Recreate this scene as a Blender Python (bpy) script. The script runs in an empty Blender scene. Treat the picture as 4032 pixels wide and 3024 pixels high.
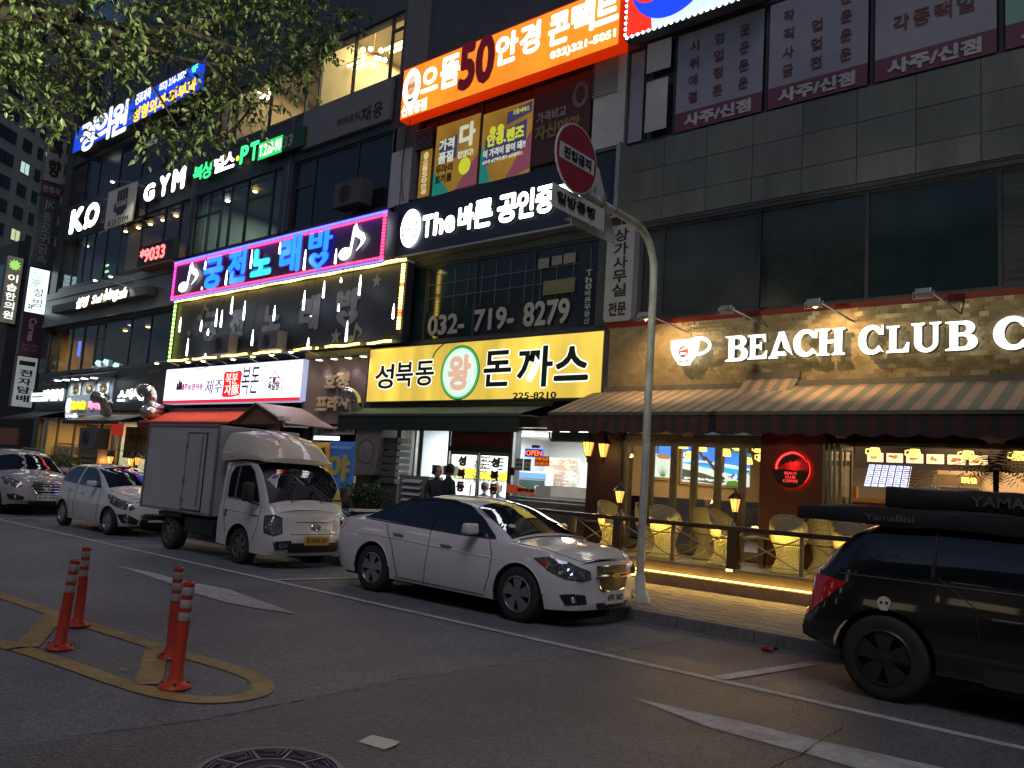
import bpy, bmesh, math, random
from mathutils import Vector, Matrix, noise
from math import sin, cos, pi, radians as R, sqrt, atan2, hypot
random.seed(7)
SC = bpy.context.scene
COL = SC.collection
# ------------------------------------------------------------------ camera
FPX, CH = 3200.0, 1.67
CX = Vector((-0.763, 0.0, 0.0))
def _basis():
 v = Vector((-1785 - 2016, 1644 - 1512, FPX)).normalized()
 X = -v
 h = Vector((1, math.tan(R(3.8)), 0))
 up = v.cross(h).normalized()
 if up.y > 0: up = -up
 Y = up.cross(X).normalized()
 if Y.z < 0: Y = -Y
 return X, Y, up
BX, BY, BU = _basis()
def ray(px, py):
 r = Vector((px - 2016, py - 1512, FPX)) / FPX
 return Vector((r.dot(BX), r.dot(BY), r.dot(BU)))
def P(px, py, Y):
 d = ray(px, py); t = Y / d.y
 return Vector((d.x * t, Y, CH + d.z * t))
def G(px, py, z=0.0):
 d = ray(px, py); t = (z - CH) / d.z
 return Vector((d.x * t, d.y * t, z))
def px_plane(x, px, py): d = ray(px, py); k = x / d.x; return (d.y * k, CH + d.z * k)
cam_d = bpy.data.cameras.new('camera'); cam = bpy.data.objects.new('camera', cam_d); COL.objects.link(cam)
right = Vector((BX.x, BY.x, BU.x)); down = Vector((BX.y, BY.y, BU.y)); fwd = Vector((BX.z, BY.z, BU.z))
m = Matrix.Identity(4)
for i in range(3):
 m[i][0] = right[i]; m[i][1] = -down[i]; m[i][2] = -fwd[i]
m[2][3] = CH
cam.matrix_world = m
cam_d.sensor_width = 36; cam_d.lens = 36 * FPX / 4032; cam_d.clip_start = 0.05; cam_d.clip_end = 1500
SC.camera = cam
# ------------------------------------------------------------------ world, sun, exposure
W = bpy.data.worlds.new('World'); SC.world = W; W.use_nodes = True
nt = W.node_tree; nt.nodes.clear()
sky = nt.nodes.new('ShaderNodeTexSky'); sky.sky_type = 'NISHITA'; sky.sun_disc = False
sky.sun_elevation = R(32); sky.sun_rotation = R(200); sky.air_density = 1.0; sky.dust_density = 0.2; sky.ozone_density = 4.0
bgn = nt.nodes.new('ShaderNodeBackground'); bgn.inputs[1].default_value = 0.019
wo = nt.nodes.new('ShaderNodeOutputWorld')
nt.links.new(sky.outputs[0], bgn.inputs[0]); nt.links.new(bgn.outputs[0], wo.inputs[0])
sd = bpy.data.lights.new('sun', 'SUN'); sd.energy = 0.62; sd.angle = R(30); sd.color = (0.98, 0.92, 1.0)
sun = bpy.data.objects.new('sun', sd); COL.objects.link(sun)
sun.rotation_euler = Vector((-0.36, 0.42, -0.83)).to_track_quat('-Z', 'Y').to_euler()
SC.view_settings.view_transform = 'Standard'; SC.view_settings.look = 'None'
SC.view_settings.exposure = 0.3; SC.view_settings.gamma = 1.0; SC.view_settings.use_curve_mapping = False
SC.render.engine = 'CYCLES'
SC.cycles.use_denoising = True
SC.cycles.max_bounces = 6; SC.cycles.diffuse_bounces = 2; SC.cycles.glossy_bounces = 3
SC.cycles.transparent_max_bounces = 10; SC.cycles.transmission_bounces = 4
SC.cycles.sample_clamp_indirect = 3.0; SC.cycles.sample_clamp_direct = 0
SC.cycles.caustics_reflective = False; SC.cycles.caustics_refractive = False
SC.cycles.use_light_tree = True
# ------------------------------------------------------------------ materials
MATS = {}
def mat(name, col=(.5, .5, .5), rough=.6, metal=0., var=.12, scale=6., bump=0., bscale=60., emit=None, es=0., coat=0., spec=.5, evar=0., stretch=None, dirt=0.):
 if name in MATS: return MATS[name]
 m = bpy.data.materials.new(name); m.use_nodes = True; MATS[name] = m
 n = m.node_tree; b = n.nodes['Principled BSDF']; L = n.links.new
 def N(t, **k):
  q = n.nodes.new(t)
  for a, v in k.items(): q.inputs[a].default_value = v
  return q
 tc = n.nodes.new('ShaderNodeTexCoord'); src = tc.outputs['Object']
 if stretch:
  mp = n.nodes.new('ShaderNodeMapping'); mp.inputs['Scale'].default_value = stretch; L(src, mp.inputs[0]); src = mp.outputs[0]
 b.inputs['Roughness'].default_value = rough; b.inputs['Metallic'].default_value = metal
 b.inputs['Specular IOR Level'].default_value = spec
 b.inputs['Coat Weight'].default_value = coat; b.inputs['Coat Roughness'].default_value = .04
 b.inputs['Base Color'].default_value = (*col, 1)
 if var > 0:
  nz = N('ShaderNodeTexNoise', Scale=scale, Detail=6., Roughness=.6); L(src, nz.inputs['Vector'])
  mr = n.nodes.new('ShaderNodeMapRange'); mr.inputs[1].default_value = .3; mr.inputs[2].default_value = .7
  mr.inputs[3].default_value = 1 - var; mr.inputs[4].default_value = 1 + var; L(nz.outputs['Fac'], mr.inputs[0])
  vm = n.nodes.new('ShaderNodeVectorMath'); vm.operation = 'SCALE'; vm.inputs[0].default_value = col
  L(mr.outputs[0], vm.inputs['Scale']); out = vm.outputs[0]
  if dirt > 0:
   n2 = N('ShaderNodeTexNoise', Scale=scale * .23, Detail=8., Roughness=.7); L(src, n2.inputs['Vector'])
   m2 = n.nodes.new('ShaderNodeMapRange'); m2.inputs[1].default_value = .45; m2.inputs[2].default_value = .7
   m2.inputs[3].default_value = 1; m2.inputs[4].default_value = 1 - dirt; L(n2.outputs['Fac'], m2.inputs[0])
   v2 = n.nodes.new('ShaderNodeVectorMath'); v2.operation = 'SCALE'; L(out, v2.inputs[0]); L(m2.outputs[0], v2.inputs['Scale']); out = v2.outputs[0]
  L(out, b.inputs['Base Color'])
  mr2 = n.nodes.new('ShaderNodeMapRange'); mr2.inputs[3].default_value = max(rough - .06, .02); mr2.inputs[4].default_value = min(rough + .08, 1)
  L(nz.outputs['Fac'], mr2.inputs[0]); L(mr2.outputs[0], b.inputs['Roughness'])
 if bump > 0:
  nb = N('ShaderNodeTexNoise', Scale=bscale, Detail=4.); L(src, nb.inputs['Vector'])
  bp = n.nodes.new('ShaderNodeBump'); bp.inputs['Strength'].default_value = bump; bp.inputs['Distance'].default_value = .01
  L(nb.outputs['Fac'], bp.inputs['Height']); L(bp.outputs[0], b.inputs['Normal'])
 if es > 0:
  e = emit or col
  b.inputs['Emission Color'].default_value = (*e, 1); b.inputs['Emission Strength'].default_value = es
  if evar > 0:
   ne = N('ShaderNodeTexNoise', Scale=1.0, Detail=3.); L(src, ne.inputs['Vector'])
   me = n.nodes.new('ShaderNodeMapRange'); me.inputs[1].default_value = .3; me.inputs[2].default_value = .7
   me.inputs[3].default_value = es * (1 - evar); me.inputs[4].default_value = es * (1 + evar); L(ne.outputs['Fac'], me.inputs[0])
   L(me.outputs[0], b.inputs['Emission Strength'])
 return m
def em(name, col, es, samp=True, evar=0., stretch=None):
 m = mat(name, tuple(c * .5 for c in col), rough=.5, var=0, emit=col, es=es, evar=evar, stretch=stretch)
 if not samp: m.cycles.emission_sampling = 'NONE'
 return m
def glass(name='window_glass', tint=(.9, .95, .93), refl=.08, rough=.01):
 if name in MATS: return MATS[name]
 m = bpy.data.materials.new(name); m.use_nodes = True; MATS[name] = m
 n = m.node_tree; n.nodes.clear()
 o = n.nodes.new('ShaderNodeOutputMaterial'); t = n.nodes.new('ShaderNodeBsdfTransparent'); t.inputs[0].default_value = (*tint, 1)
 g = n.nodes.new('ShaderNodeBsdfGlossy'); g.inputs['Roughness'].default_value = rough; g.inputs[0].default_value = (.9, .95, 1, 1)
 x = n.nodes.new('ShaderNodeMixShader'); f = n.nodes.new('ShaderNodeFresnel'); f.inputs[0].default_value = 1.5
 a = n.nodes.new('ShaderNodeMath'); a.operation = 'ADD'; a.inputs[1].default_value = refl - .04
 ge = n.nodes.new('ShaderNodeNewGeometry'); s_ = n.nodes.new('ShaderNodeMath'); s_.operation = 'SUBTRACT'; s_.inputs[0].default_value = 1; n.links.new(ge.outputs['Backfacing'], s_.inputs[1])
 mu = n.nodes.new('ShaderNodeMath'); mu.operation = 'MULTIPLY'; mu.use_clamp = True; n.links.new(s_.outputs[0], mu.inputs[1]); n.links.new(a.outputs[0], mu.inputs[0])
 n.links.new(f.outputs[0], a.inputs[0]); n.links.new(mu.outputs[0], x.inputs[0])
 n.links.new(t.outputs[0], x.inputs[1]); n.links.new(g.outputs[0], x.inputs[2]); n.links.new(x.outputs[0], o.inputs[0])
 return m
# ------------------------------------------------------------------ objects
ORG = {}
def org(o):
 return ORG.get(o.name, Vector((0, 0, 0))) if o else Vector((0, 0, 0))
def tag(o, label=None, cat=None, group=None, kind=None):
 if label: o['label'] = label
 if cat: o['category'] = cat
 if group: o['group'] = group
 if kind: o['kind'] = kind
 return o
def thing(name, label, cat, loc=(0, 0, 0), group=None, rz=0):
 o = bpy.data.objects.new(name, None); COL.objects.link(o); o.location = loc; o.rotation_euler[2] = rz
 o.empty_display_size = .2
 ORG[o.name] = Vector(loc); tag(o, label, cat, group)
 return o
class M:
 """mesh collector; coordinates are world coordinates unless built under a local thing"""
 def __init__(s): s.v = []; s.f = []; s.mi = []; s.uv = None
 def add(s, vs, fs, mi=0):
  k = len(s.v); s.v += [tuple(v) for v in vs]; s.f += [tuple(i + k for i in f) for f in fs]; s.mi += [mi] * len(fs); return s
 def box(s, x0, x1, y0, y1, z0, z1, mi=0):
  return s.add([(x0, y0, z0), (x1, y0, z0), (x1, y1, z0), (x0, y1, z0), (x0, y0, z1), (x1, y0, z1), (x1, y1, z1), (x0, y1, z1)],
                     [(0, 3, 2, 1), (4, 5, 6, 7), (0, 1, 5, 4), (1, 2, 6, 5), (2, 3, 7, 6), (3, 0, 4, 7)], mi)
 def quad(s, a, b, c, d, mi=0): return s.add([a, b, c, d], [(0, 1, 2, 3)], mi)
 def prism(s, pts, y0, y1, mi=0, plane='xz'):
  n = len(pts)
  if plane == 'xz': f = lambda p, d: (p[0], d, p[1])
  elif plane == 'yz': f = lambda p, d: (d, p[0], p[1])
  else: f = lambda p, d: (p[0], p[1], d)
  return s.add([f(p, y0) for p in pts] + [f(p, y1) for p in pts],
                     [tuple(range(n)), tuple(range(2 * n - 1, n - 1, -1))] + [(i, i + n, (i + 1) % n + n, (i + 1) % n) for i in range(n)], mi)
 def tube(s, path, r, n=8, mi=0, caps=True):
  path = [Vector(p) for p in path]; k0 = len(s.v); rr = r if isinstance(r, (list, tuple)) else [r] * len(path)
  prev = None
  for i, p in enumerate(path):
   t = (path[min(i + 1, len(path) - 1)] - path[max(i - 1, 0)]).normalized()
   if prev is None:
    a = Vector((0, 0, 1)) if abs(t.z) < .9 else Vector((1, 0, 0)); u = t.cross(a).normalized()
   else: u = (prev - t * prev.dot(t)).normalized()
   prev = u; w = t.cross(u)
   for j in range(n):
    q = p + (u * cos(2 * pi * j / n) + w * sin(2 * pi * j / n)) * rr[i]; s.v.append(tuple(q))
  for i in range(len(path) - 1):
   for j in range(n):
    a = k0 + i * n + j; b = k0 + i * n + (j + 1) % n
    s.f.append((a, b, b + n, a + n)); s.mi.append(mi)
  if caps:
   s.f.append(tuple(k0 + j for j in range(n))[::-1]); s.mi.append(mi)
   e = k0 + (len(path) - 1) * n; s.f.append(tuple(e + j for j in range(n))); s.mi.append(mi)
  return s
 def lathe(s, prof, c=(0, 0, 0), n=20, mi=0, axis='z', squash=1., a0=0, a1=2 * pi):
  k0 = len(s.v); full = abs(a1 - a0 - 2 * pi) < 1e-6; m_ = n if full else n + 1
  for r, z in prof:
   for j in range(m_):
    a = a0 + (a1 - a0) * j / n; q = (r * cos(a), r * sin(a) * squash, z)
    if axis == 'y': q = (q[0], q[2], q[1])
    elif axis == 'x': q = (q[2], q[0], q[1])
    s.v.append((q[0] + c[0], q[1] + c[1], q[2] + c[2]))
  for i in range(len(prof) - 1):
   for j in range(n):
    a = k0 + i * m_ + j; b = k0 + i * m_ + (j + 1) % m_
    s.f.append((a, b, b + m_, a + m_)); s.mi.append(mi)
  return s
 def build(s, name, mt, parent=None, smooth=False, bevel=0., label=None, kind=None, local=False, cat=None, group=None, solid=0):
  me = bpy.data.meshes.new(name); o_ = Vector((0, 0, 0)) if local else org(parent)
  me.from_pydata([(v[0] - o_.x, v[1] - o_.y, v[2] - o_.z) for v in s.v], [], s.f)
  ms = mt if isinstance(mt, (list, tuple)) else [mt]
  for q in ms: me.materials.append(q)
  if len(ms) > 1: me.polygons.foreach_set('material_index', s.mi)
  b = bmesh.new(); b.from_mesh(me); bmesh.ops.recalc_face_normals(b, faces=b.faces[:]); b.to_mesh(me); b.free()
  if smooth:
   me.polygons.foreach_set('use_smooth', [True] * len(me.polygons))
   if smooth == 'auto':
    me.set_sharp_from_angle(angle=R(35))
  me.update()
  o = bpy.data.objects.new(name, me); COL.objects.link(o)
  if parent: o.parent = parent
  ORG[o.name] = o_ if not local else Vector((0, 0, 0))
  if bevel > 0:
   bv = o.modifiers.new('bevel', 'BEVEL'); bv.width = bevel; bv.segments = 2; bv.limit_method = 'ANGLE'
  if solid:
   sm = o.modifiers.new('solid', 'SOLIDIFY'); sm.thickness = solid; sm.offset = 0
  tag(o, label, cat, group, kind)
  return o
def box(name, x0, x1, y0, y1, z0, z1, mt, parent=None, bevel=0., **k):
 return M().box(x0, x1, y0, y1, z0, z1).build(name, mt, parent, bevel=bevel, **k)
def copy_tree(o, parent=None):
 c = o.copy(); COL.objects.link(c); c.parent = parent; ORG[c.name] = org(o)
 for ch in list(o.children): copy_tree(ch, c)
 return c
def text(s, bx, Y, mt, parent=None, name='lettering', depth=.01, bold=0., shear=0., plane='y', mirror=False, kind=None, label=None, fit=True, rot=0):
 """lettering that fills the rectangle bx=(x0,x1,z0,z1) on the plane y=Y (or x=Y), facing the street"""
 c = bpy.data.curves.new(name, 'FONT'); c.body = s; c.size = 1; c.offset = bold if bold < .03 else 0; c.resolution_u = 3; c.shear = shear; c.extrude = .05
 o = bpy.data.objects.new('t', c)
 me = bpy.data.meshes.new_from_object(o)
 bpy.data.objects.remove(o); bpy.data.curves.remove(c)
 if not me.vertices: return None
 vs = [v.co.copy() for v in me.vertices]
 if rot: vs = [Vector((v.y, -v.x, v.z)) for v in vs]
 if bold >= .03:
  nv = len(vs); ff = [tuple(p.vertices) for p in me.polygons]; V2 = []; F2 = []
  for k in range(9):
   dx, dy = (0, 0) if k == 8 else (bold * cos(pi * k / 4), bold * sin(pi * k / 4))
   V2 += [Vector((v.x + dx, v.y + dy, v.z * (1 - .01 * k))) for v in vs]; F2 += [tuple(i + k * nv for i in f) for f in ff]
  me.clear_geometry(); me.from_pydata(V2, [], F2); vs = V2
 a0, a1 = min(v.x for v in vs), max(v.x for v in vs); b0, b1 = min(v.y for v in vs), max(v.y for v in vs)
 x0, x1, z0, z1 = bx; og = org(parent)
 for i, v in enumerate(vs):
  u = x0 + (v.x - a0) / max(a1 - a0, 1e-6) * (x1 - x0); w = z0 + (v.y - b0) / max(b1 - b0, 1e-6) * (z1 - z0); d = (v.z / .05) * depth / 2
  if mirror: u = x0 + x1 - u
  q = Vector((u, Y - depth / 2 - d, w)) if plane == 'y' else Vector((Y + depth / 2 + d, u, w))
  me.vertices[i].co = q - og
 me.materials.clear(); me.materials.append(mt); me.update(); me.name = name
 ob = bpy.data.objects.new(name, me); COL.objects.link(ob)
 if parent: ob.parent = parent
 ORG[ob.name] = og; tag(ob, label, kind=kind)
 return ob
def rc(a, b, Y):
 A = P(*a, Y); B = P(*b, Y); return (A.x, B.x, B.z, A.z)
def column(s, x, zt, zb, w, Y, mt, parent, gap=.12, **k):
 """vertical line of characters as one lettering"""
 n = len(s); h = (zt - zb) / n
 for i, ch in enumerate(s):
  text(ch, (x - w / 2, x + w / 2, zt - (i + 1) * h + h * gap / 2, zt - i * h - h * gap / 2), Y, mt, parent, **k)
def spot(name, loc, to, energy, col=(1, .8, .5), size=80, blend=.6, rad=.03, parent=None):
 d = bpy.data.lights.new(name, 'SPOT'); d.energy = energy; d.color = col; d.spot_size = R(size); d.spot_blend = blend; d.shadow_soft_size = rad
 o = bpy.data.objects.new(name, d); COL.objects.link(o); o.location = loc
 o.rotation_euler = (Vector(to) - Vector(loc)).to_track_quat('-Z', 'Y').to_euler()
 if parent: o.parent = parent; o.location = Vector(loc) - org(parent)
 return o
def point(name, loc, energy, col=(1, .8, .5), rad=.05, parent=None):
 d = bpy.data.lights.new(name, 'POINT'); d.energy = energy; d.color = col; d.shadow_soft_size = rad
 o = bpy.data.objects.new(name, d); COL.objects.link(o); o.location = loc
 if parent: o.parent = parent; o.location = Vector(loc) - org(parent)
 return o
def area(name, loc, to, sx, sy, energy, col=(1, 1, 1), parent=None):
 d = bpy.data.lights.new(name, 'AREA'); d.shape = 'RECTANGLE'; d.size = sx; d.size_y = sy; d.energy = energy; d.color = col
 o = bpy.data.objects.new(name, d); COL.objects.link(o); o.location = loc
 o.rotation_euler = (Vector(to) - Vector(loc)).to_track_quat('-Z', 'Y').to_euler()
 if parent: o.parent = parent; o.location = Vector(loc) - org(parent)
 return o
# palette
DARKW = mat('dark_wall_panel', (.05, .056, .068), .4, var=.2, scale=2, dirt=.3)
WALLG = mat('grey_cladding', (.16, .165, .17), .5, var=.12, scale=3, bump=.1, dirt=.3)
FRAME = mat('window_frame_dark', (.03, .033, .038), .4, var=.15)
ALU = mat('aluminium', (.45, .45, .45), .35, metal=.8, var=.12)
DGL = mat('dark_glass', (.012, .018, .022), .06, var=.1, spec=.6)
GL = glass()
BLACK = mat('black_paint', (.015, .015, .017), .45, var=.1)
WHITE = mat('white_print', (.75, .75, .73), .6, var=.05)
STEEL = mat('steel_grey', (.32, .33, .34), .4, metal=.6, var=.2, dirt=.3)
# ------------------------------------------------------------------ road, markings, kerb, pavement
def asphalt(nm, col, sc, dk):
 m = mat(nm, col, .52, var=.22, scale=sc, bump=.0, dirt=dk)
 n = m.node_tree; L = n.links.new; b = n.nodes['Principled BSDF']
 tc = n.nodes.new('ShaderNodeTexCoord')
 v = n.nodes.new('ShaderNodeTexVoronoi'); v.inputs['Scale'].default_value = 55; L(tc.outputs['Object'], v.inputs['Vector'])
 bp = n.nodes.new('ShaderNodeBump'); bp.inputs['Strength'].default_value = .9; bp.inputs['Distance'].default_value = .006
 L(v.outputs['Distance'], bp.inputs['Height']); L(bp.outputs[0], b.inputs['Normal'])
 src = b.inputs['Base Color'].links[0].from_socket
 mr = n.nodes.new('ShaderNodeMapRange'); mr.inputs[1].default_value = 0; mr.inputs[2].default_value = 1; mr.inputs[3].default_value = .55; mr.inputs[4].default_value = 1.7
 L(v.outputs['Color'], mr.inputs[0])
 s = n.nodes.new('ShaderNodeVectorMath'); s.operation = 'SCALE'; L(src, s.inputs[0]); L(mr.outputs[0], s.inputs['Scale']); L(s.outputs[0], b.inputs['Base Color'])
 return m
ASPH = asphalt('asphalt', (.116, .119, .138), 1.1, .34); ASPO = asphalt('asphalt_old', (.104, .101, .108), .8, .4)
def worn(name, col):
 m = mat(name, col, .6, var=.25, scale=14, dirt=.45, bump=.2, bscale=90)
 return m
MW = worn('road_paint_white', (.42, .41, .4)); MY = worn('road_paint_yellow', (.34, .23, .08))
tag(M().quad((-260, -60, 0), (120, -60, 0), (120, 200, 0), (-260, 200, 0)).build('road', ASPH), kind='structure')
# older, darker strip of asphalt on the near side of the seam, laid as its own sheet
seam = [G(*p) for p in [(-900, 3130), (-200, 2985), (300, 2905), (790, 2838), (1150, 2768), (1430, 2712), (1480, 2693), (1640, 2672), (1900, 2630), (2150, 2598), (2500, 2560), (2900, 2480)]]
random.seed(3)
def crack(pts, w, z, name, label=None):
 q = []
 for a, b in zip(pts[:-1], pts[1:]):
  k = max(2, int((b - a).length / .07))
  for i in range(k): q.append(a.lerp(b, i / k) + Vector((random.uniform(-.012, .012), random.uniform(-.014, .014), 0)))
 vs = []; fs = []
 for i, p in enumerate(q):
  t = (q[min(i + 1, len(q) - 1)] - q[max(i - 1, 0)]).normalized(); nn = Vector((-t.y, t.x, 0)) * w * random.uniform(.25, 1.2) / 2
  vs += [(p.x + nn.x, p.y + nn.y, z), (p.x - nn.x, p.y - nn.y, z)]
  if i: fs.append((2 * i - 2, 2 * i, 2 * i + 1, 2 * i - 1))
 o = M().add(vs, fs).build(name, mat('crack_tar', (.012, .012, .012), .8, var=.1)); tag(o, kind='structure'); return o
ob = M().add([(p.x, p.y, .004) for p in seam] + [(30, 2.6, .004), (30, -12, .004), (-60, -12, .004)], [tuple(range(len(seam) + 3))]).build('road_patch', ASPO)
tag(ob, kind='structure')
crack(seam[2:], .014, .009, 'road_crack')
crack([G(*p) for p in [(2990, 3060), (3090, 3005), (3150, 2985), (3235, 2918), (3330, 2868)]], .014, .0135, 'road_crack')
crack([G(*p) for p in [(575, 2562), (640, 2550), (700, 2553)]], .012, .0135, 'road_crack')
def ribbon(pts, w, z, name, mt):
 vs = []; fs = []; pts = [Vector((p[0], p[1], 0)) for p in pts]
 for i, p in enumerate(pts):
  t = (pts[min(i + 1, len(pts) - 1)] - pts[max(i - 1, 0)]).normalized(); nn = Vector((-t.y, t.x, 0)) * w / 2
  vs += [(p.x + nn.x, p.y + nn.y, z), (p.x - nn.x, p.y - nn.y, z)]
  if i: fs.append((2 * i - 2, 2 * i, 2 * i + 1, 2 * i - 1))
 return tag(M().add(vs, fs).build(name, mt), kind='structure')
ribbon([(-90, 7.12), (-20, 7.1), (-3, 7.15), (10, 7.15)], .11, .008, 'parking_line', MW)
for i, x in enumerate((-3.05, -10.25, -15.9, -21.6, -27.6, -33)):
 ribbon([(x - .18, 7.2), (x + .12, 8.75)] if i else [(-3.42, 7.2), (-3.12, 8.7)], .11 if i else .14, .012, 'parking_bay_line', MW)
isl = [(-16, 3.3), (-10.5, 3.58), (-8.3, 3.68), (-7, 3.78), (-6.2, 3.86), (-5.85, 3.87), (-5.6, 3.82), (-5.38, 3.68), (-5.3, 3.5), (-5.34, 3.32), (-5.46, 3.18), (-5.7, 3.07), (-6.2, 2.98), (-6.8, 2.92), (-7.6, 2.82), (-8.5, 2.7), (-16, 1.9)]
def catmull(p, k=6):
 p = [Vector((a[0], a[1])) for a in p]; out = []
 for i in range(len(p) - 1):
  a, b, c, d = p[max(i - 1, 0)], p[i], p[i + 1], p[min(i + 2, len(p) - 1)]
  for j in range(k):
   t = j / k; out.append(.5 * ((2 * b) + (c - a) * t + (2 * a - 5 * b + 4 * c - d) * t * t + (3 * b - a - 3 * c + d) * t ** 3))
 out.append(p[-1]); return out
ribbon(catmull(isl), .17, .008, 'island_outline', MY)
for a, b, w in (((220, 2424), (100, 2552), .2), ((620, 2552), (583, 2700), .19)):
 a, b = G(*a), G(*b); ribbon([(a.x, a.y), (b.x, b.y)], w, .012, 'island_bar', MY)
for pts in ([(450, 2227), (600, 2257), (748, 2296), (800, 2303), (900, 2322), (1010, 2362), (1175, 2421), (1000, 2395), (880, 2372), (760, 2336), (690, 2306), (560, 2262)],
   [(2494, 2751), (2700, 2797), (2900, 2840), (3235, 2922), (3700, 3024), (3900, 3075), (3900, 3130), (3480, 3060), (3160, 2968), (2800, 2870), (2640, 2808)]):
 q = [G(*p) for p in pts]
 tag(M().add([(p.x, p.y, .008) for p in q], [tuple(range(len(q)))]).build('lane_arrow', MW), kind='structure')
# pavement body
PAVE = mat('paving_joint_sand', (.07, .065, .06), .9, var=.2)
tag(box('pavement', -120, 20, 9.46, 60, -.2, .13, PAVE), kind='structure')
kerb = tag(box('kerb_bed', -120, 20, 9.31, 9.46, -.2, -.02, PAVE), kind='structure')
KM = mat('kerb_granite', (.17, .165, .16), .7, var=.25, scale=20, dirt=.35)
kb = M().box(0, .99, 0, .15, -.02, .15)
k0 = kb.build('kerb_stone', KM, kerb, bevel=.012, local=True); k0.location = (-1, 9.31, 0)
for i in range(62):
 c = k0.copy(); COL.objects.link(c); c.location = (3 - i, 9.31 + random.uniform(-.004, .004), 0)
pv = tag(box('pavement_bed', -9.3, 3, 9.47, 12.1, .13, .134, PAVE), kind='structure')
BR = [mat('paving_brick_a', (.24, .2, .16), .75, var=.2, scale=20, dirt=.3), mat('paving_brick_b', (.2, .17, .14), .75, var=.2, scale=20, dirt=.3)]
bricks = []
for r in range(25):
 for c in range(58):
  x = -9.2 + c * .202 + (r % 2) * .1; y = 9.47 + r * .105
  if x < 2.6: bricks.append((x, y))
bricks.sort(key=lambda b: -(b[0] > -6.2 and b[0] < -2.4 and b[1] < 12) * 100 + abs(b[0] + 4.4) + (b[1] - 9.5) * .4)
bm0 = [M().box(0, .197, 0, .1, 0, .02).build('paving_brick', q, pv, local=True) for q in BR]
rest = M()
for i, (x, y) in enumerate(bricks):
 dz = random.uniform(-.0015, .002)
 if i < 300:
  q = bm0[i % 2] if i < 2 else bm0[random.randrange(2)].copy()
  if i >= 2: COL.objects.link(q)
  q.location = (x, y, .131 + dz)
 else: rest.box(x, x + .197, y, y + .1, .131, .151 + dz, random.randrange(2))
rest.build('paving_brick_field', BR, pv, kind='stuff', local=True)
tag(box('pavement_slab_field', -80, -9.31, 9.47, 13.85, .13, .15, mat('paving_far', (.17, .16, .15), .8, var=.25, scale=5, bump=.3)), kind='structure')
# ------------------------------------------------------------------ the commercial building
BLD = thing('commercial_building', 'long dark five storey commercial block covered in lit shop signs', 'building', (-20, 14, 0))
TILE = [mat('stone_tile_grey_%d' % k, c_, .45, var=.14, scale=3, dirt=.3, stretch=(1.6, 1, .22)) for k, c_ in enumerate(((.12, .132, .128), (.108, .12, .118), (.13, .14, .132)))]
def wall(x0, x1, z0, z1, mt=DARKW, y0=13.85, y1=14.2, name='wall'): return box(name, x0, x1, y0, y1, z0, z1, mt, BLD)
BACK = mat('interior_dark', (.03, .03, .035), .8, var=.1)
for z0, z1 in ((4.94, 5.05), (6.96, 7.1), (8.66, 8.84), (11.05, 12.62), (14.55, 14.7), (16.1, 16.6)): wall(-39.5, -16.45, z0, z1)
wall(-39.5, -9.0, 7.1, 8.66); wall(-39.5, -16.45, 14.7, 16.1); wall(-39.5, 6, 18.6, 20, y0=13.9)
wall(-16.45, -9.0, 4.94, 5.0); wall(-16.45, 6, 6.98, 7.1); wall(-16.45, 6, 10.98, 11.05); wall(-16.45, 6, 11.05, 14.2); wall(-16.45, 6, 14.2, 18.6, DARKW)
wall(-9, 6, 4.95, 5.05); wall(-9.0, 6, 7.1, 8.66, y0=13.95)
# piers
PIER = mat('pier_panel_grey', (.12, .12, .125), .5, var=.12, dirt=.2)
for x0, x1, z0, z1, q in ((-39.5, -38.8, 5.05, 18.6, DARKW), (-27.45, -27.1, 8.84, 11.05, DARKW), (-21.75, -21.2, 8.84, 11.05, DARKW), (-16.55, -16.45, 5.05, 18.6, DARKW), (-16.44, -15.5, 12.6, 18.6, PIER),
                          (-16.6, -15.6, 8.84, 11.0, PIER), (-9.95, -9.1, 8.84, 11.0, WALLG), (-9.6, -8.5, 5.0, 7.0, DARKW), (-16.5, -15.9, 5.0, 7.0, DARKW), (-27.9, -27.1, 5.05, 6.96, DARKW), (-26.4, -26.2, 12.62, 14.55, DARKW)):
 wall(x0, x1, z0, z1, q, y0=13.8)
# side walls, roof, floors and back close the volume
box('wall', -39.5, -39.2, 14.2, 30, 0, 20, DARKW, BLD); box('wall', 5.7, 6, 14.2, 30, 0, 20, DARKW, BLD); box('wall', -39.5, 6, 29.7, 30, 0, 20, DARKW, BLD); box('roof', -39.5, 6, 13.9, 30, 20.02, 20.3, DARKW, BLD)
for z in (3.02, 7.02, 8.7, 12.55): box('floor_slab', -39.2, 5.7, 14.22, 29.7, z, z + .05, BACK, BLD)
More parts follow.
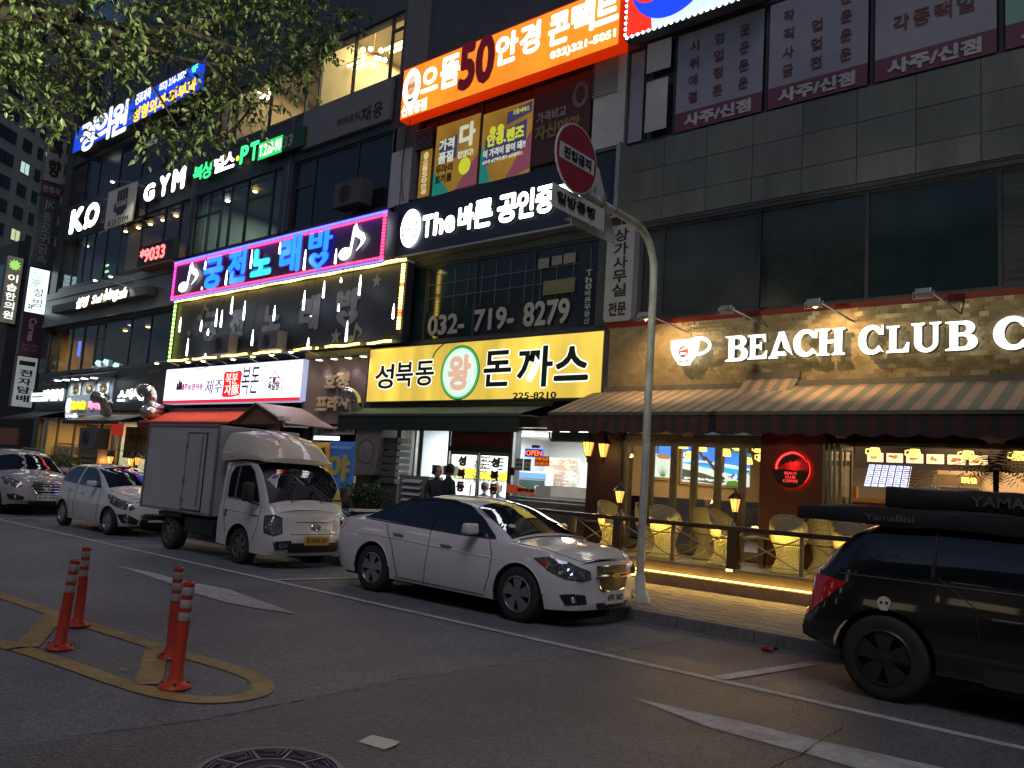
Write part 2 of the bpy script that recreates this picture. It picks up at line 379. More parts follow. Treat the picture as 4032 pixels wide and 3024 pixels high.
# stone tiles over the cafe bay: three courses between the two window strips
te = [-9.1 + .945 * i for i in range(16)]; tz = [7.12, 7.6, 8.23, 8.84]
for i in range(15):
 for j in range(3):
  box('stone_tile', te[i] + .006, te[i + 1] - .006, 13.87 + random.uniform(0, .004), 13.95, tz[j] + .006, tz[j + 1] - .006, TILE[(i * 5 + j * 2 + i // 3) % 3], BLD)
def window(x0, x1, z0, z1, xs=(), zs=(), pane=GL, fr=FRAME, w=.06, y=13.9, d=.09, par=None):
 """xs: mullions, zs: list of (column index or None, z) transoms"""
 par = par or BLD; m = M(); X = [x0] + list(xs) + [x1]
 m.box(x0, x1, y, y + d, z0, z0 + w); m.box(x0, x1, y, y + d, z1 - w, z1)
 for i, x in enumerate(X):
  a = x if i == 0 else x - w if i == len(X) - 1 else x - w / 2
  m.box(a, a + w, y + .002, y + d - .002, z0 + w, z1 - w)
 for ci, z in zs:
  for i in range(len(X) - 1):
   if ci is None or i in (ci if isinstance(ci, tuple) else (ci,)): m.box(X[i] + w / 2, X[i + 1] - w / 2, y + .004, y + d - .004, z - w / 2, z + w / 2)
 f = m.build('window', fr, par)
 for i in range(len(X) - 1):
  zz = [z0 + w] + [z for ci, z in zs if ci is None or i in (ci if isinstance(ci, tuple) else (ci,))] + [z1 - w]
  for a, b in zip(zz[:-1], zz[1:]):
   pm = pane[i] if isinstance(pane, (list, tuple)) else pane
   if pm is DGL or (pm.name.startswith('dark_glass') and pm is not DGL): pm = random.choice([pm, pm, mat('dark_glass_teal', (.015, .028, .034), .1, var=.3, scale=1.2), mat('dark_glass_hazy', (.03, .036, .044), .22, var=.35, scale=.9), mat('dark_glass_blind', (.04, .046, .052), .3, var=.5, scale=9, stretch=(.12, 1, 2.2))])
   q = M().box(X[i] + w * .5, X[i + 1] - w * .5, y + .035, y + .047, a, b).build('pane', pm, f)
 return f
def room(x0, x1, z0, z1, depth, wm, cm=None, fm=None, y=14.21, bm=None, par=None):
 par = par or BLD; y1 = y + depth; e = .03
 box('room_wall', x0, x1, y1, y1 + e, z0, z1, bm or wm, par); box('room_wall', x0 - e, x0, y, y1, z0, z1, wm, par); box('room_wall', x1, x1 + e, y, y1, z0, z1, wm, par)
 box('room_ceiling', x0, x1, y, y1, z1, z1 + e, cm or wm, par); box('room_floor', x0, x1, y, y1, z0 - e, z0, fm or wm, par)
# second to fourth floor windows, left bay
CREAM = mat('cream_paint', (.62, .52, .36), .8, var=.05, scale=2); BROWNW = mat('brown_wall', (.18, .13, .09), .7, var=.2, scale=2); COOLW = mat('cool_plaster', (.30, .32, .30), .7, var=.15, scale=1.5)
window(-38.8, -27.9, 5.05, 6.96, (-37.9, -36.6, -35.4, -34.2, -33.5, -31.2, -29.6), ((4, 6.3),), pane=[GL, GL, GL, GL, GL, GL, GL, GL])
room(-38.8, -35.0, 5.06, 6.94, 3, mat('ochre_blind', (.5, .3, .08), .7, var=.3, scale=1.2), BACK, BACK); room(-34.9, -27.9, 5.06, 6.94, 5, mat('dim_cafe_wall', (.12, .10, .08), .6, var=.3, scale=1.3), BACK, mat('cafe_floor_grey', (.3, .28, .25), .6))
area('second_floor_lamp', (-36.6, 15, 6.8), (-36.6, 15, 5), 2, .5, 40, (1, .7, .3), BLD); area('cafe_ceiling_lamp', (-31, 17, 6.85), (-31, 17, 5), 4, 2, 26, (1, .85, .6), BLD)
window(-38.8, -27.45, 8.84, 11.05, (-37.6, -36.5, -35.6, -34.4, -33.1, -31.3, -29.5, -28.3), pane=GL)
room(-38.8, -33.2, 8.85, 11.0, 3, mat('dim_office_wall', (.10, .11, .13), .6, var=.4, scale=.8), BACK, BACK); room(-33.1, -27.45, 8.85, 11.0, 4, BROWNW, BROWNW, BROWNW)
area('restaurant_ceiling_lamp', (-30.4, 16.5, 10.9), (-30.4, 16.5, 8), 4.5, 2, 40, (1, .72, .42), BLD); area('office_lamp', (-36, 16, 10.9), (-36, 16, 8), 3, 1, 26, (.7, .85, 1), BLD)
window(-27.1, -21.75, 8.84, 11.05, (-26.3, -25.5, -24.9, -23.9, -22.4), (((0, 1), 10.25), (4, 10.3)), pane=GL)
room(-27.1, -21.8, 8.85, 11.0, 5, COOLW, mat('gym_ceiling', (.15, .16, .14), .6, var=.2), BACK)
area('gym_ceiling_lamp', (-24.5, 16.3, 10.9), (-24.5, 16.3, 8), 3.5, 2, 70, (.85, 1, .8), BLD)
window(-21.2, -16.6, 8.84, 11.05, (-20.2, -18.2), ((0, 10.2),), pane=DGL)
window(-38.8, -26.4, 12.62, 14.55, (-37.4, -36, -34, -32, -30, -28.4), pane=DGL)
window(-26.2, -16.55, 12.62, 14.55, (-25.2, -23.1, -21.1, -20.44, -18.8, -17.15), ((6, 14.08),), pane=GL)
room(-26.15, -16.6, 12.6, 15.7, 4.5, CREAM, CREAM, CREAM)
area('warm_room_lamp', (-19, 16.4, 15.6), (-19, 16.4, 12), 3.4, 2.4, 230, (1, .78, .42), BLD); area('warm_room_lamp', (-24, 16.4, 15.6), (-24, 16.4, 12), 2.4, 2.4, 90, (1, .7, .34), BLD)
box('room_divider', -21.02, -20.9, 14.3, 18.6, 12.6, 15.7, CREAM, BLD)
box('counter', -20.0, -16.7, 15.6, 16.2, 12.62, 13.15, mat('beige_counter', (.33, .22, .12), .6), BLD)
for z0, z1 in ((16.6, 18.6),): window(-38.8, -16.5, z0, z1, tuple(-38.8 + 1.6 * i for i in range(1, 14)), pane=DGL)
# right bay
window(-15.6, -9.95, 8.72, 11.0, (-15.02, -13.4, -11.72, -10.0), pane=DGL)
window(-9.1, 5.7, 8.84, 10.98, (-8.7, -8.0, -6.05, -4.15, -2.2, -.3, 1.6, 3.6), ((1, 10.2),), pane=DGL)
window(-8.5, 5.7, 5.05, 6.98, (-8.1, -6.09, -4.19, -2.24, -.3, 1.6, 3.6), pane=mat('dark_glass_green', (.018, .028, .028), .12, var=.2, spec=.6))
window(-15.9, -9.6, 5.0, 6.98, (-14.9, -13.2, -11.4), pane=mat('dark_glass_blue', (.014, .02, .032), .15, var=.2))
BOARD = mat('white_board', (.42, .43, .44), .6, var=.08)
for x0, x1, z0, z1 in ((-9.93, -9.12, 8.9, 10.95), (-8.6, -8.1, 9.0, 10.1), (-8.62, -8.06, 10.3, 10.95), (-16.55, -15.75, 8.75, 10.3)): box('infill_panel', x0, x1, 13.78, 13.8, z0, z1, BOARD, BLD)
def louvre(x0, x1, z0, z1, n, name='louvre', par=None, y=13.8, mt=STEEL):
 o = box(name, x0, x1, y, y + .03, z0, z1, FRAME, par or BLD); h = (z1 - z0) / n
 for i in range(n):
  z = z0 + i * h + h * .2
  M().add([(x0 + .02, y - .04, z), (x1 - .02, y - .04, z), (x1 - .02, y - .002, z + h * .7), (x0 + .02, y - .002, z + h * .7), (x0 + .02, y - .04, z + .012), (x1 - .02, y - .04, z + .012), (x1 - .02, y - .002, z + h * .7 + .012), (x0 + .02, y - .002, z + h * .7 + .012)],
    [(0, 1, 2, 3), (4, 7, 6, 5), (0, 4, 5, 1), (3, 2, 6, 7), (0, 3, 7, 4), (1, 5, 6, 2)]).build('slat', mt, o)
louvre(-15.65, -15.0, 10.15, 10.72, 8); louvre(-10.0, -9.3, 10.1, 11.0, 12)
louvre(-34.9, -34.1, 11.2, 12.3, 10); louvre(-31.55, -30.9, 10.95, 12.3, 14)
# ground floor: low walls and piers between the shops
for x0, x1 in ((-39.5, -38.9), (-27.4, -27.0), (-19.55, -19.2), (-15.9, -15.0), (-11.75, -11.70)): wall(x0, x1, .13, 4.94, y0=13.9)
wall(-9.55, -8.75, .13, 4.94, mat('dark_maroon_pier', (.05, .02, .02), .5, var=.15), y0=13.75)
# cables, conduits and drain pipes on the face of the building
CB_ = mat('cable_black', (.012, .012, .013), .5, var=0); rc_ = random.Random(5)
def cable(pts, r=.012, name='cable', q=None): M().tube(catmull_(pts), r, 5).build(name, q or CB_, BLD)
def catmull_(p):
 p = [Vector(a) for a in p]; out = []
 for i in range(len(p) - 1):
  a, b, c, d = p[max(i - 1, 0)], p[i], p[i + 1], p[min(i + 2, len(p) - 1)]
  for j in range(5): t = j / 5; out.append(.5 * ((2 * b) + (c - a) * t + (2 * a - 5 * b + 4 * c - d) * t * t + (3 * b - a - 3 * c + d) * t ** 3))
 return out + [p[-1]]
for x0, x1, z in ((-27.5, -16.6, 8.72), (-16.5, -9.2, 8.79), (-9, -1, 7.06), (-39, -28, 6.99), (-27, -16.6, 12.52), (-16.3, -9.2, 7.15)):
 n = int((x1 - x0) / 1.4); cable([(x0 + (x1 - x0) * i / n, 13.80, z - (.05 if i % 2 else 0) + rc_.uniform(-.02, .02)) for i in range(n + 1)])
for x, z0, z1 in ((-16.0, 7.0, 7.3), (-16.05, 8.7, 12.5), (-9.0, 4.98, 8.7), (-27.3, 8.8, 12.6), (-27.35, 3.5, 7.1), (-21.4, 8.75, 12.5), (-8.6, 5.0, 7.05)):
 cable([(x, 13.76, z0), (x + rc_.uniform(-.03, .03), 13.76, (z0 + z1) / 2), (x, 13.76, z1)], .018, 'conduit', mat('conduit_grey', (.16, .16, .17), .5, var=.2))
cable([(-15.6, 13.5, 10.9), (-15.9, 13.6, 9.8), (-15.85, 13.7, 8.8)]); cable([(-24.6, 13.2, 4.75), (-24.2, 13.1, 4.55), (-23.2, 13.2, 4.8)]); cable([(-13.6, 13.45, 4.85), (-13.75, 13.3, 4.62), (-14.0, 13.45, 4.5)], .015)
# ------------------------------------------------------------------ signs
BK = mat('print_black', (.01, .01, .012), .6, var=0)
GREYL = mat('dim_grey_letter', (.30, .30, .31), .6, var=.08)
CASE = mat('sign_case_metal', (.12, .12, .13), .4, metal=.5, var=.15)
def sign(name, label, x0, x1, z0, z1, y, d, cat='sign', group=None): return thing(name, label, cat, ((x0 + x1) / 2, y, z0), group)
def lightbox(t, x0, x1, z0, z1, y, d, face, case=CASE, b=.03):
 box('casing', x0, x1, y + .012, y + d, z0, z1, case, t)
 return box('face', x0 + b, x1 - b, y, y + .01, z0 + b, z1 - b, face, t)
def disc(t, name, cx, cz, rx, rz, y, mt, d=.01, n=40, r0=0):
 if r0 <= 0: return M().prism([(cx + rx * cos(2 * pi * i / n), cz + rz * sin(2 * pi * i / n)) for i in range(n)], y, y + d).build(name, mt, t)
 m = M(); k = r0
 for i in range(n):
  a, b = 2 * pi * i / n, 2 * pi * (i + 1) / n
  q = [(cx + rx * cos(a), cz + rz * sin(a)), (cx + rx * cos(b), cz + rz * sin(b)), (cx + rx * k * cos(b), cz + rz * k * sin(b)), (cx + rx * k * cos(a), cz + rz * k * sin(a))]
  m.add([(u, y, w) for u, w in q] + [(u, y + d, w) for u, w in q], [(0, 1, 2, 3), (7, 6, 5, 4), (0, 4, 5, 1), (2, 6, 7, 3)])
 return m.build(name, mt, t)
def poly(t, name, pts, y, mt, d=.008, **k): return M().prism(pts, y, y + d).build(name, mt, t, **k)
def ptx(s, a, b, Y, mt, t, **k): return text(s, rc(a, b, Y), Y, mt, t, **k)
# --- yellow cutlet restaurant lightbox
x0, x1, z0, z1 = -16.42, -9.28 + .32, 3.44, 4.85; x1 = P(2382, 1298, 13.5).x
def yellow_face():
 m = em('yellow_lightbox', (.88, .62, .09), .72, evar=.45, stretch=(.9, 1, .25)); return m
Y = 13.5; t = sign('restaurant_sign', 'large yellow lightbox sign with black lettering and a green ringed oval, over the green awning', x0, x1, z0, z1, Y, .3)
lightbox(t, x0, x1, z0, z1, Y, .33, yellow_face())
WG = em('white_glow', (.95, .97, .85), 1.05); KB = mat('brush_black', (.012, .018, .012), .6, var=0)
for s, a, b, bd in (('성', (1482, 1437), (1547, 1530), .02), ('북', (1563, 1428), (1623, 1522), .02), ('동', (1641, 1423), (1706, 1518), .02), ('돈', (1910, 1384), (2009, 1520), .022), ('까', (2042, 1368), (2172, 1522), .022), ('스', (2188, 1367), (2316, 1497), .03)):
 bx = rc(a, b, Y); g = .03
 text(s, (bx[0] - g, bx[1] + g, bx[2] - g, bx[3] + g), Y - .001, WG, t, bold=bd + .035, depth=.004, name='lettering_outline')
 text(s, bx, Y - .006, KB, t, bold=bd, depth=.006)
ptx('225-8210', (2021, 1546), (2190, 1568), Y - .002, KB, t, bold=.02)
c = P(1811, 1467, Y); rx = (P(1885, 1467, Y).x - P(1737, 1467, Y).x) / 2; rz = (P(1811, 1363, Y).z - P(1811, 1571, Y).z) / 2
disc(t, 'emblem_rim', c.x, c.z, rx + .02, rz + .02, Y - .004, BK); disc(t, 'emblem_ring', c.x, c.z, rx, rz, Y - .01, em('green_glow', (.03, .42, .10), .9)); disc(t, 'emblem_face', c.x, c.z, rx * .9, rz * .92, Y - .016, em('pale_glow', (.62, .78, .68), .95))
text('왕', (c.x - rx * .62, c.x + rx * .6, c.z - rz * .68, c.z + rz * .68), Y - .018, em('faded_red_glow', (.74, .46, .33), .8), t, bold=.045, depth=.004)
# --- orange optician lightbox
Y = 13.4; x0, x1 = P(1572, 481, Y).x, P(2437, 175, Y).x; z0, z1 = 10.92, 12.34
t = sign('optician_sign', 'long glowing orange lightbox sign with white letters and a dark red number fifty', x0, x1, z0, z1, Y, .3)
lightbox(t, x0, x1, z0, z1, Y, .35, em('orange_lightbox', (1.0, .30, .02), .82, evar=.22, stretch=(1.2, 1, .6)), em('red_edge', (.8, .03, .0), .5))
WO = em('white_orange_glow', (1, .97, .85), 3)
for s, a, b, mt, bd in (('으', (1664, 278), (1722, 347), WO, .03), ('뜸', (1740, 233), (1805, 329), WO, .03), ('50', (1815, 178), (1942, 316), em('dark_red_glow', (.13, .003, .01), .5), .045), ('안', (1957, 147), (2035, 234), WO, .03), ('경', (2052, 106), (2123, 197), WO, .03),
      ('콘', (2164, 66), (2239, 158), WO, .03), ('택', (2254, 24), (2337, 116), WO, .03), ('트', (2348, -10), (2434, 74), WO, .03)):
 ptx(s, a, b, Y - .003, mt, t, bold=bd)
ptx('032)321-5051', (2168, 205), (2423, 152), Y - .003, WO, t, bold=.02, kind=None); ptx('신중동점', (1584, 418), (1677, 430), Y - .003, WO, t, bold=.02)
c = P(1621, 345, Y); disc(t, 'portrait_rim', c.x, c.z, .33, .52, Y - .004, WO); disc(t, 'portrait_line', c.x, c.z, .30, .48, Y - .008, BK); disc(t, 'portrait_ground', c.x, c.z, .285, .46, Y - .012, WO)
disc(t, 'portrait_face', c.x, c.z + .02, .15, .25, Y - .018, em('skin_glow', (.85, .36, .16), .9)); disc(t, 'portrait_head_top', c.x, c.z + .22, .13, .1, Y - .022, em('pale_skin_glow', (.8, .62, .4), .9))
for sx in (-.07, .07): disc(t, 'portrait_glasses', c.x + sx, c.z + .03, .055, .045, Y - .026, BK, r0=.75, n=16)
poly(t, 'portrait_collar', [(c.x - .16, c.z - .3), (c.x + .16, c.z - .3), (c.x + .05, c.z - .4), (c.x - .05, c.z - .4)], Y - .02, em('dull_green_glow', (.15, .25, .1), .5)); poly(t, 'portrait_mouth', [(c.x - .05, c.z - .12), (c.x + .05, c.z - .12), (c.x, c.z - .15)], Y - .022, em('lip_glow', (.6, .1, .06), .8))
# --- fortune teller lightbox with bulb border
Y = 13.4; x0, z0, z1 = P(2457, 171, Y).x, 10.98, 13.6; x1 = P(3010, 0, Y).x
t = sign('fortune_teller_sign', 'white lightbox with red and blue circle and white bulb border beside the orange sign', x0, x1, z0, z1, Y, .3)
lightbox(t, x0, x1, z0, z1, Y, .3, em('cool_white_lightbox', (.62, .76, 1.0), 1.0, evar=.1))
RG = em('red_glow', (.9, .03, .012), 1.0); BG = em('blue_glow', (.01, .06, .85), 1.0)
poly(t, 'red_wave', [(x0 + .04, z0 + .04)] + [(x0 + .04 + .62 - .2 * sin(i / 8 * pi * .5) + .45 * (i / 8) ** 2 * .3, z0 + .04 + (z1 - z0 - .08) * i / 8) for i in range(9)] + [(x0 + .04, z1 - .04)], Y - .004, RG)
c = Vector((P(2640, 0, Y).x, Y, P(2640, 62, Y).z + .93)); n = 48
def taeguk(t, cx, cz, r, y, red, blue):
 a = [(cx + r * cos(pi + pi * i / n), cz + r * sin(pi + pi * i / n)) for i in range(n + 1)]
 up = [(cx + r / 2 + r / 2 * cos(pi * i / 20), cz - r / 2 * sin(pi * i / 20)) for i in range(21)]; dn = [(cx - r / 2 + r / 2 * cos(pi * i / 20), cz + r / 2 * sin(pi * i / 20)) for i in range(21)]
 disc(t, 'red_half', cx, cz, r, r, y + .002, red, d=.006)
 M().prism(a + [(cx + r, cz)], y - .006, y).build('blue_half', blue, t)
 disc(t, 'blue_lobe', cx + r / 2, cz, r / 2, r / 2, y - .01, blue, d=.003); disc(t, 'red_lobe', cx - r / 2, cz, r / 2, r / 2, y - .013, red, d=.006)
taeguk(t, c.x, c.z, .93, Y - .006, RG, BG)
bulb = em('bulb_white', (.85, .93, 1), 5, samp=False)
def bulbs(t, pts, mts, r, y, pat=None, flat=False, name='led'):
 base = {}
 for i, (x, z) in enumerate(pts):
  k = pat(i) if pat else 0
  if k is None: continue
  if k not in base:
   o = M().box(-r * 1.3, r * 1.3, -r, 0, -r * .8, r * .8).build(name, mts[k], t, local=True) if flat else M().lathe([(0, -r), (r * .7, -r * .7), (r, 0)], n=6, axis='y').build(name, mts[k], t, local=True); base[k] = o.data
  else: o = bpy.data.objects.new(name, base[k]); COL.objects.link(o); o.parent = t
  o.location = Vector((x, y, z)) - org(t)
k = int((x1 - x0) / .13)
bulbs(t, [(x0 + (i + .5) * .13, z0 + .02) for i in range(k)] + [(x0 + .02, z0 + .1 + i * .13) for i in range(18)], [bulb], .035, Y)
# --- clinic sign
Y = 13.3; x0, x1, z0, z1 = P(282, 623, Y).x, P(813, 231, Y).x, 14.7, 15.86
t = sign('clinic_sign', 'saturated blue lightbox sign with white and yellow letters half hidden behind the branches', x0, x1, z0, z1, Y, .4)
lightbox(t, x0, x1, z0, z1, Y, .5, em('blue_lightbox', (.008, .06, .75), .85, evar=.18))
for s, a, b in (('정', (325, 488), (365, 582)), ('의', (380, 453), (430, 545)), ('원', (446, 420), (495, 515))): ptx(s, a, b, Y - .003, WG, t, bold=.035)
ptx('진료과목', (537, 372), (592, 385), Y - .003, WG, t, bold=.03); ptx('032) 216-3075', (630, 330), (732, 312), Y - .003, WG, t, bold=.02); ptx('4F', (752, 265), (778, 278), Y - .003, em('green_letter_glow', (.1, .9, .4), 1.2), t, bold=.03)
ptx('성형외과·피부과', (527, 430), (770, 362), Y - .003, em('yellow_letter_glow', (1, .62, .02), 1.4), t, bold=.03)
# --- gym channel letters
Y = 13.62; LW = em('letter_white_hot', (.93, 1, .95), 4); LG = em('letter_green', (.04, .85, .22), 1.6); SIDE = mat('letter_return', (.2, .21, .2), .4, var=.1)
gy = thing('gym_sign', 'row of white and green lit letters spelling the gym name along the third floor fascia', 'sign', (-30, Y, 11.3))
def chan(s, a, b, Y, face, t, dep=.08, side=SIDE, **k):
 bx = rc(a, b, Y); o = text(s, bx, Y + dep, side, t, depth=dep, name='letter_return', **k); f = text(s, bx, Y, face, t, depth=.006, name='letter', **k); return f
for s, a, b, f, bd in (('K', (283, 829), (324, 906), LW, .06), ('.', (330, 880), (343, 900), LW, .06), ('O', (341, 808), (384, 885), LW, .06), ('G', (571, 731), (605, 785), LW, .06), ('Y', (632, 696), (662, 765), LW, .06), ('M', (684, 670), (724, 740), LW, .06),
                       ('복', (764, 660), (796, 703), LG, .03), ('싱', (799, 640), (829, 696), LG, .03), ('헬', (845, 625), (878, 672), LW, .03), ('스', (885, 607), (921, 656), LW, .035), ('P', (950, 578), (974, 638), LG, .04), ('T', (988, 563), (1014, 626), LG, .04)):
 chan(s, a, b, Y, f, gy, bold=bd)
c = P(935, 623, Y); disc(gy, 'dot', c.x, c.z, .09, .09, Y, em('dot_yellow', (1, .6, .02), 2))
bx = rc((1025, 567), (1106, 588), Y); box('telephone_plate', bx[0] - .05, bx[1] + 1.2, Y, Y + .1, bx[2] - .12, bx[3] + .04, mat('dark_green_plate', (.01, .06, .02), .5), gy); box('telephone_plate_lit', bx[0] - .05, bx[1] + .05, Y - .006, Y - .002, bx[2] - .1, bx[3] + .02, em('green_plate_glow', (.02, .6, .12), 1.1), gy)
text('T.220-90', (bx[0], bx[1], bx[2] - .02, bx[3] - .06), Y - .008, WG, gy, bold=.02); text('33', (bx[1] + .1, bx[1] + .62, bx[2] - .02, bx[3] - .06), Y - .008, GREYL, gy, bold=.04)
# gym square board with gooseneck lamp
Y = 13.5; x0, x1, z0, z1 = P(411, 889, Y).x, P(519, 864, Y).x, 10.72, 12.3
t = sign('gym_logo_board', 'square pale board with a grey fist logo between the white gym letters', x0, x1, z0, z1, Y, .1)
box('board', x0, x1, Y, Y + .06, z0, z1, mat('pale_board', (.62, .6, .52), .6, var=.1), t); LGY = mat('logo_grey', (.05, .05, .06), .6, var=0)
cx = (x0 + x1) / 2 + .1; cz = z0 + .95
for i in range(4): poly(t, 'logo_finger', [(cx - .42 + i * .24, cz + .05), (cx - .22 + i * .24, cz + .05), (cx - .22 + i * .24, cz + .48), (cx - .27 + i * .24, cz + .54), (cx - .37 + i * .24, cz + .54), (cx - .42 + i * .24, cz + .48)], Y - .01, LGY)
poly(t, 'logo_fist', [(cx - .42, cz), (cx + .5, cz), (cx + .5, cz - .35), (cx + .3, cz - .4), (cx + .3, cz - .52), (cx - .3, cz - .52), (cx - .3, cz - .42), (cx - .62, cz - .3), (cx - .62, cz + .0), (cx - .5, cz)], Y - .009, LGY)
text('K.O GYM', (cx - .38, cx + .42, cz - .18, cz - .04), Y - .012, WHITE, t, bold=.03); text('K.O GYM', (x0 + .35, x1 - .35, z0 + .06, z0 + .3), Y - .005, LGY, t, bold=.0)
def gooseneck(head, base, col, e, g, label, size=100, head_col=(1, .9, .7)):
 t = thing('gooseneck_lamp', label, 'lamp', base, g)
 b, h = Vector(base), Vector(head); mid = (b + h) / 2 + Vector((0, 0, .1))
 M().tube([b, mid, h + Vector((0, 0, .03))], .012, 6).build('arm', STEEL, t)
 d = Vector((0, .35, -1)).normalized()
 M().lathe([(.02, .06), (.05, .05), (.11, -.02), (.105, -.02), (.04, .03)], c=h, n=14).build('lamp_shade', STEEL, t, smooth=True)
 M().lathe([(0, -.05), (.05, -.04), (.07, -.01), (.04, .02)], c=h, n=10).build('bulb', em('bulb_' + '_'.join(str(int(c * 9)) for c in head_col), head_col, 12, samp=False), t, smooth=True)
 spot('lamp_light', h - Vector((0, 0, .06)), h + Vector((0, .45, -1.3)), e, col, size, .8, .05, t); return t
h = P(443, 715, 12.6); gooseneck(h, (h.x + 1.0, 13.5, h.z - .15), (1, .95, .8), 60, None, 'thin armed lamp shining on the square gym board')
# --- red LED ticker
Y = 13.3; x0, x1 = P(543, 1030, Y).x, P(676, 1012, Y).x; z0 = P(676, 1018, Y).z; z1 = z0 + .75
t = sign('led_ticker', 'small black ticker board with red glowing digits left of the karaoke sign', x0, x1, z0, z1, Y, .1)
box('housing', x0, x1, Y, Y + .2, z0, z1, BLACK, t); text('*9033', (x0 + .12, x1 - .55, z0 + .12, z1 - .1), Y - .003, em('ticker_red', (1, .12, .12), 3.0), t, bold=.03); box('shelf', x0 + .1, x1 + .1, Y - .1, 13.9, z0 - .12, z0 - .06, mat('ticker_shelf', (.25, .15, .08), .6), t)
# --- dessert cafe fascia
Y = 13.62; FASC = mat('fascia_aluminium', (.33, .34, .33), .42, metal=.3, var=.15, scale=1.2, dirt=.3)
box('fascia_panel', -39.4, -27.6, 13.66, 13.84, 7.1, 7.28, FASC, BLD); box('fascia_panel', -39.4, -27.6, 13.7, 13.84, 7.3, 8.3, FASC, BLD); box('fascia_panel', -39.4, -27.6, 13.66, 13.84, 8.32, 8.6, FASC, BLD)
t = thing('dessert_cafe_sign', 'warm white raised lettering on a dark shelf across the second floor grey fascia', 'sign', (-33, Y, 7.6))
box('sign_shelf', P(236, 1220, Y).x, P(614, 1137, Y).x, 13.3, 13.68, 7.54, 7.86, mat('sign_shelf_grey', (.12, .12, .12), .5, var=.2), t)
WW = em('warm_white_letter', (1, .93, .72), 2.2)
for s, a, b, bd, sh in (('설빙', (307, 1175), (350, 1208), .05, .2), ('Sul', (367, 1165), (404, 1190), .04, .2), ('bing', (418, 1140), (465, 1186), .04, .2), ('cafe', (466, 1138), (502, 1172), .02, .35)):
 bx = rc(a, b, 13.25); text(s, bx, 13.3, SIDE, t, depth=.08, bold=bd, shear=sh, name='letter_return'); text(s, bx, 13.215, WW, t, depth=.006, bold=bd, shear=sh)
c = P(410, 1170, 13.24); disc(t, 'dot', c.x, c.z, .07, .1, 13.24, em('dot_yellow', (1, .6, .02), 2))
for i, (px, py) in enumerate(((375, 1103), (436, 1088))):
 h = P(px, py, 12.75); gooseneck(h, (h.x + 1.1, 13.7, h.z - .25), (1, .96, .82), 170, 'lamps over the dessert cafe fascia', ('left' if i == 0 else 'right') + ' one of the two slim lamps over the grey dessert cafe fascia', 120)
text('ㄹㅎ근ㅈ', rc((362, 1440), (420, 1448), 13.88), 13.87, mat('white_mark', (.3, .34, .34), .5, emit=(.6, .8, .8), es=.35), BLD, bold=.02, mirror=True, name='window_lettering')
for a in ((385, 1428), (415, 1424), (455, 1438)):
 c = P(*a, 13.86); poly(BLD, 'window_mark', [(c.x - .3, c.z), (c.x - .1, c.z + .12), (c.x + .3, c.z + .05), (c.x + .25, c.z - .2), (c.x - .05, c.z - .12)], 13.86, em('pale_mark_glow', (.6, .85, .85), .8))
# --- karaoke sign, double row of coloured leds
Y = 13.25; x0, x1, z0, z1 = P(674, 1183, Y).x, P(1520, 930, Y).x, 7.05, 8.42
t = sign('karaoke_sign', 'purple edged karaoke sign with glowing blue letters and two white music notes', x0, x1, z0, z1, Y, .3)
box('panel', x0, x1, Y, Y + .4, z0, z1, mat('karaoke_panel', (.05, .04, .07), .35, var=.2), t)
box('edge_trim', x0 - .02, x1 + .02, Y - .035, Y, z1, z1 + .03, mat('purple_trim', (.12, .03, .25), .4), t); box('edge_trim', x0 - .02, x1 + .02, Y - .035, Y, z0 - .03, z0, MATS['purple_trim'], t)
BH = em('karaoke_blue_edge', (.01, .03, .9), 1.5); BC = em('karaoke_blue_core', (.02, .27, 1.0), 1.2); CH_ = em('karaoke_cyan_edge', (.0, .22, .45), 1.2); CC = em('karaoke_cyan_core', (.03, .85, .95), 1.2)
for s, a, b, e, f in (('궁', (808, 1020), (871, 1131), BH, BC), ('전', (903, 989), (963, 1109), BH, BC), ('노', (996, 985), (1066, 1078), CH_, CC), ('래', (1110, 938), (1178, 1066), BH, BC)):
 bx = rc(a, b, Y - .07); text(s, bx, Y - .01, mat('letter_side_violet', (.2, .1, .45), .4), t, depth=.06, bold=.085, name='letter_return'); text(s, bx, Y - .072, e, t, bold=.085, depth=.004, name='letter_edge'); text(s, bx, Y - .078, f, t, bold=.045, depth=.006, name='letter')
def heart(cx, cz, w, h, k=1.):
 return [(cx + k * w / 2 * (sin(a) ** 3), cz + k * h / 2 * ((13 * cos(a) - 5 * cos(2 * a) - 2 * cos(3 * a) - cos(4 * a)) / 15)) for a in [2 * pi * i / 28 for i in range(28)]]
def ring(t, name, A, B, y, mt, d=.01):
 n = len(A); M().add([(p[0], y, p[1]) for p in A + B], [(i, (i + 1) % n, (i + 1) % n + n, i + n) for i in range(n)]).build(name, mt, t, solid=d)
def bang(t, a, b, Y, e, f, ret=None, thin=False):
 x0, x1, z0, z1 = rc(a, b, Y); zm = z0 + (z1 - z0) * .42; bx = (x0, x1, zm, z1); cx, cz, w, h = (x0 + x1) / 2 - .02, z0 + (z1 - z0) * .22, (x1 - x0) * .8, (z1 - z0) * .5
 if ret: text('바', bx, Y + .06, ret, t, depth=.06, bold=.08, name='letter_return')
 text('바', bx, Y - .002, e, t, bold=.085, depth=.004, name='letter_edge'); ring(t, 'heart_edge', heart(cx, cz, w, h, 1.1), heart(cx, cz, w, h, .3), Y - .002, e)
 if f: text('바', bx, Y - .008, f, t, bold=.045, depth=.006, name='letter'); ring(t, 'heart', heart(cx, cz, w, h), heart(cx, cz, w, h, .45), Y - .014, f)
bang(t, (1221, 915), (1301, 1049), Y - .072, BH, BC)
NW = em('note_white', (1, 1, 1), 2.0)
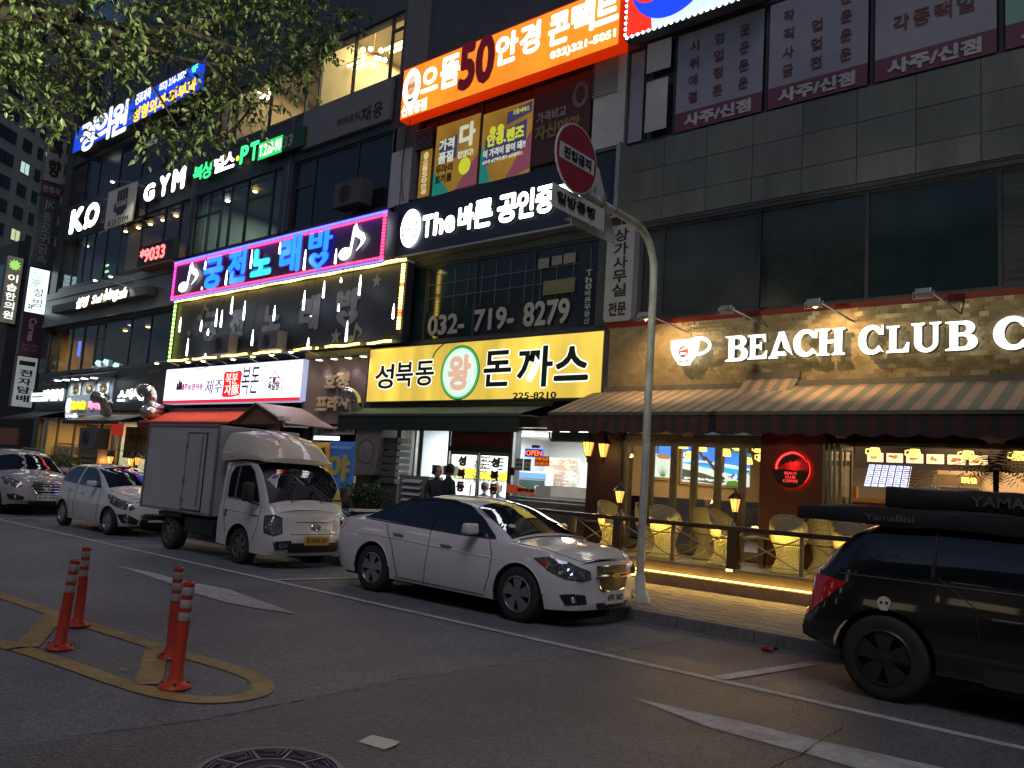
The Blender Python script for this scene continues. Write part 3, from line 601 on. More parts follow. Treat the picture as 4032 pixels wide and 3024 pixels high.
def note(t, a, b, Y, mt, name='music_note'):
 x0, x1, z0, z1 = rc(a, b, Y); w, h = x1 - x0, z1 - z0; m = M()
 m.prism([(x0 + w * (.24 + .24 * cos(2 * pi * i / 24)), z0 + h * (.18 + .18 * sin(2 * pi * i / 24))) for i in range(24)], Y - .01, Y)
 o1 = [(.40, .16), (.50, .9), (.60, 1.0), (.70, .80), (.92, .66), (1.0, .5), (.92, .36), (.68, .2), (.84, .42), (.82, .5), (.62, .62), (.56, .6), (.49, .18)]
 m.prism([(x0 + w * u, z0 + h * v) for u, v in o1], Y - .012, Y - .002); return m.build(name, mt, t)
note(t, (714, 1043), (776, 1139), Y - .06, NW); note(t, (1345, 893), (1434, 1009), Y - .06, NW)
LED = [em('led_blue', (.06, .08, 1), 4.5, samp=False), em('led_red', (1, .03, .10), 4.5, samp=False), em('led_violet', (.55, .03, .9), 4.5, samp=False)]
n = 92; st = (x1 - x0 - .1) / (n - 1)
mrow = lambda zz: [(x0 + .05 + i * st, zz) for i in range(n)]
bulbs(t, mrow(z1 - .03), LED, .035, Y - .012, flat=True, pat=lambda i: 0); bulbs(t, mrow(z1 - .12), LED, .03, Y - .012, flat=True, pat=lambda i: 1)
bulbs(t, mrow(z0 + .12), LED, .03, Y - .012, flat=True, pat=lambda i: 1)
m = M()
for x, z in mrow(z0 + .03): m.box(x - .04, x + .04, Y - .03, Y - .002, z - .025, z + .025)
m.build('blue_led_row', LED[0], t, kind='stuff')
mv = M(); mr_ = M()
for i in range(15):
 z = z0 + .06 + (z1 - z0 - .12) * i / 14
 (mv if i % 2 else mr_).box(x0 + .02, x0 + .1, Y - .03, Y - .002, z - .03, z + .03); mr_.box(x1 - .14, x1 - .04, Y - .03, Y - .002, z - .03, z + .03)
mv.build('violet_led_column', LED[2], t, kind='stuff'); mr_.build('red_led_column', LED[1], t, kind='stuff')
area('led_border_glow', ((x0 + x1) / 2, Y - .3, z1 + .02), ((x0 + x1) / 2, Y + .2, z0 + .6), x1 - x0, .06, 14, (.4, .05, 1), t); area('led_border_glow', ((x0 + x1) / 2, Y - .3, z0 - .02), ((x0 + x1) / 2, Y + .2, z0 + .9), x1 - x0, .06, 10, (1, .05, .35), t)
# --- dark lower karaoke panel framed by a yellow light rope
Y = 13.35; x0, x1, z0, z1 = P(668, 1425, Y).x, P(1598, 1040, Y).x, 4.93, 7.0
t = sign('karaoke_window_panel', 'unlit dark panel with grey letters and stars, framed by a rope of small yellow lights', x0, x1, z0, z1, Y, .2)
box('panel', x0, x1, Y + .05, Y + .3, z0, z1, mat('night_blue_panel', (.014, .017, .032), .55, var=.2, scale=2), t)
box('lintel', x0, x1, Y, Y + .3, z1, z1 + .06, mat('old_aluminium', (.3, .28, .22), .5, var=.2), t)
DG_ = mat('dim_letter', (.17, .17, .18), .6, var=.15)
for s, a, b in (('궁', (805, 1232), (856, 1340)), ('전', (912, 1216), (956, 1325)), ('노', (1040, 1205), (1103, 1298)), ('래', (1185, 1167), (1252, 1298))): ptx(s, a, b, Y + .04, DG_, t, bold=.06)
bang(t, (1330, 1144), (1414, 1280), Y + .04, DG_, None); note(t, (1372, 1272), (1425, 1345), Y + .04, mat('dim_yellow', (.16, .15, .08), .6)); note(t, (838, 1335), (862, 1395), Y + .04, DG_); note(t, (782, 1200), (820, 1258), Y + .04, MATS['dim_yellow'])
def star(cx, cz, r): return [(cx + (r if i % 2 == 0 else r * .42) * sin(pi * i / 5), cz + (r if i % 2 == 0 else r * .42) * cos(pi * i / 5)) for i in range(10)]
for a, r, q in (((1484, 1106), .2, DG_), ((1322, 1324), .24, DG_), ((795, 1300), .2, mat('dim_pink', (.2, .11, .11), .6)), ((744, 1312), .14, DG_)):
 c = P(*a, Y + .04); poly(t, 'star', star(c.x, c.z, r), Y + .035, q)
YEL = [em('rope_yellow', (1, .72, .12), 7, samp=False), em('rope_green', (.03, .7, .08), 3, samp=False), em('rope_red', (1, .12, .02), 4, samp=False), em('rope_pale', (1, .9, .5), 6, samp=False)]
n = 118; pts = [(x0 + (x1 - x0) * i / (n - 1), z1 + .03 + .018 * sin(i * .35)) for i in range(n)]
bulbs(t, pts, YEL, .036, Y - .03, flat=True, pat=lambda i: 2 if i == 48 else 1 if i == 55 else 0)
bulbs(t, [(x0 + .03 + .012 * (i % 2), z0 + .05 + i * .072) for i in range(28)], YEL, .034, Y - .03, flat=True, pat=lambda i: 1 if i % 2 else 0)
bulbs(t, [(x1 - .03, z0 + .35 + i * .085) for i in range(20)], YEL, .036, Y - .03, flat=True, pat=lambda i: 2 if i in (4, 5, 13) else 0)
bulbs(t, [(x0 + (x1 - x0 - .3) * i / 109, z0 + .03 + .014 * sin(i * .6)) for i in range(110)], YEL, .032, Y - .03, flat=True, pat=lambda i: None if (i % 17 in (13, 14, 15) or i in (66, 67, 68, 69, 78, 79)) else 0)
area('rope_glow', ((x0 + x1) / 2, Y - .25, z1 + .05), ((x0 + x1) / 2, Y + .2, z1 - .5), x1 - x0, .05, 9, (1, .75, .3), t)
# meteor light tubes hanging in front
ft = [(806, 1027, 1063), (988, 983, 1058), (1100, 953, 1001), (889, 1065, 1123), (1198, 983, 1064), (793, 1129, 1142), (1320, 979, 1040),
      (707, 1249, 1308), (790, 1260, 1305), (736, 1332, 1402), (850, 1215, 1287), (870, 1221, 1289), (911, 1167, 1237), (817, 1294, 1321), (960, 1185, 1261), (992, 1298, 1362), (806, 1391, 1410),
      (1078, 1203, 1264), (1195, 1144, 1223), (1273, 1106, 1174), (1341, 1092, 1114), (1415, 1083, 1164), (1331, 1196, 1228), (1547, 1196, 1257), (1363, 1264, 1347), (1211, 1329, 1375), (1222, 1243, 1248)]
TUBE = em('meteor_tube_white', (.85, .95, 1), 5, samp=False)
for i, (px, a, b) in enumerate(ft):
 A, B = P(px + 4, a, 13.05), P(px, b, 13.05); x = (A.x + B.x) / 2; up = 7.05 if a > 1060 and A.z < 7 else 8.4
 t = thing('meteor_light_tube', 'glowing white light tube hanging ' + ('across the blue letters of the karaoke sign' if up > 8 else 'in front of the dark lower karaoke panel'), 'light tube', (x, 13.05, B.z), 'hanging white light tubes over the karaoke front, upper row' if up > 8 else 'hanging white light tubes over the karaoke front, lower row')
 h = A.z - B.z; M().lathe([(.0, B.z), (.03, B.z + .02), (.028, B.z + h * .55), (.008, B.z + h)], c=(x, 13.05, 0), n=8).build('tube', TUBE, t)
 M().tube([(x, 13.05, A.z), (x, 13.1, max(up, A.z + .05))], .005, 4).build('wire', BLACK, t)
area('tube_glow', (-21.5, 12.9, 6.2), (-21.5, 14, 6.1), 9, 1.2, 4, (.8, .9, 1), BLD)
# --- pork restaurant lightbox
Y = 13.4; x0, x1, z0, z1 = P(641, 1588, Y).x, P(1186, 1497, Y).x, 3.52, 4.7
t = sign('pork_restaurant_sign', 'white lightbox sign with a red seal and a red bottom strip above the red awning', x0, x1, z0, z1, Y, .35)
box('casing', x0, x1, Y + .012, Y + .4, z0, z1, em('pale_side_glow', (.55, .62, .95), .5), t); box('face', x0 + .01, x1 - .01, Y, Y + .01, z0 + .1, z1 - .02, em('lilac_white_lightbox', (.78, .78, 1.0), 1.5, evar=.06), t); box('red_strip', x0 + .01, x1 - .01, Y - .004, Y + .01, z0, z0 + .1, em('red_strip_glow', (.75, .02, .04), .8), t)
DR = em('dark_red_print', (.42, .01, .05), .35)
ptx('제주농장직송', (713, 1512), (798, 1535), Y - .003, DR, t, bold=.02); ptx('제주', (812, 1496), (872, 1549), Y - .003, BK, t, bold=0.0, shear=.1)
bx = rc((884, 1463), (944, 1563), Y); text('복돈', (P(952, 1500, Y).x, P(1020, 1500, Y).x, bx[2] + .08, bx[3] + .1), Y - .003, BK, t, shear=.1)
pts = [(bx[0] + (bx[1] - bx[0]) * u, bx[2] + (bx[3] - bx[2]) * v) for u, v in ((.05, .02), (.4, .0), (.8, .03), (1, .1), (.97, .5), (1, .9), (.9, 1), (.5, .97), (.1, 1), (0, .9), (.03, .5), (0, .1))]
poly(t, 'red_seal', pts, Y - .006, em('seal_red', (.85, .01, .02), .9)); w = bx[1] - bx[0]; h = bx[3] - bx[2]
text('복분', (bx[0] + w * .15, bx[1] - w * .2, bx[2] + h * .5, bx[3] - h * .08), Y - .012, WG, t); text('자豚', (bx[0] + w * .15, bx[1] - w * .08, bx[2] + h * .08, bx[2] + h * .48), Y - .012, WG, t)
bx = rc((1049, 1490), (1110, 1528), Y); xm = (bx[0] + bx[1]) / 2; zt = bx[3] + .15
M().tube([(bx[0], Y - .008, bx[2] - .1), (bx[0], Y - .008, bx[3] - .12), (xm, Y - .008, zt + .05), (bx[1], Y - .008, bx[3] - .12), (bx[1], Y - .008, bx[2] - .1)], .012, 5).build('house_outline', DR, t)
text('육갈탕', (bx[0] + .12, bx[1] - .12, bx[2] - .06, bx[2] + .22), Y - .003, BK, t, bold=.03); disc(t, 'small_stamp', xm, bx[3] - .05, .07, .08, Y - .008, DR); text('김해부자 육갈탕집', (bx[0] + .15, bx[1] - .15, bx[2] + .28, bx[2] + .34), Y - .003, BK, t)
c = P(705, 1518, Y)
for dx, hh in ((-.1, .2), (.03, .3), (.15, .24)): poly(t, 'print_figure', [(c.x + dx - .06, c.z - .15), (c.x + dx + .06, c.z - .15), (c.x + dx + .05, c.z - .15 + hh), (c.x + dx, c.z - .1 + hh), (c.x + dx - .05, c.z - .15 + hh)], Y - .008, BK)
for i, (px, py) in enumerate(((617, 1429), (740, 1424), (800, 1420), (918, 1413), (995, 1402), (1070, 1395), (1146, 1384))):
 h = P(px, py, 12.9); gooseneck(h, (h.x + .5, 13.45, h.z - .05), (1, .8, .5), 26, 'warm lamps above the white pork restaurant sign', 'warm glowing gooseneck lamp in the row above the white sign with the red seal', 110, (1, .72, .3))
# --- plaza name wall with four downlights
PUR = mat('brown_plaster', (.16, .12, .12), .7, var=.2, scale=2, bump=.2, bscale=30)
box('plaza_wall_panel', -19.3, P(1452, 1400, 13.6).x, 13.6, 13.88, 2.9, 4.72, PUR, BLD); box('plaza_wall_band', -19.3, -16.45, 13.55, 13.88, 4.72, 4.93, DARKW, BLD)
t = thing('plaza_name_sign', 'beige raised letters of the plaza name on the brown wall under four small downlights', 'sign', (-18.3, 13.6, 3.3)); BEI = mat('beige_letter', (.55, .45, .28), .5, var=.15)
for s, a, b in (('호', (1287, 1473), (1325, 1528)), ('정', (1332, 1466), (1374, 1528)), ('프', (1251, 1564), (1292, 1618)), ('라', (1298, 1560), (1334, 1618)), ('자', (1340, 1556), (1378, 1612))):
 ptx(s, a, b, 13.58, BEI, t, bold=.05, depth=.06, name='letter')
for i, (px, py) in enumerate(((1257, 1418), (1316, 1414), (1372, 1410), (1431, 1404))):
 h = P(px, py, 13.3); t = thing('downlight', 'one of four small pinkish downlights over the plaza name letters', 'lamp', h, 'downlights over the plaza name')
 M().lathe([(.11, 0), (.11, .05), (0, .06)], c=h, n=12).build('lamp_shade', STEEL, t); M().lathe([(0, -.015), (.09, -.004)], c=h, n=12).build('bulb', em('pinkish_bulb', (1, .85, .85), 10, samp=False), t); M().tube([h + Vector((0, 0, .04)), (h.x + .1, 13.6, h.z + .06)], .012, 6).build('arm', STEEL, t)
 spot('lamp_light', h - Vector((0, 0, .03)), (h.x, 13.62, h.z - .8), 9, (1, .8, .78), 85, .8, .03, t)
# --- estate agent panel
Y = 13.6; x0, x1, z0, z1 = P(1534, 1028, Y).x, P(2440, 850, Y).x, 7.26, 8.68
t = sign('estate_agent_sign', 'dark navy panel with brilliant white letters under the window posters', x0, x1, z0, z1, Y, .3)
box('panel', x0, x1, Y, Y + .3, z0, z1, mat('navy_panel', (.018, .022, .04), .35, var=.15, scale=1.5), t); box('bottom_rail', x0, x1, Y - .02, Y + .3, z0 - .05, z0, ALU, t); box('side_rail', x1, x1 + .09, Y - .25, Y + .3, z0 + .02, z1 + .05, ALU, t)
LB = em('letter_cool_white', (.86, .92, 1), 5)
for s, a, b in (('T', (1667, 850), (1700, 930)), ('h', (1712, 838), (1743, 921)), ('e', (1752, 852), (1788, 912)), ('바', (1808, 812), (1862, 900)), ('른', (1868, 793), (1936, 888)), ('공', (1962, 772), (2034, 868)), ('인', (2040, 752), (2100, 852)), ('중', (2112, 738), (2180, 832)), ('개', (2190, 718), (2258, 820)), ('사', (2266, 700), (2345, 800))):
 chan(s, a, b, Y - .05, LB, t, dep=.05, bold=.04)
c = P(1615, 898, Y - .05); disc(t, 'logo_disc', c.x, c.z, .36, .5, Y - .05, LB, d=.02); text('바른', (c.x - .3, c.x + .3, c.z - .28, c.z + .14), Y - .052, MATS['navy_panel'], t, bold=.0); box('logo_line', c.x - .012, c.x + .012, Y - .058, Y - .05, c.z - .45, c.z + .45, MATS['navy_panel'], t)
text('대표', rc((2227, 858), (2262, 866), Y), Y - .003, GREYL, t)
t = thing('estate_agent_window_lettering', 'dim grey telephone number and small notices on the dark window below the navy panel', 'lettering', (-12.5, 13.88, 5.1))
for s, a, b in (('032-', (1688, 1245), (1826, 1311)), ('719-', (1870, 1220), (2022, 1292)), ('8279', (2064, 1192), (2241, 1272))): ptx(s, a, b, 13.875, GREYL, t, bold=.03)
column('The바른부동산', P(2315, 1165, 13.87).x, P(2320, 1060, 13.87).z, P(2310, 1276, 13.87).z, .16, 13.875, GREYL, t, bold=.02)
for a, b, q in (((2120, 1020), (2160, 1052), DG_), ((2174, 1010), (2212, 1040), DG_), ((2220, 1000), (2265, 1032), DG_), ((2140, 1108), (2262, 1148), mat('dim_notice', (.12, .13, .05), .6))):
 bx = rc(a, b, 13.87); box('notice', bx[0], bx[1], 13.872, 13.878, bx[2], bx[3], q, t)
text('032.719.8279', rc((2148, 1120), (2258, 1136), 13.87), 13.868, DG_, t, name='notice_lettering')
m = M()
for i in range(13):
 x = -14.8 + i * .45; m.box(x, x + .012, 13.885, 13.89, 5.75, 6.8)
m.box(-14.9, -10.2, 13.883, 13.887, 6.45, 6.462); m.box(-14.9, -10.2, 13.883, 13.887, 6.1, 6.112); m.build('window_grid_line', mat('grid_line', (.12, .13, .15), .5), t, kind='stuff')
# --- rounded vertical office sign
Y = 13.6; x0, x1, z0, z1 = P(2374, 1268, Y).x, P(2483, 1258, Y).x, P(2374, 1270, Y).z, P(2400, 893, Y).z
t = sign('office_vertical_sign', 'tall pale vertical sign with rounded corners and dark letters behind the road sign pole', x0, x1, z0, z1, Y, .2)
r = .08; pr = []
for cx, cz, a0 in ((x1 - r, z1 - r, 0), (x0 + r, z1 - r, 90), (x0 + r, z0 + r, 180), (x1 - r, z0 + r, 270)): pr += [(cx + r * cos(R(a0 + k * 22.5)), cz + r * sin(R(a0 + k * 22.5))) for k in range(5)]
M().prism(pr, Y, Y + .2).build('panel', mat('pale_lilac_panel', (.28, .27, .31), .5, var=.1), t)
column('상가사무실', (x0 + x1) / 2 + .02, z1 - .08, z0 + .5, .34, Y - .001, BK, t, bold=.02, gap=.1); text('전문', (x0 + .12, x1 - .12, z0 + .12, z0 + .4), Y - .001, BK, t, bold=.03)
# --- optician window posters
Y = 13.86
def poster(name, label, a, b, mt, lit=True): bx = rc(a, b, Y); t = thing(name, label, 'poster', ((bx[0] + bx[1]) / 2, Y, bx[2])); box('sheet', bx[0], bx[1], Y, Y + .01, bx[2], bx[3], mt, t); return t, bx
GOLD = em('poster_gold', (.42, .23, .03), .42, evar=.35); TEAL = em('poster_teal', (.02, .25, .2), .45); PINK = em('poster_pink', (.3, .08, .13), .4); PUP = em('poster_purple', (.07, .06, .2), .4); PW = em('poster_white', (.75, .8, .6), .55); PY = em('poster_lime', (.65, .7, .04), .6); CR = em('poster_cream', (.85, .7, .35), .55)
t, bx = poster('narrow_optician_poster', 'narrow upright gold poster with pale letters at the left end of the poster windows', (1658, 597), (1688, 770), GOLD)
column('으뜸50안경', (bx[0] + bx[1]) / 2, bx[3] - .28, bx[2] + .06, .2, Y - .004, CR, t, bold=.03); disc(t, 'emblem', (bx[0] + bx[1]) / 2, bx[3] - .16, .09, .11, Y - .006, CR)
t, bx = poster('rabbit_optician_poster', 'gold window poster with teal and pink corners and white letters', (1722, 500), (1872, 733), GOLD); w = bx[1] - bx[0]; h = bx[3] - bx[2]
X = lambda u: bx[0] + w * u; Z = lambda v: bx[2] + h * v
poly(t, 'teal_corner', [(X(0), Z(0)), (X(.42), Z(0)), (X(.0), Z(.35))], Y - .004, TEAL); poly(t, 'pink_corner', [(X(.5), Z(0)), (X(1), Z(0)), (X(1), Z(.45))], Y - .004, PINK); poly(t, 'purple_block', [(X(.12), Z(.42)), (X(.52), Z(.48)), (X(.5), Z(.8)), (X(.1), Z(.76))], Y - .006, PUP)
text('가격', (X(.1), X(.45), Z(.62), Z(.78)), Y - .012, PW, t, bold=.03); text('품질', (X(.1), X(.45), Z(.44), Z(.6)), Y - .012, PW, t, bold=.03); text('다', (X(.56), X(.92), Z(.58), Z(.92)), Y - .012, PW, t, bold=.05); text('잡았다!', (X(.55), X(.9), Z(.44), Z(.54)), Y - .012, PW, t, bold=.02)
text('두마리', (X(.06), X(.45), Z(.3), Z(.42)), Y - .012, BK, t, bold=.02); text('토끼를', (X(.06), X(.45), Z(.16), Z(.28)), Y - .012, BK, t, bold=.02); disc(t, 'rabbit_coin', X(.72), Z(.32), .2, .22, Y - .01, PY); 
t, bx = poster('lens_optician_poster', 'gold and teal window poster with large lime green letters and two round eyes', (1905, 452), (2082, 692), GOLD); w = bx[1] - bx[0]; h = bx[3] - bx[2]
poly(t, 'teal_corner', [(X(0), Z(0)), (X(.25), Z(0)), (X(.0), Z(.6))], Y - .004, TEAL); poly(t, 'orange_edge', [(X(1), Z(.1)), (X(1), Z(.6)), (X(.5), Z(.0))], Y - .004, PINK); poly(t, 'speech_bubble', [(X(.5), Z(.76)), (X(.98), Z(.84)), (X(.98), Z(.98)), (X(.5), Z(.92))], Y - .008, PUP); poly(t, 'purple_block', [(X(.08), Z(.28)), (X(.9), Z(.38)), (X(.9), Z(.76)), (X(.08), Z(.64))], Y - .006, PUP)
text('안경.렌즈', (X(.12), X(.86), Z(.52), Z(.7)), Y - .012, PY, t, bold=.05); text('이 가격이 말이 돼?!', (X(.06), X(.9), Z(.38), Z(.49)), Y - .012, PW, t, bold=.02); text('#안경 #콘택트렌즈 #선글라스', (X(.06), X(.86), Z(.3), Z(.35)), Y - .012, PW, t); text('으뜸서비스', (X(.62), X(.94), Z(.86), Z(.93)), Y - .014, PY, t)
for u in (.22, .38): disc(t, 'eye', X(u), Z(.74), .1, .1, Y - .012, PY)
DKR = mat('unlit_poster_red', (.07, .025, .025), .5, var=.2); t, bx = poster('unlit_optician_poster', 'unlit dark red window poster with dim letters and a small oval portrait', (2106, 350), (2315, 600), DKR); w = bx[1] - bx[0]; h = bx[3] - bx[2]
text('가격비교', (X(.08), X(.6), Z(.52), Z(.66)), Y - .008, GREYL, t, bold=.03); text('자신만만', (X(.06), X(.85), Z(.3), Z(.5)), Y - .008, mat('dim_ochre', (.2, .17, .07), .6), t, bold=.05); disc(t, 'oval_portrait', X(.82), Z(.74), .22, .3, Y - .008, DG_); disc(t, 'oval_face', X(.82), Z(.74), .12, .2, Y - .014, DKR)
t, bx = poster('narrow_unlit_poster', 'narrow unlit dark red poster with vertical letters beside the white infill panel', (2338, 373), (2385, 590), DKR); column('으뜸50안경', (bx[0] + bx[1]) / 2, bx[3] - .35, bx[2] + .05, .2, Y - .006, DG_, t, bold=.02); disc(t, 'emblem', (bx[0] + bx[1]) / 2, bx[3] - .2, .1, .12, Y - .006, DG_)
# --- beauty room panel below the warm windows
t = thing('chaeung_panel', 'long unlit grey panel with small brush letters below the warm lit windows', 'sign', (-19, 13.7, 11.5)); bx = rc((1195, 475), (1543, 455), 13.7); box('panel', bx[0], bx[1] - .1, 13.7, 13.8, 11.3, 12.5, mat('panel_grey', (.15, .15, .16), .5, var=.1), t); text('채웅', rc((1425, 425), (1505, 455), 13.69), 13.69, BK, t, bold=.0); text('예약 문의 상담 안내', rc((1330, 470), (1415, 468), 13.69), 13.69, mat('faint_print', (.05, .05, .06), .6), t)
# --- fortune teller banners in the top right windows
MAG = mat('plum_band', (.13, .04, .08), .6, var=.1); LIL = mat('banner_white', (.25, .25, .32), .6, var=.06); BRN = mat('banner_ink', (.13, .04, .05), .6, var=0)
def banner(label, x0, x1, z1, rows, big=None, emb=False, col=LIL):
 t = thing('fortune_banner', label, 'banner', ((x0 + x1) / 2, 13.86, 8.85), 'fortune teller window banners')
 box('sheet', x0 + .04, x1 - .04, 13.86, 13.875, 9.27, z1, col, t); box('plum_band', x0 + .04, x1 - .04, 13.855, 13.87, 8.87, 9.27, MAG, t)
 w = x1 - x0; s = '사주/신점'
 text(s, (x0 + w * .13, x1 - w * .13, 8.93, 9.2), 13.852, mat('band_letter', (.4, .4, .42), .6), t, bold=.05)
 for i, row in enumerate(rows):
  for j, chh in enumerate(row):
   if chh == ' ': continue
   cx = x0 + w * (.22 + .28 * j) if len(row) == 3 else x0 + w * (.24 + .17 * j); cz = 10.62 - i * .36 if len(row) == 3 else 9.83
   s_ = .1 if len(row) == 3 else .13
   text(chh, (cx - s_, cx + s_, cz - s_ * 1.15, cz + s_ * 1.15), 13.855, BRN, t, bold=.015)
 if emb: taeguk(t, (x0 + x1) / 2 - .05, 10.98, .47, 13.85, mat('dull_red', (.3, .02, .02), .6), mat('dull_blue', (.01, .02, .28), .6))
banner('pale banner with three columns of letters, leftmost of the four in the top right windows', -7.98, -6.07, 10.95, ['시험운', '취업운', '애정운', '결혼운'])
banner('pale banner with three columns of letters, second from the left in the top right windows', -6.03, -4.17, 10.95, ['작 운', '직업운', '사업운', '금전운'])
banner('pale banner with a blue and red circle in the top right windows', -4.13, -2.22, 10.95, ['각종택일'], emb=True)
banner('greenish pale banner cut by the right edge of the photo', -2.18, -.32, 10.95, ['가족운', '건강운'], col=mat('banner_green', (.2, .34, .32), .6, var=.06))
box('blank_sheet', -9.05, -8.72, 13.86, 13.87, 8.9, 10.9, LIL, BLD)
# --- cafe band: metal scales, big letters, cup, floodlights
x0, x1, z0, z1 = P(2377, 1450, 13.7).x, 1.2, 3.66, 4.9
t = thing('cafe_sign', 'cafe sign band of golden metal scales with big white serif letters and a cup', 'sign', (-5, 13.7, 3.66))
box('backing', x0, x1, 13.72, 13.9, z0, z1, BACK, t); box('red_top_strip', x0, x1, 13.66, 13.92, z1, z1 + .1, mat('red_strip_paint', (.2, .01, .008), .45, var=.1), t)
SCL = [mat('scale_metal_a', (.42, .31, .18), .38, metal=.3, var=.1, scale=4), mat('scale_metal_b', (.37, .27, .15), .42, metal=.3, var=.1, scale=4)]
def scale_mesh():
 m = M(); w = .064; pr = [(-w, .1), (w, .1), (w, 0)] + [(w * cos(R(a)), -.042 * sin(R(a)) * 1.2) for a in (20, 45, 70, 90, 110, 135, 160)] + [(-w, 0)]
 return m.prism(pr, 0, .006)
protos = [scale_mesh().build('scale', q, t, local=True) for q in SCL]; allsc = []
nr = 16; dz = (z1 - z0) / nr
for r in range(nr + 1):
 for c in range(int((x1 - x0) / .13)):
  x = x0 + .065 + c * .13 + (.065 if r % 2 else 0); z = z0 + .035 + r * dz * .96
  if x < x1 - .05 and z < z1 - .06: allsc.append((x, z))
allsc.sort(key=lambda p: abs(p[0] + 2.9) + abs(p[1] - 4.1) * .6); rest = M(); sm = scale_mesh()
for i, (x, z) in enumerate(allsc):
 tilt = random.uniform(-.12, .12); roll = random.uniform(-.1, .1); lean = .27 + random.uniform(-.07, .12)
 if i < 300:
  q = protos[i % 2] if i < 2 else protos[random.randrange(2)].copy()
  if i > 1: COL.objects.link(q)
  q.location = Vector((x, 13.705, z)) - org(t); q.rotation_euler = (lean, roll * .4, tilt)
 else:
  Mx = Matrix.Translation((x, 13.705, z)) @ Matrix.Rotation(tilt, 4, 'Z') @ Matrix.Rotation(lean, 4, 'X')
  rest.add([Mx @ Vector(v) for v in sm.v], sm.f, random.randrange(2))
rest.build('scale_field', SCL, t, kind='stuff')
FACE = em('cafe_letter_face', (.93, 1.0, .86), 2.0, evar=.35, stretch=(14, 1, .7)); RET = mat('letter_return_white', (.5, .48, .42), .5, var=.1)
def arc(cx, cz, rx, rz, a0, a1, n=22): return [(cx + rx * cos(R(a0 + (a1 - a0) * i / n)), cz + rz * sin(R(a0 + (a1 - a0) * i / n))) for i in range(n + 1)]
def hol(outer, holes):
 """polygon with holes as one outline (bridge cuts)"""
 pts = list(outer)
 for h in holes:
  bi = min(range(len(pts)), key=lambda i: hypot(pts[i][0] - h[0][0], pts[i][1] - h[0][1])); pts = pts[:bi + 1] + h + [h[0]] + pts[bi:]
 return pts
s_ = .06
GLY = {
 'B': hol([(0, 1), (.62, 1)] + arc(.62, .76, .3, .24, 90, -60, 12) + arc(.64, .28, .36, .28, 60, -90, 14) + [(0, 0), (.0, .05), (.14, .09), (.14, .91), (0, .95)], [[(.4, .88), (.4, .6), (.52, .6)] + arc(.52, .74, .14, .14, -70, 80, 8) + [(.5, .88)], [(.4, .48), (.4, .12), (.54, .12)] + arc(.54, .3, .17, .18, -80, 80, 8) + [(.5, .48)]]),
 'E': [(0, 1), (.9, 1), (.93, .7), (.86, .7), (.72, .87), (.4, .87), (.4, .58), (.6, .58), (.66, .68), (.72, .68), (.72, .36), (.66, .36), (.6, .45), (.4, .45), (.4, .13), (.74, .13), (.92, .32), (1, .32), (.95, 0), (0, 0), (0, .06), (.13, .09), (.13, .91), (0, .94)],
 'A': hol([(.38, 1), (.6, 1), (.92, .1), (1, .06), (1, 0), (.6, 0), (.6, .06), (.68, .1), (.63, .25), (.32, .25), (.27, .1), (.36, .06), (.36, 0), (0, 0), (0, .06), (.08, .1), (.36, .9)], [[(.36, .38), (.59, .38), (.48, .74)]]),
 'C': arc(.52, .5, .52, .52, 40, 320, 30) + [(1, .05)] + [(.8, .3)] + arc(.56, .5, .26, .36, -62, -298, 24) + [(.8, .68), (.98, .66), (.98, 1.0), (.9, 1)],
 'H': [(0, 1), (.46, 1), (.46, .94), (.36, .9), (.36, .58), (.64, .58), (.64, .9), (.54, .94), (.54, 1), (1, 1), (1, .94), (.9, .9), (.9, .1), (1, .06), (1, 0), (.54, 0), (.54, .06), (.64, .1), (.64, .45), (.36, .45), (.36, .1), (.46, .06), (.46, 0), (0, 0), (0, .06), (.1, .1), (.1, .9), (0, .94)],
 'L': [(0, 1), (.58, 1), (.58, .94), (.44, .9), (.44, .12), (.74, .12), (.9, .36), (1, .36), (.97, 0), (0, 0), (0, .06), (.14, .1), (.14, .9), (0, .94)],
 'U': [(0, 1), (.46, 1), (.46, .94), (.36, .9), (.36, .35)] + arc(.54, .32, .19, .2, 180, 350, 14) + [(.73, .9), (.62, .94), (.62, 1), (1, 1), (1, .94), (.9, .9), (.9, .35)] + arc(.5, .34, .4, .36, 0, -180, 20) + [(.1, .9), (0, .94)],
}
def glyph(ch, a, b, Y, t, face=None):
 bx = rc(a, b, Y); w = bx[1] - bx[0]; h = bx[3] - bx[2]; pts = [(bx[0] + u * w, bx[2] + v * h) for u, v in GLY[ch]]
 bm = bmesh.new()
 vs = []
 for p in pts:
  vs.append(bm.verts.new((p[0], 0, p[1])))
 bm.free()
 from mathutils.geometry import tessellate_polygon
 tri = tessellate_polygon([[Vector((p[0], p[1], 0)) for p in pts]])
 n = len(pts); V = [(p[0], Y, p[1]) for p in pts]; m = M(); m.add(V, [tuple(q) for q in tri]); m.build('letter', FACE, t)
 m = M(); m.add([(p[0], Y + .002, p[1]) for p in pts] + [(p[0], Y + .13, p[1]) for p in pts], [(i, i + n, (i + 1) % n + n, (i + 1) % n) for i in range(n)]); m.build('letter_return', RET, t)
for ch, a, b in (('B', (2858, 1325), (2944, 1420)), ('E', (2945, 1320), (3020, 1412)), ('A', (3028, 1310), (3128, 1408)), ('C', (3124, 1302), (3217, 1400)), ('H', (3218, 1297), (3326, 1396)), ('C', (3380, 1286), (3480, 1392)),
                 ('L', (3490, 1285), (3580, 1386)), ('U', (3588, 1274), (3706, 1382)), ('B', (3722, 1268), (3850, 1376)), ('C', (3910, 1252), (4060, 1372))): glyph(ch, a, b, 13.42, t)
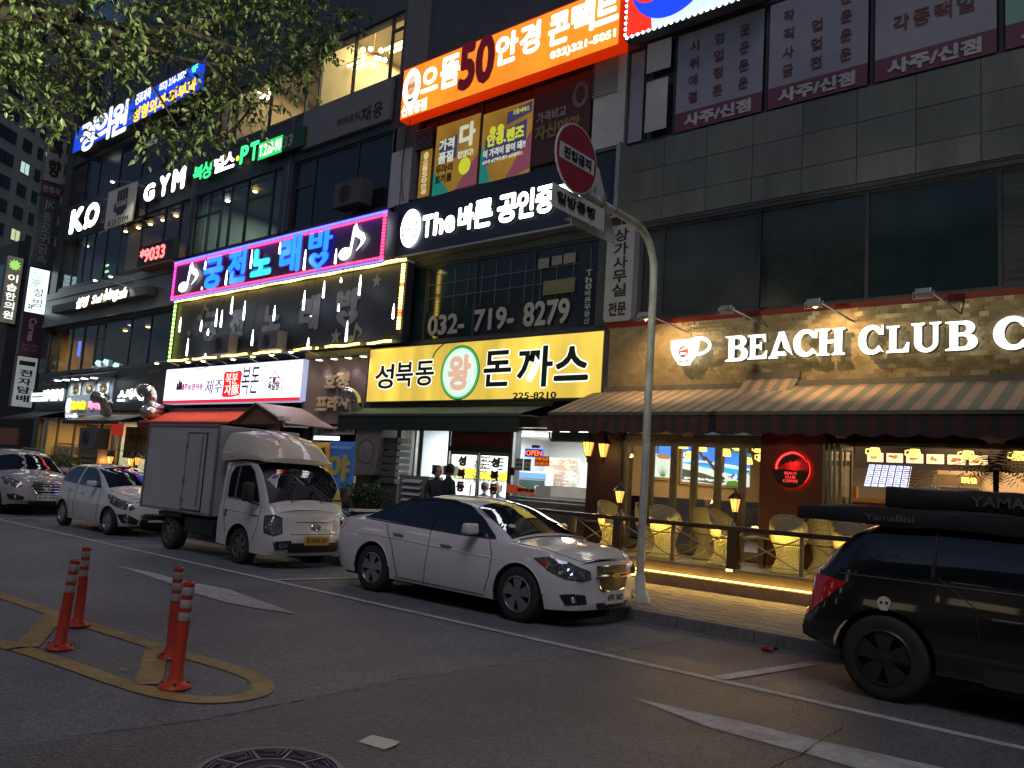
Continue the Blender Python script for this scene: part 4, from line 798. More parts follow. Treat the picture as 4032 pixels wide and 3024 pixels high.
bx = rc((2641, 1342), (2738, 1432), 13.42); w = bx[1] - bx[0]; h = bx[3] - bx[2]
cup = [(0, 1), (1, 1.02), (.98, .62), (.86, .32), (.7, .1), (.68, 0), (.34, 0), (.3, .08), (.14, .3), (.03, .6)]
pts = [(bx[0] + u * w, bx[2] + v * h) for u, v in cup]; M().prism(pts, 13.42, 13.55).build('cup', FACE, t)
hc = (bx[1] + .0 * w, bx[2] + h * .68); hp = arc(hc[0] + .02, hc[1] + .02, .24, .15, 120, -100, 18); M().tube([(p[0], 13.45, p[1]) for p in hp], .03, 8).build('cup_handle', FACE, t)
cx, cz = bx[0] + w * .52, bx[2] + h * .52; disc(t, 'cup_emblem', cx, cz, .1, .11, 13.412, em('emblem_red', (.45, .01, .01), .5)); poly(t, 'emblem_parasol', [(cx - .08, cz + .01), (cx + .02, cz + .085), (cx + .08, cz + .05)], 13.405, FACE); box('emblem_band', cx - .06, cx + .06, 13.405, 13.41, cz - .06, cz - .02, FACE, t); text('Dessert Cafe', (cx - .11, cx + .11, cz - .2, cz - .15), 13.414, BK, t)
for i, (px, py, on) in enumerate(((2538, 1243, 1), (2860, 1217, 0), (3205, 1192, 1), (3636, 1152, 0))):
 h = P(px, py, 12.6); t2 = thing('floodlight', ('lit' if on else 'unlit') + ' rectangular floodlight on an arm above the golden cafe band, ' + ('first', 'second', 'third', 'fourth')[i] + ' from the left', 'floodlight', h, 'floodlights above the cafe sign')
 m = M(); a = R(28); 
 q = [Vector((x, y, z)) for x in (-.11, .11) for y in (-.06, .06) for z in (-.05, .05)]
 m.box(-.11, .11, -.05, .05, -.05, .05); m.v = [tuple(Matrix.Rotation(-a, 3, 'X') @ Vector(v) + h) for v in m.v]; m.build('housing', STEEL, t2, bevel=.01)
 M().tube([h + Vector((-.14, 0, .02)), h + Vector((-.14, -.03, -.09)), h + Vector((.14, -.03, -.09)), h + Vector((.14, 0, .02))], .008, 5).build('guard', ALU, t2); M().tube([h + Vector((.1, 0, 0)), (h.x + .28, 13.7, h.z - .12)], .014, 6).build('arm', STEEL, t2)
 if on: spot('lamp_light', h + Vector((0, .07, -.05)), (h.x + .1, 13.72, h.z - 1.1), 105, (1, .66, .3), 118, .7, .04, t2); M().lathe([(0, 0), (.05, 0)], c=h + Vector((0, .062, -.03)), n=10, axis='y').build('lens', em('flood_lens', (1, .7, .3), 8, samp=False), t2)
# --- red halo sign on the maroon wall
RC = P(3117, 1848, 13.6); t = thing('halo_sign', 'round black plaque with red halo light and parasol silhouette on the maroon wall', 'sign', (RC.x, 13.6, RC.z)); r = .31
RR = em('halo_red', (1, .012, .012), 9); BP = mat('plaque_black', (.012, .005, .005), .5, var=0)
M().prism([(RC.x + r * cos(R(a)), RC.z + .0 + r * sin(R(a))) for a in range(180, 361, 8)], 13.56, 13.58).build('lower_half', BP, t)
ring(t, 'rim', [(RC.x + r * 1.02 * cos(2 * pi * i / 40), RC.z + r * 1.02 * sin(2 * pi * i / 40)) for i in range(40)], [(RC.x + r * .96 * cos(2 * pi * i / 40), RC.z + r * .96 * sin(2 * pi * i / 40)) for i in range(40)], 13.56, BP, .02)
ring(t, 'halo_tube', [(RC.x + r * .95 * cos(2 * pi * i / 40), RC.z + r * .95 * sin(2 * pi * i / 40)) for i in range(40)], [(RC.x + r * .88 * cos(2 * pi * i / 40), RC.z + r * .88 * sin(2 * pi * i / 40)) for i in range(40)], 13.64, RR, .02)
par = [(-.24, .04), (-.2, .14), (-.1, .22), (.04, .25), (.16, .21)]; fr = [(.16, .21), (.17, .17), (.12, .19), (.11, .14), (.07, .17), (.04, .12), (.0, .15), (-.05, .09), (-.08, .13), (-.13, .07), (-.15, .11), (-.19, .05)]
M().prism([(RC.x + u, RC.z + v) for u, v in par + fr], 13.565, 13.575).build('parasol', BP, t); M().tube([(RC.x + .0, 13.57, RC.z + .14), (RC.x + .05, 13.57, RC.z)], .006, 5).build('parasol_pole', BP, t)
for i, s in enumerate(('BEACH', 'CLUB', 'COFFEE')): text(s, (RC.x - (.1, .085, .125)[i], RC.x + (.1, .085, .125)[i], RC.z - .09 - i * .065, RC.z - .045 - i * .065), 13.555, em('halo_word_red', (1, .05, .05), 1.2), t)
point('halo_light', (RC.x, 13.61, RC.z - .05), 4, (1, .02, .02), .02, t)
point('halo_light', (RC.x, 13.58, RC.z + .1), 3, (1, .02, .02), .01, t)
# --- blade sign stack at the far corner
BX_ = -39.65; t0 = 12.93; t1 = 13.78
def blade(name, label, z0, z1, mt, y0=t0, y1=t1, x=BX_, case=CASE, w=.3):
 t = thing(name, label, 'sign', (x, (y0 + y1) / 2, z0), None); box('casing', x - w, x - .012, y0, y1, z0, z1, case, t); box('face', x - .01, x, y0 + .02, y1 - .02, z0 + .02, z1 - .02, mt, t); return t
def vcol(s, z0, z1, mt, t, w=.5, yc=(t0 + t1) / 2, x=BX_, **k):
 h = (z1 - z0) / len(s)
 for i, ch in enumerate(s):
  if ch != ' ': text(ch, (yc - w / 2, yc + w / 2, z1 - (i + 1) * h + h * .08, z1 - i * h - h * .08), x + .004, mt, t, plane='x', **k)
t = blade('vape_blade_sign', 'pale grey blade sign with black letters, lowest of the stacked corner signs', 3.5, 5.75, em('dim_white_blade', (.38, .42, .43), .38)); vcol('전자담배', 3.7, 5.2, BK, t, .52, bold=.03); box('small_plate', BX_ + .002, BX_ + .006, t0 + .1, t1 - .1, 5.35, 5.55, BK, t)
t = blade('gym_blade_sign', 'dark plum blade sign with a sideways pale script, under the bright white one', 5.8, 7.68, mat('plum_blade', (.08, .02, .05), .5, var=.1)); text('Curves', (13.2, 13.5, 6.45, 7.5), BX_ + .003, mat('pale_pink_print', (.5, .42, .45), .6), t, plane='x', rot=1, bold=.03); text('커브스 신중동점', (13.02, 13.68, 6.2, 6.32), BX_ + .003, GREYL, t, plane='x'); text('T.327-1530', (13.05, 13.65, 6.0, 6.13), BX_ + .003, GREYL, t, plane='x')
t = blade('dessert_blade_sign', 'bright white blade sign with a bowl drawing and brush letters in the corner stack', 7.72, 9.77, em('white_blade', (.78, 1, .97), 1.15)); vcol('설', 8.45, 8.9, BK, t, .38, yc=13.4, bold=.0); vcol('빙', 8.0, 8.42, BK, t, .36, yc=13.42, bold=.0); text('2F', (13.05, 13.3, 7.9, 8.1), BX_ + .003, BK, t, plane='x', bold=.03)
for i, s in enumerate(('KOREAN', 'DESSERT', 'CAFE')): text(s, (13.08, 13.08 + (.36, .4, .24)[i], 9.16 - i * .11, 9.24 - i * .11), BX_ + .003, STEEL, t, plane='x', bold=.01)
M().tube([(BX_ + .004, 13.1 + .42 * u, 9.56 - .2 * sin(pi * u)) for u in [i / 10 for i in range(11)]] + [(BX_ + .004, 13.1, 9.56)], .01, 5).build('bowl_drawing', BK, t)
t = blade('beauty_blade_sign', 'dark blade sign with pale sideways letters above the white one', 9.82, 13.1, mat('slate_blade', (.045, .05, .06), .5, var=.15)); text('JK', (13.15, 13.6, 12.5, 12.95), BX_ + .003, GREYL, t, plane='x', bold=.0); vcol('종로귀금속', 9.95, 12.4, GREYL, t, .4, bold=.0)
t = blade('small_red_blade_sign', 'small dark red blade sign with one line of letters in the corner stack', 13.15, 13.75, mat('dark_red_blade', (.08, .02, .03), .5)); text('한정식', (13.0, 13.7, 13.3, 13.6), BX_ + .003, GREYL, t, plane='x', bold=.02)
t = blade('food_blade_sign', 'tall greyish blade sign with two big dark letters high in the corner stack', 13.8, 16.0, mat('grey_blade', (.24, .24, .23), .6, var=.15)); vcol('특향', 14.0, 15.9, BK, t, .55, bold=.04)
t = blade('law_office_blade_sign', 'topmost brownish grey blade sign with dark letters, partly behind leaves', 16.05, 20.0, mat('brown_blade', (.17, .16, .14), .6, var=.2)); vcol('법률변호', 16.2, 19.9, BK, t, .5, bold=.0)
# ------------------------------------------------------------------ awnings
def awning(name, label, x0, x1, yb, zb, yf, zf, fab, under=None, val=.28, group=None, scallop=False, valmat=None, stripes=None, sag=.0):
 t = thing(name, label, 'awning', ((x0 + x1) / 2, yb, zb), group); m = M(); nx = max(8, int((x1 - x0) / (stripes / 2 if stripes else .5))); ny = 6
 if stripes: nx = int(round((x1 - x0) / stripes)) ; st = (x1 - x0) / nx
 for j in range(ny + 1):
  v = j / ny
  for i in range(nx + 1):
   m.v.append((x0 + (x1 - x0) * i / nx, yb + (yf - yb) * v, zb + (zf - zb) * v - sag * sin(pi * v) + .004 * sin(i * 1.7)))
 for j in range(ny):
  for i in range(nx):
   a = j * (nx + 1) + i; m.f.append((a, a + 1, a + nx + 2, a + nx + 1)); m.mi.append(i % 2 if stripes else 0)
 m.build('fabric', fab, t, smooth=True, solid=.006)
 m = M()
 for i in range(nx):
  k = 6 if scallop else 1
  for q in range(k):
   xa = x0 + (x1 - x0) * (i + q / k) / nx; xb = x0 + (x1 - x0) * (i + (q + 1) / k) / nx
   f = lambda u: zf - val - (.05 * abs(sin(pi * (u - x0) / .42)) if scallop else 0)
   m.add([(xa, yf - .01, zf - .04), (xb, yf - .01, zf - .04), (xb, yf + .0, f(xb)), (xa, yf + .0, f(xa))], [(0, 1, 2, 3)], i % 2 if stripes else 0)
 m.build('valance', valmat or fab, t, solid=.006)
 box('front_bar', x0, x1, yf - .03, yf + .03, zf - .05, zf + .005, mat('awning_bar', (.06, .06, .055), .5, var=.2), t); box('roller', x0, x1, yb - .05, yb + .09, zb - .03, zb + .08, mat('awning_roller', (.12, .1, .08), .5, var=.2), t)
 for x in (x0 + .12, x1 - .12): M().tube([(x, yb, zb - .3), ((x), (yb + yf) / 2, zf + .02), (x, yf, zf - .03)], .02, 6).build('folding_arm', FRAME, t)
 return t
STR = [mat('canvas_terracotta', (.45, .28, .17), .85, var=.12, scale=12, bump=.2, bscale=300), mat('canvas_olive', (.2, .19, .12), .85, var=.12, scale=12, bump=.2, bscale=300)]
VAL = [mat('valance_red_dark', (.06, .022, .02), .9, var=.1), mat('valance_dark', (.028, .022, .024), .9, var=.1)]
x1a = P(3141, 1523, 13.6).x; xs = P(2955, 1525, 13.6).x
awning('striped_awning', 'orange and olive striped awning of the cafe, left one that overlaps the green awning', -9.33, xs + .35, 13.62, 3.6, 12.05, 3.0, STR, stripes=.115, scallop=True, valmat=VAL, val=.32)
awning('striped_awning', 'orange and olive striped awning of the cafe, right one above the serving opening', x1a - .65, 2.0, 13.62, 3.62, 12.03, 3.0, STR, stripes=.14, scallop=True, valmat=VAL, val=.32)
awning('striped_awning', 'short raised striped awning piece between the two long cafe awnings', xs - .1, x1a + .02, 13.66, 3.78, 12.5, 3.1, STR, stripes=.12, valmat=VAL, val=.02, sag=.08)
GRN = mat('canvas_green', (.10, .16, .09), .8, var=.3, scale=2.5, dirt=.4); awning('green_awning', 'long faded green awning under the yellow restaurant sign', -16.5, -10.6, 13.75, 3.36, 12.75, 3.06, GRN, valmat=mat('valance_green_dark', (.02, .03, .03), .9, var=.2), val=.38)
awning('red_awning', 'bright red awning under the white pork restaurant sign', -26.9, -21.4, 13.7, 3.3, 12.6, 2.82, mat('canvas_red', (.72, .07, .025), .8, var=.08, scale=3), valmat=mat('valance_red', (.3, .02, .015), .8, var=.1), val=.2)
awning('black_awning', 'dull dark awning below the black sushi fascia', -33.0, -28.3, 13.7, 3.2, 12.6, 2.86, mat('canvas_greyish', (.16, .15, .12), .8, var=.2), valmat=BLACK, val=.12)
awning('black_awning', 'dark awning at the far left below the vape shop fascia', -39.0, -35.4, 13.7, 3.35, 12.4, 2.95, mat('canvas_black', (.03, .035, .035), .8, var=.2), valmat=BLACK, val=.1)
# ------------------------------------------------------------------ left shop fascias
bx = (-38.75, -35.7, 3.4, 4.93); t = thing('vape_shop_fascia', 'black shop fascia with white lit letters and a white plate at the far left', 'sign', (-37, 13.6, 3.4)); box('panel', *bx[:2], 13.6, 13.9, *bx[2:], BLACK, t)
ptx('전자담배', (177, 1535), (246, 1578), 13.55, em('letter_white', (.9, .97, 1), 1.8), t, bold=.05, depth=.05); b = rc((131, 1540), (173, 1580), 13.55); box('plate', b[0], b[1], 13.5, 13.6, b[2], b[3], em('plate_white', (.8, .87, .9), 1.0), t)
box('plate_stripe', b[0] + .1, b[1] - .1, 13.49, 13.5, b[2] + .38, b[2] + .52, BK, t); box('plate_stripe', b[0] + .1, b[1] - .1, 13.49, 13.5, b[2] + .18, b[2] + .22, BK, t); text('Wanna Vape', rc((170, 1503), (230, 1518), 13.6), 13.59, DG_, t)
t = thing('hotpot_shop_fascia', 'blue grey shop fascia with three food photos, yellow characters and pink letters', 'sign', (-33, 13.55, 3.1)); BGY = mat('blue_grey_panel', (.2, .23, .32), .5, var=.1)
xa, xb = P(267, 1520, 13.55).x, P(450, 1500, 13.55).x; box('panel', xa, xb, 13.55, 13.9, 3.15, 4.7, BGY, t); M().add([(xa - .2, 12.9, 4.62), (xb, 12.9, 4.62), (xb, 13.9, 4.9), (xa - .2, 13.9, 4.9), (xa - .2, 12.9, 4.5), (xb, 12.9, 4.5), (xb, 13.9, 4.6), (xa - .2, 13.9, 4.6)], [(0, 1, 2, 3), (4, 7, 6, 5), (0, 4, 5, 1), (1, 5, 6, 2), (2, 6, 7, 3), (3, 7, 4, 0)]).build('canopy', mat('violet_canopy', (.09, .08, .13), .5), t)
w = (xb - xa)
for i in range(3):
 a = xa + w * (.09 + .3 * i); e = a + w * .24; f = box('food_photo', a, e, 13.52, 13.55, 3.95, 4.48, mat('photo_ground_%d' % i, ((.45, .42, .36), (.5, .45, .42), (.4, .4, .38))[i], .5, var=.25, scale=4), t); cx = (a + e) / 2 + .03
 disc(f, 'bowl', cx, 4.17, .3, .19, 13.515, mat('bowl_dark', (.03, .03, .035), .4)); 
 for k in range(10):
  an = random.uniform(0, 6.3); rr = random.uniform(0, .16); disc(f, 'food_piece', cx + rr * 1.3 * cos(an), 4.17 + rr * .8 * sin(an), .07, .04, 13.51 - k * .002, mat(('food_red', 'food_green', 'food_cream')[k % 3], ((.5, .08, .03), (.08, .3, .04), (.6, .42, .25))[k % 3], .5), n=8)
for i in range(5):
 x = xa + w * (.1 + .2 * i); h = (x, 12.98, 4.5); tt = thing('downlight', 'small bright downlight under the canopy of the blue grey fascia', 'lamp', h, 'downlights under the blue grey canopy'); M().lathe([(0, -.03), (.12, -.02), (.12, .0)], c=h, n=12).build('bulb', em('cool_bulb', (.85, 1, .97), 9, samp=False), tt); spot('lamp_light', (x, 12.98, 4.45), (x, 13.6, 3.8), 40, (.85, 1, .95), 95, .8, .05, tt)
PK = em('pink_glow', (1, .25, .45), 1.4)
ptx('辣火坊', (281, 1580), (335, 1612), 13.5, em('yellow_char_glow', (1, .75, .02), 1.7), t, bold=.05, depth=.03); ptx('마라탕', (352, 1577), (402, 1612), 13.5, PK, t, bold=.05, depth=.03); c = P(270, 1598, 13.5); disc(t, 'emblem', c.x, c.z, .26, .33, 13.49, WG); text('라', (c.x - .15, c.x + .15, c.z - .2, c.z + .2), 13.485, PK, t)
b = rc((258, 1627), (290, 1645), 13.45); tt = thing('small_white_notice', 'small white lit notice box under the blue grey fascia', 'sign', (b[0], 13.45, b[2])); box('casing', b[0], b[1], 13.46, 13.6, b[2], b[3], em('notice_white', (.8, .9, 1), .9), tt); text('천호사육', (b[0] + .1, b[1] - .1, b[2] + .25, b[3] - .08), 13.455, BK, tt); text('가 유 사 다', (b[0] + .1, b[1] - .1, b[2] + .06, b[3] - .28), 13.455, BK, tt)
t = thing('sushi_fascia', 'black shop fascia with white lit letters between the food photos and the white sign', 'sign', (-29, 13.6, 3.4)); box('panel', xb + .02, -26.95, 13.6, 13.9, 3.35, 4.93, mat('soft_black_panel', (.03, .03, .032), .4, var=.2), t)
for s, a, b_ in (('스', (470, 1538), (492, 1580)), ('시', (497, 1532), (520, 1572)), ('시', (528, 1528), (552, 1570)), ('오', (556, 1534), (582, 1576))): ptx(s, a, b_, 13.55, em('letter_white', (.9, .97, 1), 1.8), t, bold=.04, depth=.05, name='letter')
text('초밥전문점', rc((588, 1458), (632, 1470), 13.6), 13.59, mat('dim_gold', (.25, .17, .08), .5), t, bold=.02)
# ------------------------------------------------------------------ ducts
DUCT = mat('galvanised_duct', (.62, .6, .56), .22, metal=1., var=.2, scale=14, bump=.3, bscale=12)
def duct(label, path, r):
 t = thing('exhaust_duct', label, 'duct', path[-1]); pts = catmull3(path, 7); rr = [r * (1 + (.05 if i % 3 == 0 else 0)) for i in range(len(pts))]
 M().tube(pts, rr, 16, caps=False).build('pipe', DUCT, t, smooth='auto', solid=.006); d = (pts[1] - pts[0]).normalized()
 M().tube([pts[0] - d * .01, pts[0] + d * .03], r * 1.12, 16, caps=False).build('mouth_ring', DUCT, t, solid=.01); M().tube([pts[0] + d * .08, pts[0] + d * .09], r * .97, 14).build('dark_inside', BLACK, t)
def catmull3(p, k=6):
 p = [Vector(a) for a in p]; out = []
 for i in range(len(p) - 1):
  a, b, c, d = p[max(i - 1, 0)], p[i], p[i + 1], p[min(i + 2, len(p) - 1)]
  for j in range(k):
   t = j / k; out.append(.5 * ((2 * b) + (c - a) * t + (2 * a - 5 * b + 4 * c - d) * t * t + (3 * b - a - 3 * c + d) * t ** 3))
 out.append(p[-1]); return out
duct('curved segmented metal duct on the brown plaza wall beside the yellow sign', [P(1352, 1546, 12.95), P(1378, 1548, 13.05), P(1396, 1568, 13.15), P(1400, 1600, 13.2), P(1398, 1632, 13.25)], .15)
duct('shiny twisting metal duct with its mouth upwards over the dull dark awning', [P(560, 1538, 12.8), P(582, 1534, 12.85), P(592, 1556, 12.9), P(592, 1588, 12.95), P(606, 1608, 13.0), P(626, 1612, 13.3), P(640, 1612, 13.7)], .2)
duct('short shiny metal duct low between the dark and the red awning', [P(570, 1622, 12.7), P(590, 1624, 12.8), P(606, 1634, 13.0), P(622, 1632, 13.5)], .2)
duct('grey metal duct bending over the pink letters of the blue grey fascia', [P(376, 1563, 12.6), P(398, 1566, 12.7), P(414, 1580, 12.8), P(420, 1602, 12.9), P(418, 1625, 13.0)], .2)
# ------------------------------------------------------------------ left ground floor shopfronts
OCH = mat('ochre_paint', (.6, .36, .08), .7, var=.1, scale=2); t = thing('hotpot_shopfront', 'warm lit shopfront with glass door and shelves left of the outdoor unit', 'shopfront', (-34, 13.9, .15))
window(-38.6, -31.6, .2, 3.1, (-36.9, -35.2, -34.0, -32.7), pane=GL, par=t)
room(-38.7, -31.7, .2, 3.0, 3.0, OCH, CREAM, mat('beige_floor', (.5, .35, .15), .5), par=t); area('shop_ceiling_lamp', (-35, 15.2, 2.95), (-35, 15.2, 0), 5, 1.5, 170, (1, .70, .28), t)
for i in range(4): box('shelf', -38.5, -37.0, 14.6, 16.0, .5 + i * .5, .55 + i * .5, mat('shelf_wood', (.25, .13, .05), .6), t)
for i in range(14): box('shelf_goods', -38.4 + (i % 5) * .3, -38.2 + (i % 5) * .3, 14.65, 14.9, .56 + (i // 5) * .5, .75 + (i // 5) * .5 + (i % 3) * .06, mat('goods_%d' % (i % 3), ((.3, .2, .1), (.08, .05, .03), (.5, .4, .25))[i % 3], .6), t)
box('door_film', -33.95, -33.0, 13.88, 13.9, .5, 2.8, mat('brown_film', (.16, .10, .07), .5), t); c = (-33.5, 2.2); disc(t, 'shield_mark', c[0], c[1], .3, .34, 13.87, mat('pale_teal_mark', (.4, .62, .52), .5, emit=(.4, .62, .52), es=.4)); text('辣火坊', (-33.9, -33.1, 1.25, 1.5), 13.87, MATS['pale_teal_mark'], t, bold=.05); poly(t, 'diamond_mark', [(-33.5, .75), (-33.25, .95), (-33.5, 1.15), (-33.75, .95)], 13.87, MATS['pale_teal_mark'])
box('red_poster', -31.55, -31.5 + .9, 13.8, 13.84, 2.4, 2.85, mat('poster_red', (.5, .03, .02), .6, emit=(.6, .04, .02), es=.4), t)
t = thing('sushi_shopfront', 'shopfront with white brick inside and a brown notice, behind the yellow lanterns', 'shopfront', (-29, 13.9, .15)); WBR = mat('white_brick_wall', (.5, .47, .38), .7, var=.08)
window(-31.5, -27.4, 1.1, 3.0, (-29.6,), pane=GL, par=t); room(-31.5, -27.45, .2, 3.0, 1.6, WBR, CREAM, BROWNW, par=t); area('shop_ceiling_lamp', (-29.5, 15, 2.95), (-29.5, 15, 0), 3, 1, 120, (1, .9, .66), t)
box('notice_cloth', -30.6, -28.0, 13.92, 13.94, 1.6, 2.75, mat('brown_notice', (.3, .24, .15), .7, var=.2), t); text('초밥 우동 사시미', (-30.3, -28.2, 2.2, 2.5), 13.9, mat('notice_ink', (.06, .03, .02), .6), t, bold=.02); box('lower_wall', -31.5, -27.4, 13.88, 14.1, .15, 1.1, mat('brown_brick', (.12, .07, .045), .8, var=.3, scale=5), t)
m = M()
for r_ in range(22):
 for c_ in range(16):
  x = -31.4 + c_ * .25 + (r_ % 2) * .12; m.box(x, x + .235, 15.76, 15.8, .3 + r_ * .12, .405 + r_ * .12)
m.build('brick_field', WBR, t, kind='stuff')
LGL = em('lantern_glow', (1, .55, .12), 6, samp=False)
def lantern(label, x, y, z, s=1., g='glowing lanterns', e=6, post=None, arm=None, L=True):
 t = thing('lantern', label, 'lantern', (x, y, z), g)
 B_ = mat('lantern_iron', (.015, .014, .013), .45, var=.1); m = M()
 M().lathe([(0, -.0), (.045 * s, 0), (.07 * s, .12 * s), (.085 * s, .2 * s)], c=(x, y, z), n=8).build('glass', GL if False else mat('amber_glass', (.6, .3, .08), .15, var=.1, emit=(1, .5, .1), es=1.1), t)
 for k in range(8):
  a = 2 * pi * k / 8; m.tube([(x + .047 * s * cos(a), y + .047 * s * sin(a), z), (x + .073 * s * cos(a), y + .073 * s * sin(a), z + .12 * s), (x + .088 * s * cos(a), y + .088 * s * sin(a), z + .2 * s)], .005 * s, 4)
 m.build('cage', B_, t)
 M().lathe([(.12 * s, .2 * s), (.1 * s, .235 * s), (.05 * s, .28 * s), (.03 * s, .3 * s), (.012, .36 * s), (0, .38 * s)], c=(x, y, z), n=12).build('cap', B_, t, smooth=True); M().lathe([(0, -.1 * s), (.02 * s, -.09 * s), (.015 * s, -.04 * s), (.05 * s, 0)], c=(x, y, z), n=10).build('finial', B_, t, smooth=True)
 M().lathe([(0, .04 * s), (.03 * s, .07 * s), (.03 * s, .13 * s), (0, .17 * s)], c=(x, y - .03 * s, z), n=8).build('bulb', LGL, t)
 if post: M().lathe([(.07, -.22), (.05, -.2), (.025, -.15), (.03, -.1), (.02, -.04)], c=(x, y, z), n=12).build('post_base', B_, t, smooth=True)
 if arm: M().tube([(x, y, z + .36 * s), (x + .02, y + .1, z + .42 * s), (x, arm, z + .3 * s)], .012, 6).build('arm', B_, t)
 if L: point('lamp_light', (x, y - .14 * s, z + .1), e, (1, .55, .18), .05, t)
 return t
for i, (px, py, d) in enumerate(((434, 1815, 'left'), (515, 1823, 'middle'), (541, 1820, 'right'))): v = P(px, py, 12.9); lantern(d + ' of three yellow lanterns low on the brick wall behind the white hatchback', v.x, v.y, v.z - .1, 1.25, 'lanterns on the low brick wall', 7, arm=13.88, L=i < 2)
# ------------------------------------------------------------------ restaurant shopfront
t = thing('restaurant_shopfront', 'bright glass shopfront of the cutlet restaurant with a double door and two windows', 'shopfront', (-12.3, 13.9, .15)); GRY = mat('shopfront_steel', (.3, .29, .26), .4, metal=.5, var=.2, dirt=.3)
window(-14.85, -13.62, 1.12, 2.86, (), pane=GL, fr=GRY, par=t, y=13.86)
window(-11.72, -9.55, 1.3, 2.86, (), pane=GL, fr=GRY, par=t, y=13.86)
box('lintel', -15.0, -9.5, 13.82, 14.0, 2.88, 3.12, mat('lintel_olive', (.12, .11, .07), .6, var=.2), t); box('lower_wall', -11.72, -9.55, 13.85, 14.0, .15, 1.28, mat('shopfront_base', (.14, .12, .1), .7, var=.25, dirt=.3), t); box('lower_wall', -15.0, -13.62, 13.87, 14.0, .15, 1.1, MATS['shopfront_base'], t)
box('pilaster', -15.35, -14.95, 13.5, 13.88, .15, 3.1, mat('pilaster_cream', (.36, .33, .25), .6, var=.2, dirt=.3), t); box('transom_panel', -13.58, -11.74, 13.86, 13.95, 2.42, 2.88, mat('transom_red', (.22, .04, .02), .5, var=.3, scale=3), t)
text('성북동 왕돈까스', (-13.4, -11.9, 2.72, 2.9), 13.85, BK, t, bold=.02)
box('door_head', -13.58, -11.74, 13.8, 13.95, 2.3, 2.42, mat('door_head_dark', (.05, .045, .04), .5), t)
for xa, xb, hx in ((-13.58, -12.67, -12.78), (-12.65, -11.74, -12.55)):
 d = M().box(xa, xa + .035, 13.86, 13.9, .2, 2.3).box(xb - .035, xb, 13.86, 13.9, .2, 2.3).box(xa + .035, xb - .035, 13.86, 13.9, 2.22, 2.3).box(xa + .035, xb - .035, 13.86, 13.9, .2, .3).build('door', GRY, t)
 box('pane', xa + .035, xb - .035, 13.875, 13.885, .3, 2.22, GL, d); M().tube([(hx, 13.82, 1.15), (hx, 13.78, 1.18), (hx, 13.78, 1.5), (hx, 13.82, 1.53)], .015, 8).build('handle', BLACK, d)
 cx = xa + .4 if xa < -13 else xa + .5; W1 = mat('red_letter_edge', (.75, .7, .65), .5, emit=(.8, .7, .65), es=.25); R1 = mat('red_letter', (.25, .01, .015), .5, var=0)
 for i, chh in enumerate('성북동'):
  zt = 2.2 - i * .3; text(chh, (cx - .14, cx + .14, zt - .25, zt), 13.868, W1, d, bold=.09, depth=.003); text(chh, (cx - .13, cx + .13, zt - .24, zt - .01), 13.864, R1, d, bold=.06, depth=.003)
 disc(d, 'round_film', cx + .02, 1.05, .21, .2, 13.855, mat('grey_film', (.3, .3, .28), .5, emit=(.4, .4, .36), es=.2))
RW = mat('restaurant_white', (.62, .64, .68), .7, var=.05, scale=2); room(-14.9, -9.5, .2, 2.95, 5.2, RW, mat('restaurant_ceiling', (.7, .72, .75), .6, var=.05), mat('wood_floor', (.35, .2, .08), .5), par=t)
for i, (x, y) in enumerate(((-14.2, 15.0), (-12.6, 15.0), (-11.0, 15.0), (-13.4, 16.6), (-11.4, 16.6), (-10.2, 16.6), (-12.4, 18.2), (-10.6, 18.2))):
 tt = thing('tube_light', 'long white ceiling tube inside the cutlet restaurant', 'ceiling light', (x, y, 2.9), 'ceiling tubes of the cutlet restaurant'); box('tube', x - .55, x + .55, y - .06, y + .06, 2.88, 2.94, em('tube_white', (.9, .95, 1), 5, samp=False), tt)
area('restaurant_lamp', (-12.2, 16.4, 2.85), (-12.2, 16.4, 0), 4.6, 3.6, 430, (.93, .96, 1), t)
# inside: yellow lower wall with menu, brick wall, partition films, fan, notices
YW = mat('yellow_wall', (.75, .55, .02), .6, var=.05); yq = [px_plane(-14.86, *p) for p in ((1795, 1838), (1998, 1893))]; box('yellow_wall_panel', -14.87, -14.84, yq[0][0], 19, yq[1][1], yq[0][1], YW, t); mq = [px_plane(-14.83, *p) for p in ((1886, 1760), (1985, 1862))]; b = box('menu_board', -14.84, -14.81, mq[0][0], mq[1][0], mq[1][1], mq[0][1], mat('menu_white', (.75, .76, .74), .5), t); mw = mq[1][0] - mq[0][0]; mh = mq[0][1] - mq[1][1]
for i in range(6):
 z = mq[0][1] - mh * (.1 + .15 * i); text(('왕돈까스', '치즈돈까스', '생선까스', '매운돈까스', '함박까스', '비빔국수')[i], (mq[0][0] + mw * .08, mq[0][0] + mw * .5, z - mh * .05, z + mh * .04), -14.805, BK, b, bold=.02, plane='x'); text(('7,000', '8,000', '9,000', '8,000', '9,000', '8,000')[i], (mq[0][0] + mw * .7, mq[0][0] + mw * .92, z - mh * .05, z + mh * .04), -14.805, BK, b, bold=.02, plane='x')
box('yellow_table_front', -14.2, -11.9, 14.3, 14.36, .2, 1.02, mat('orange_wood', (.55, .3, .05), .5, var=.2, scale=4, stretch=(1, 1, 6)), t); box('table_top', -14.2, -11.9, 15.2, 15.7, 1.0, 1.04, mat('table_white', (.6, .6, .58), .4), t)
BKM = [mat('inner_brick_a', (.5, .35, .27), .8, var=.15), mat('inner_brick_b', (.55, .42, .32), .8, var=.15), mat('inner_brick_c', (.42, .25, .2), .8, var=.15)]
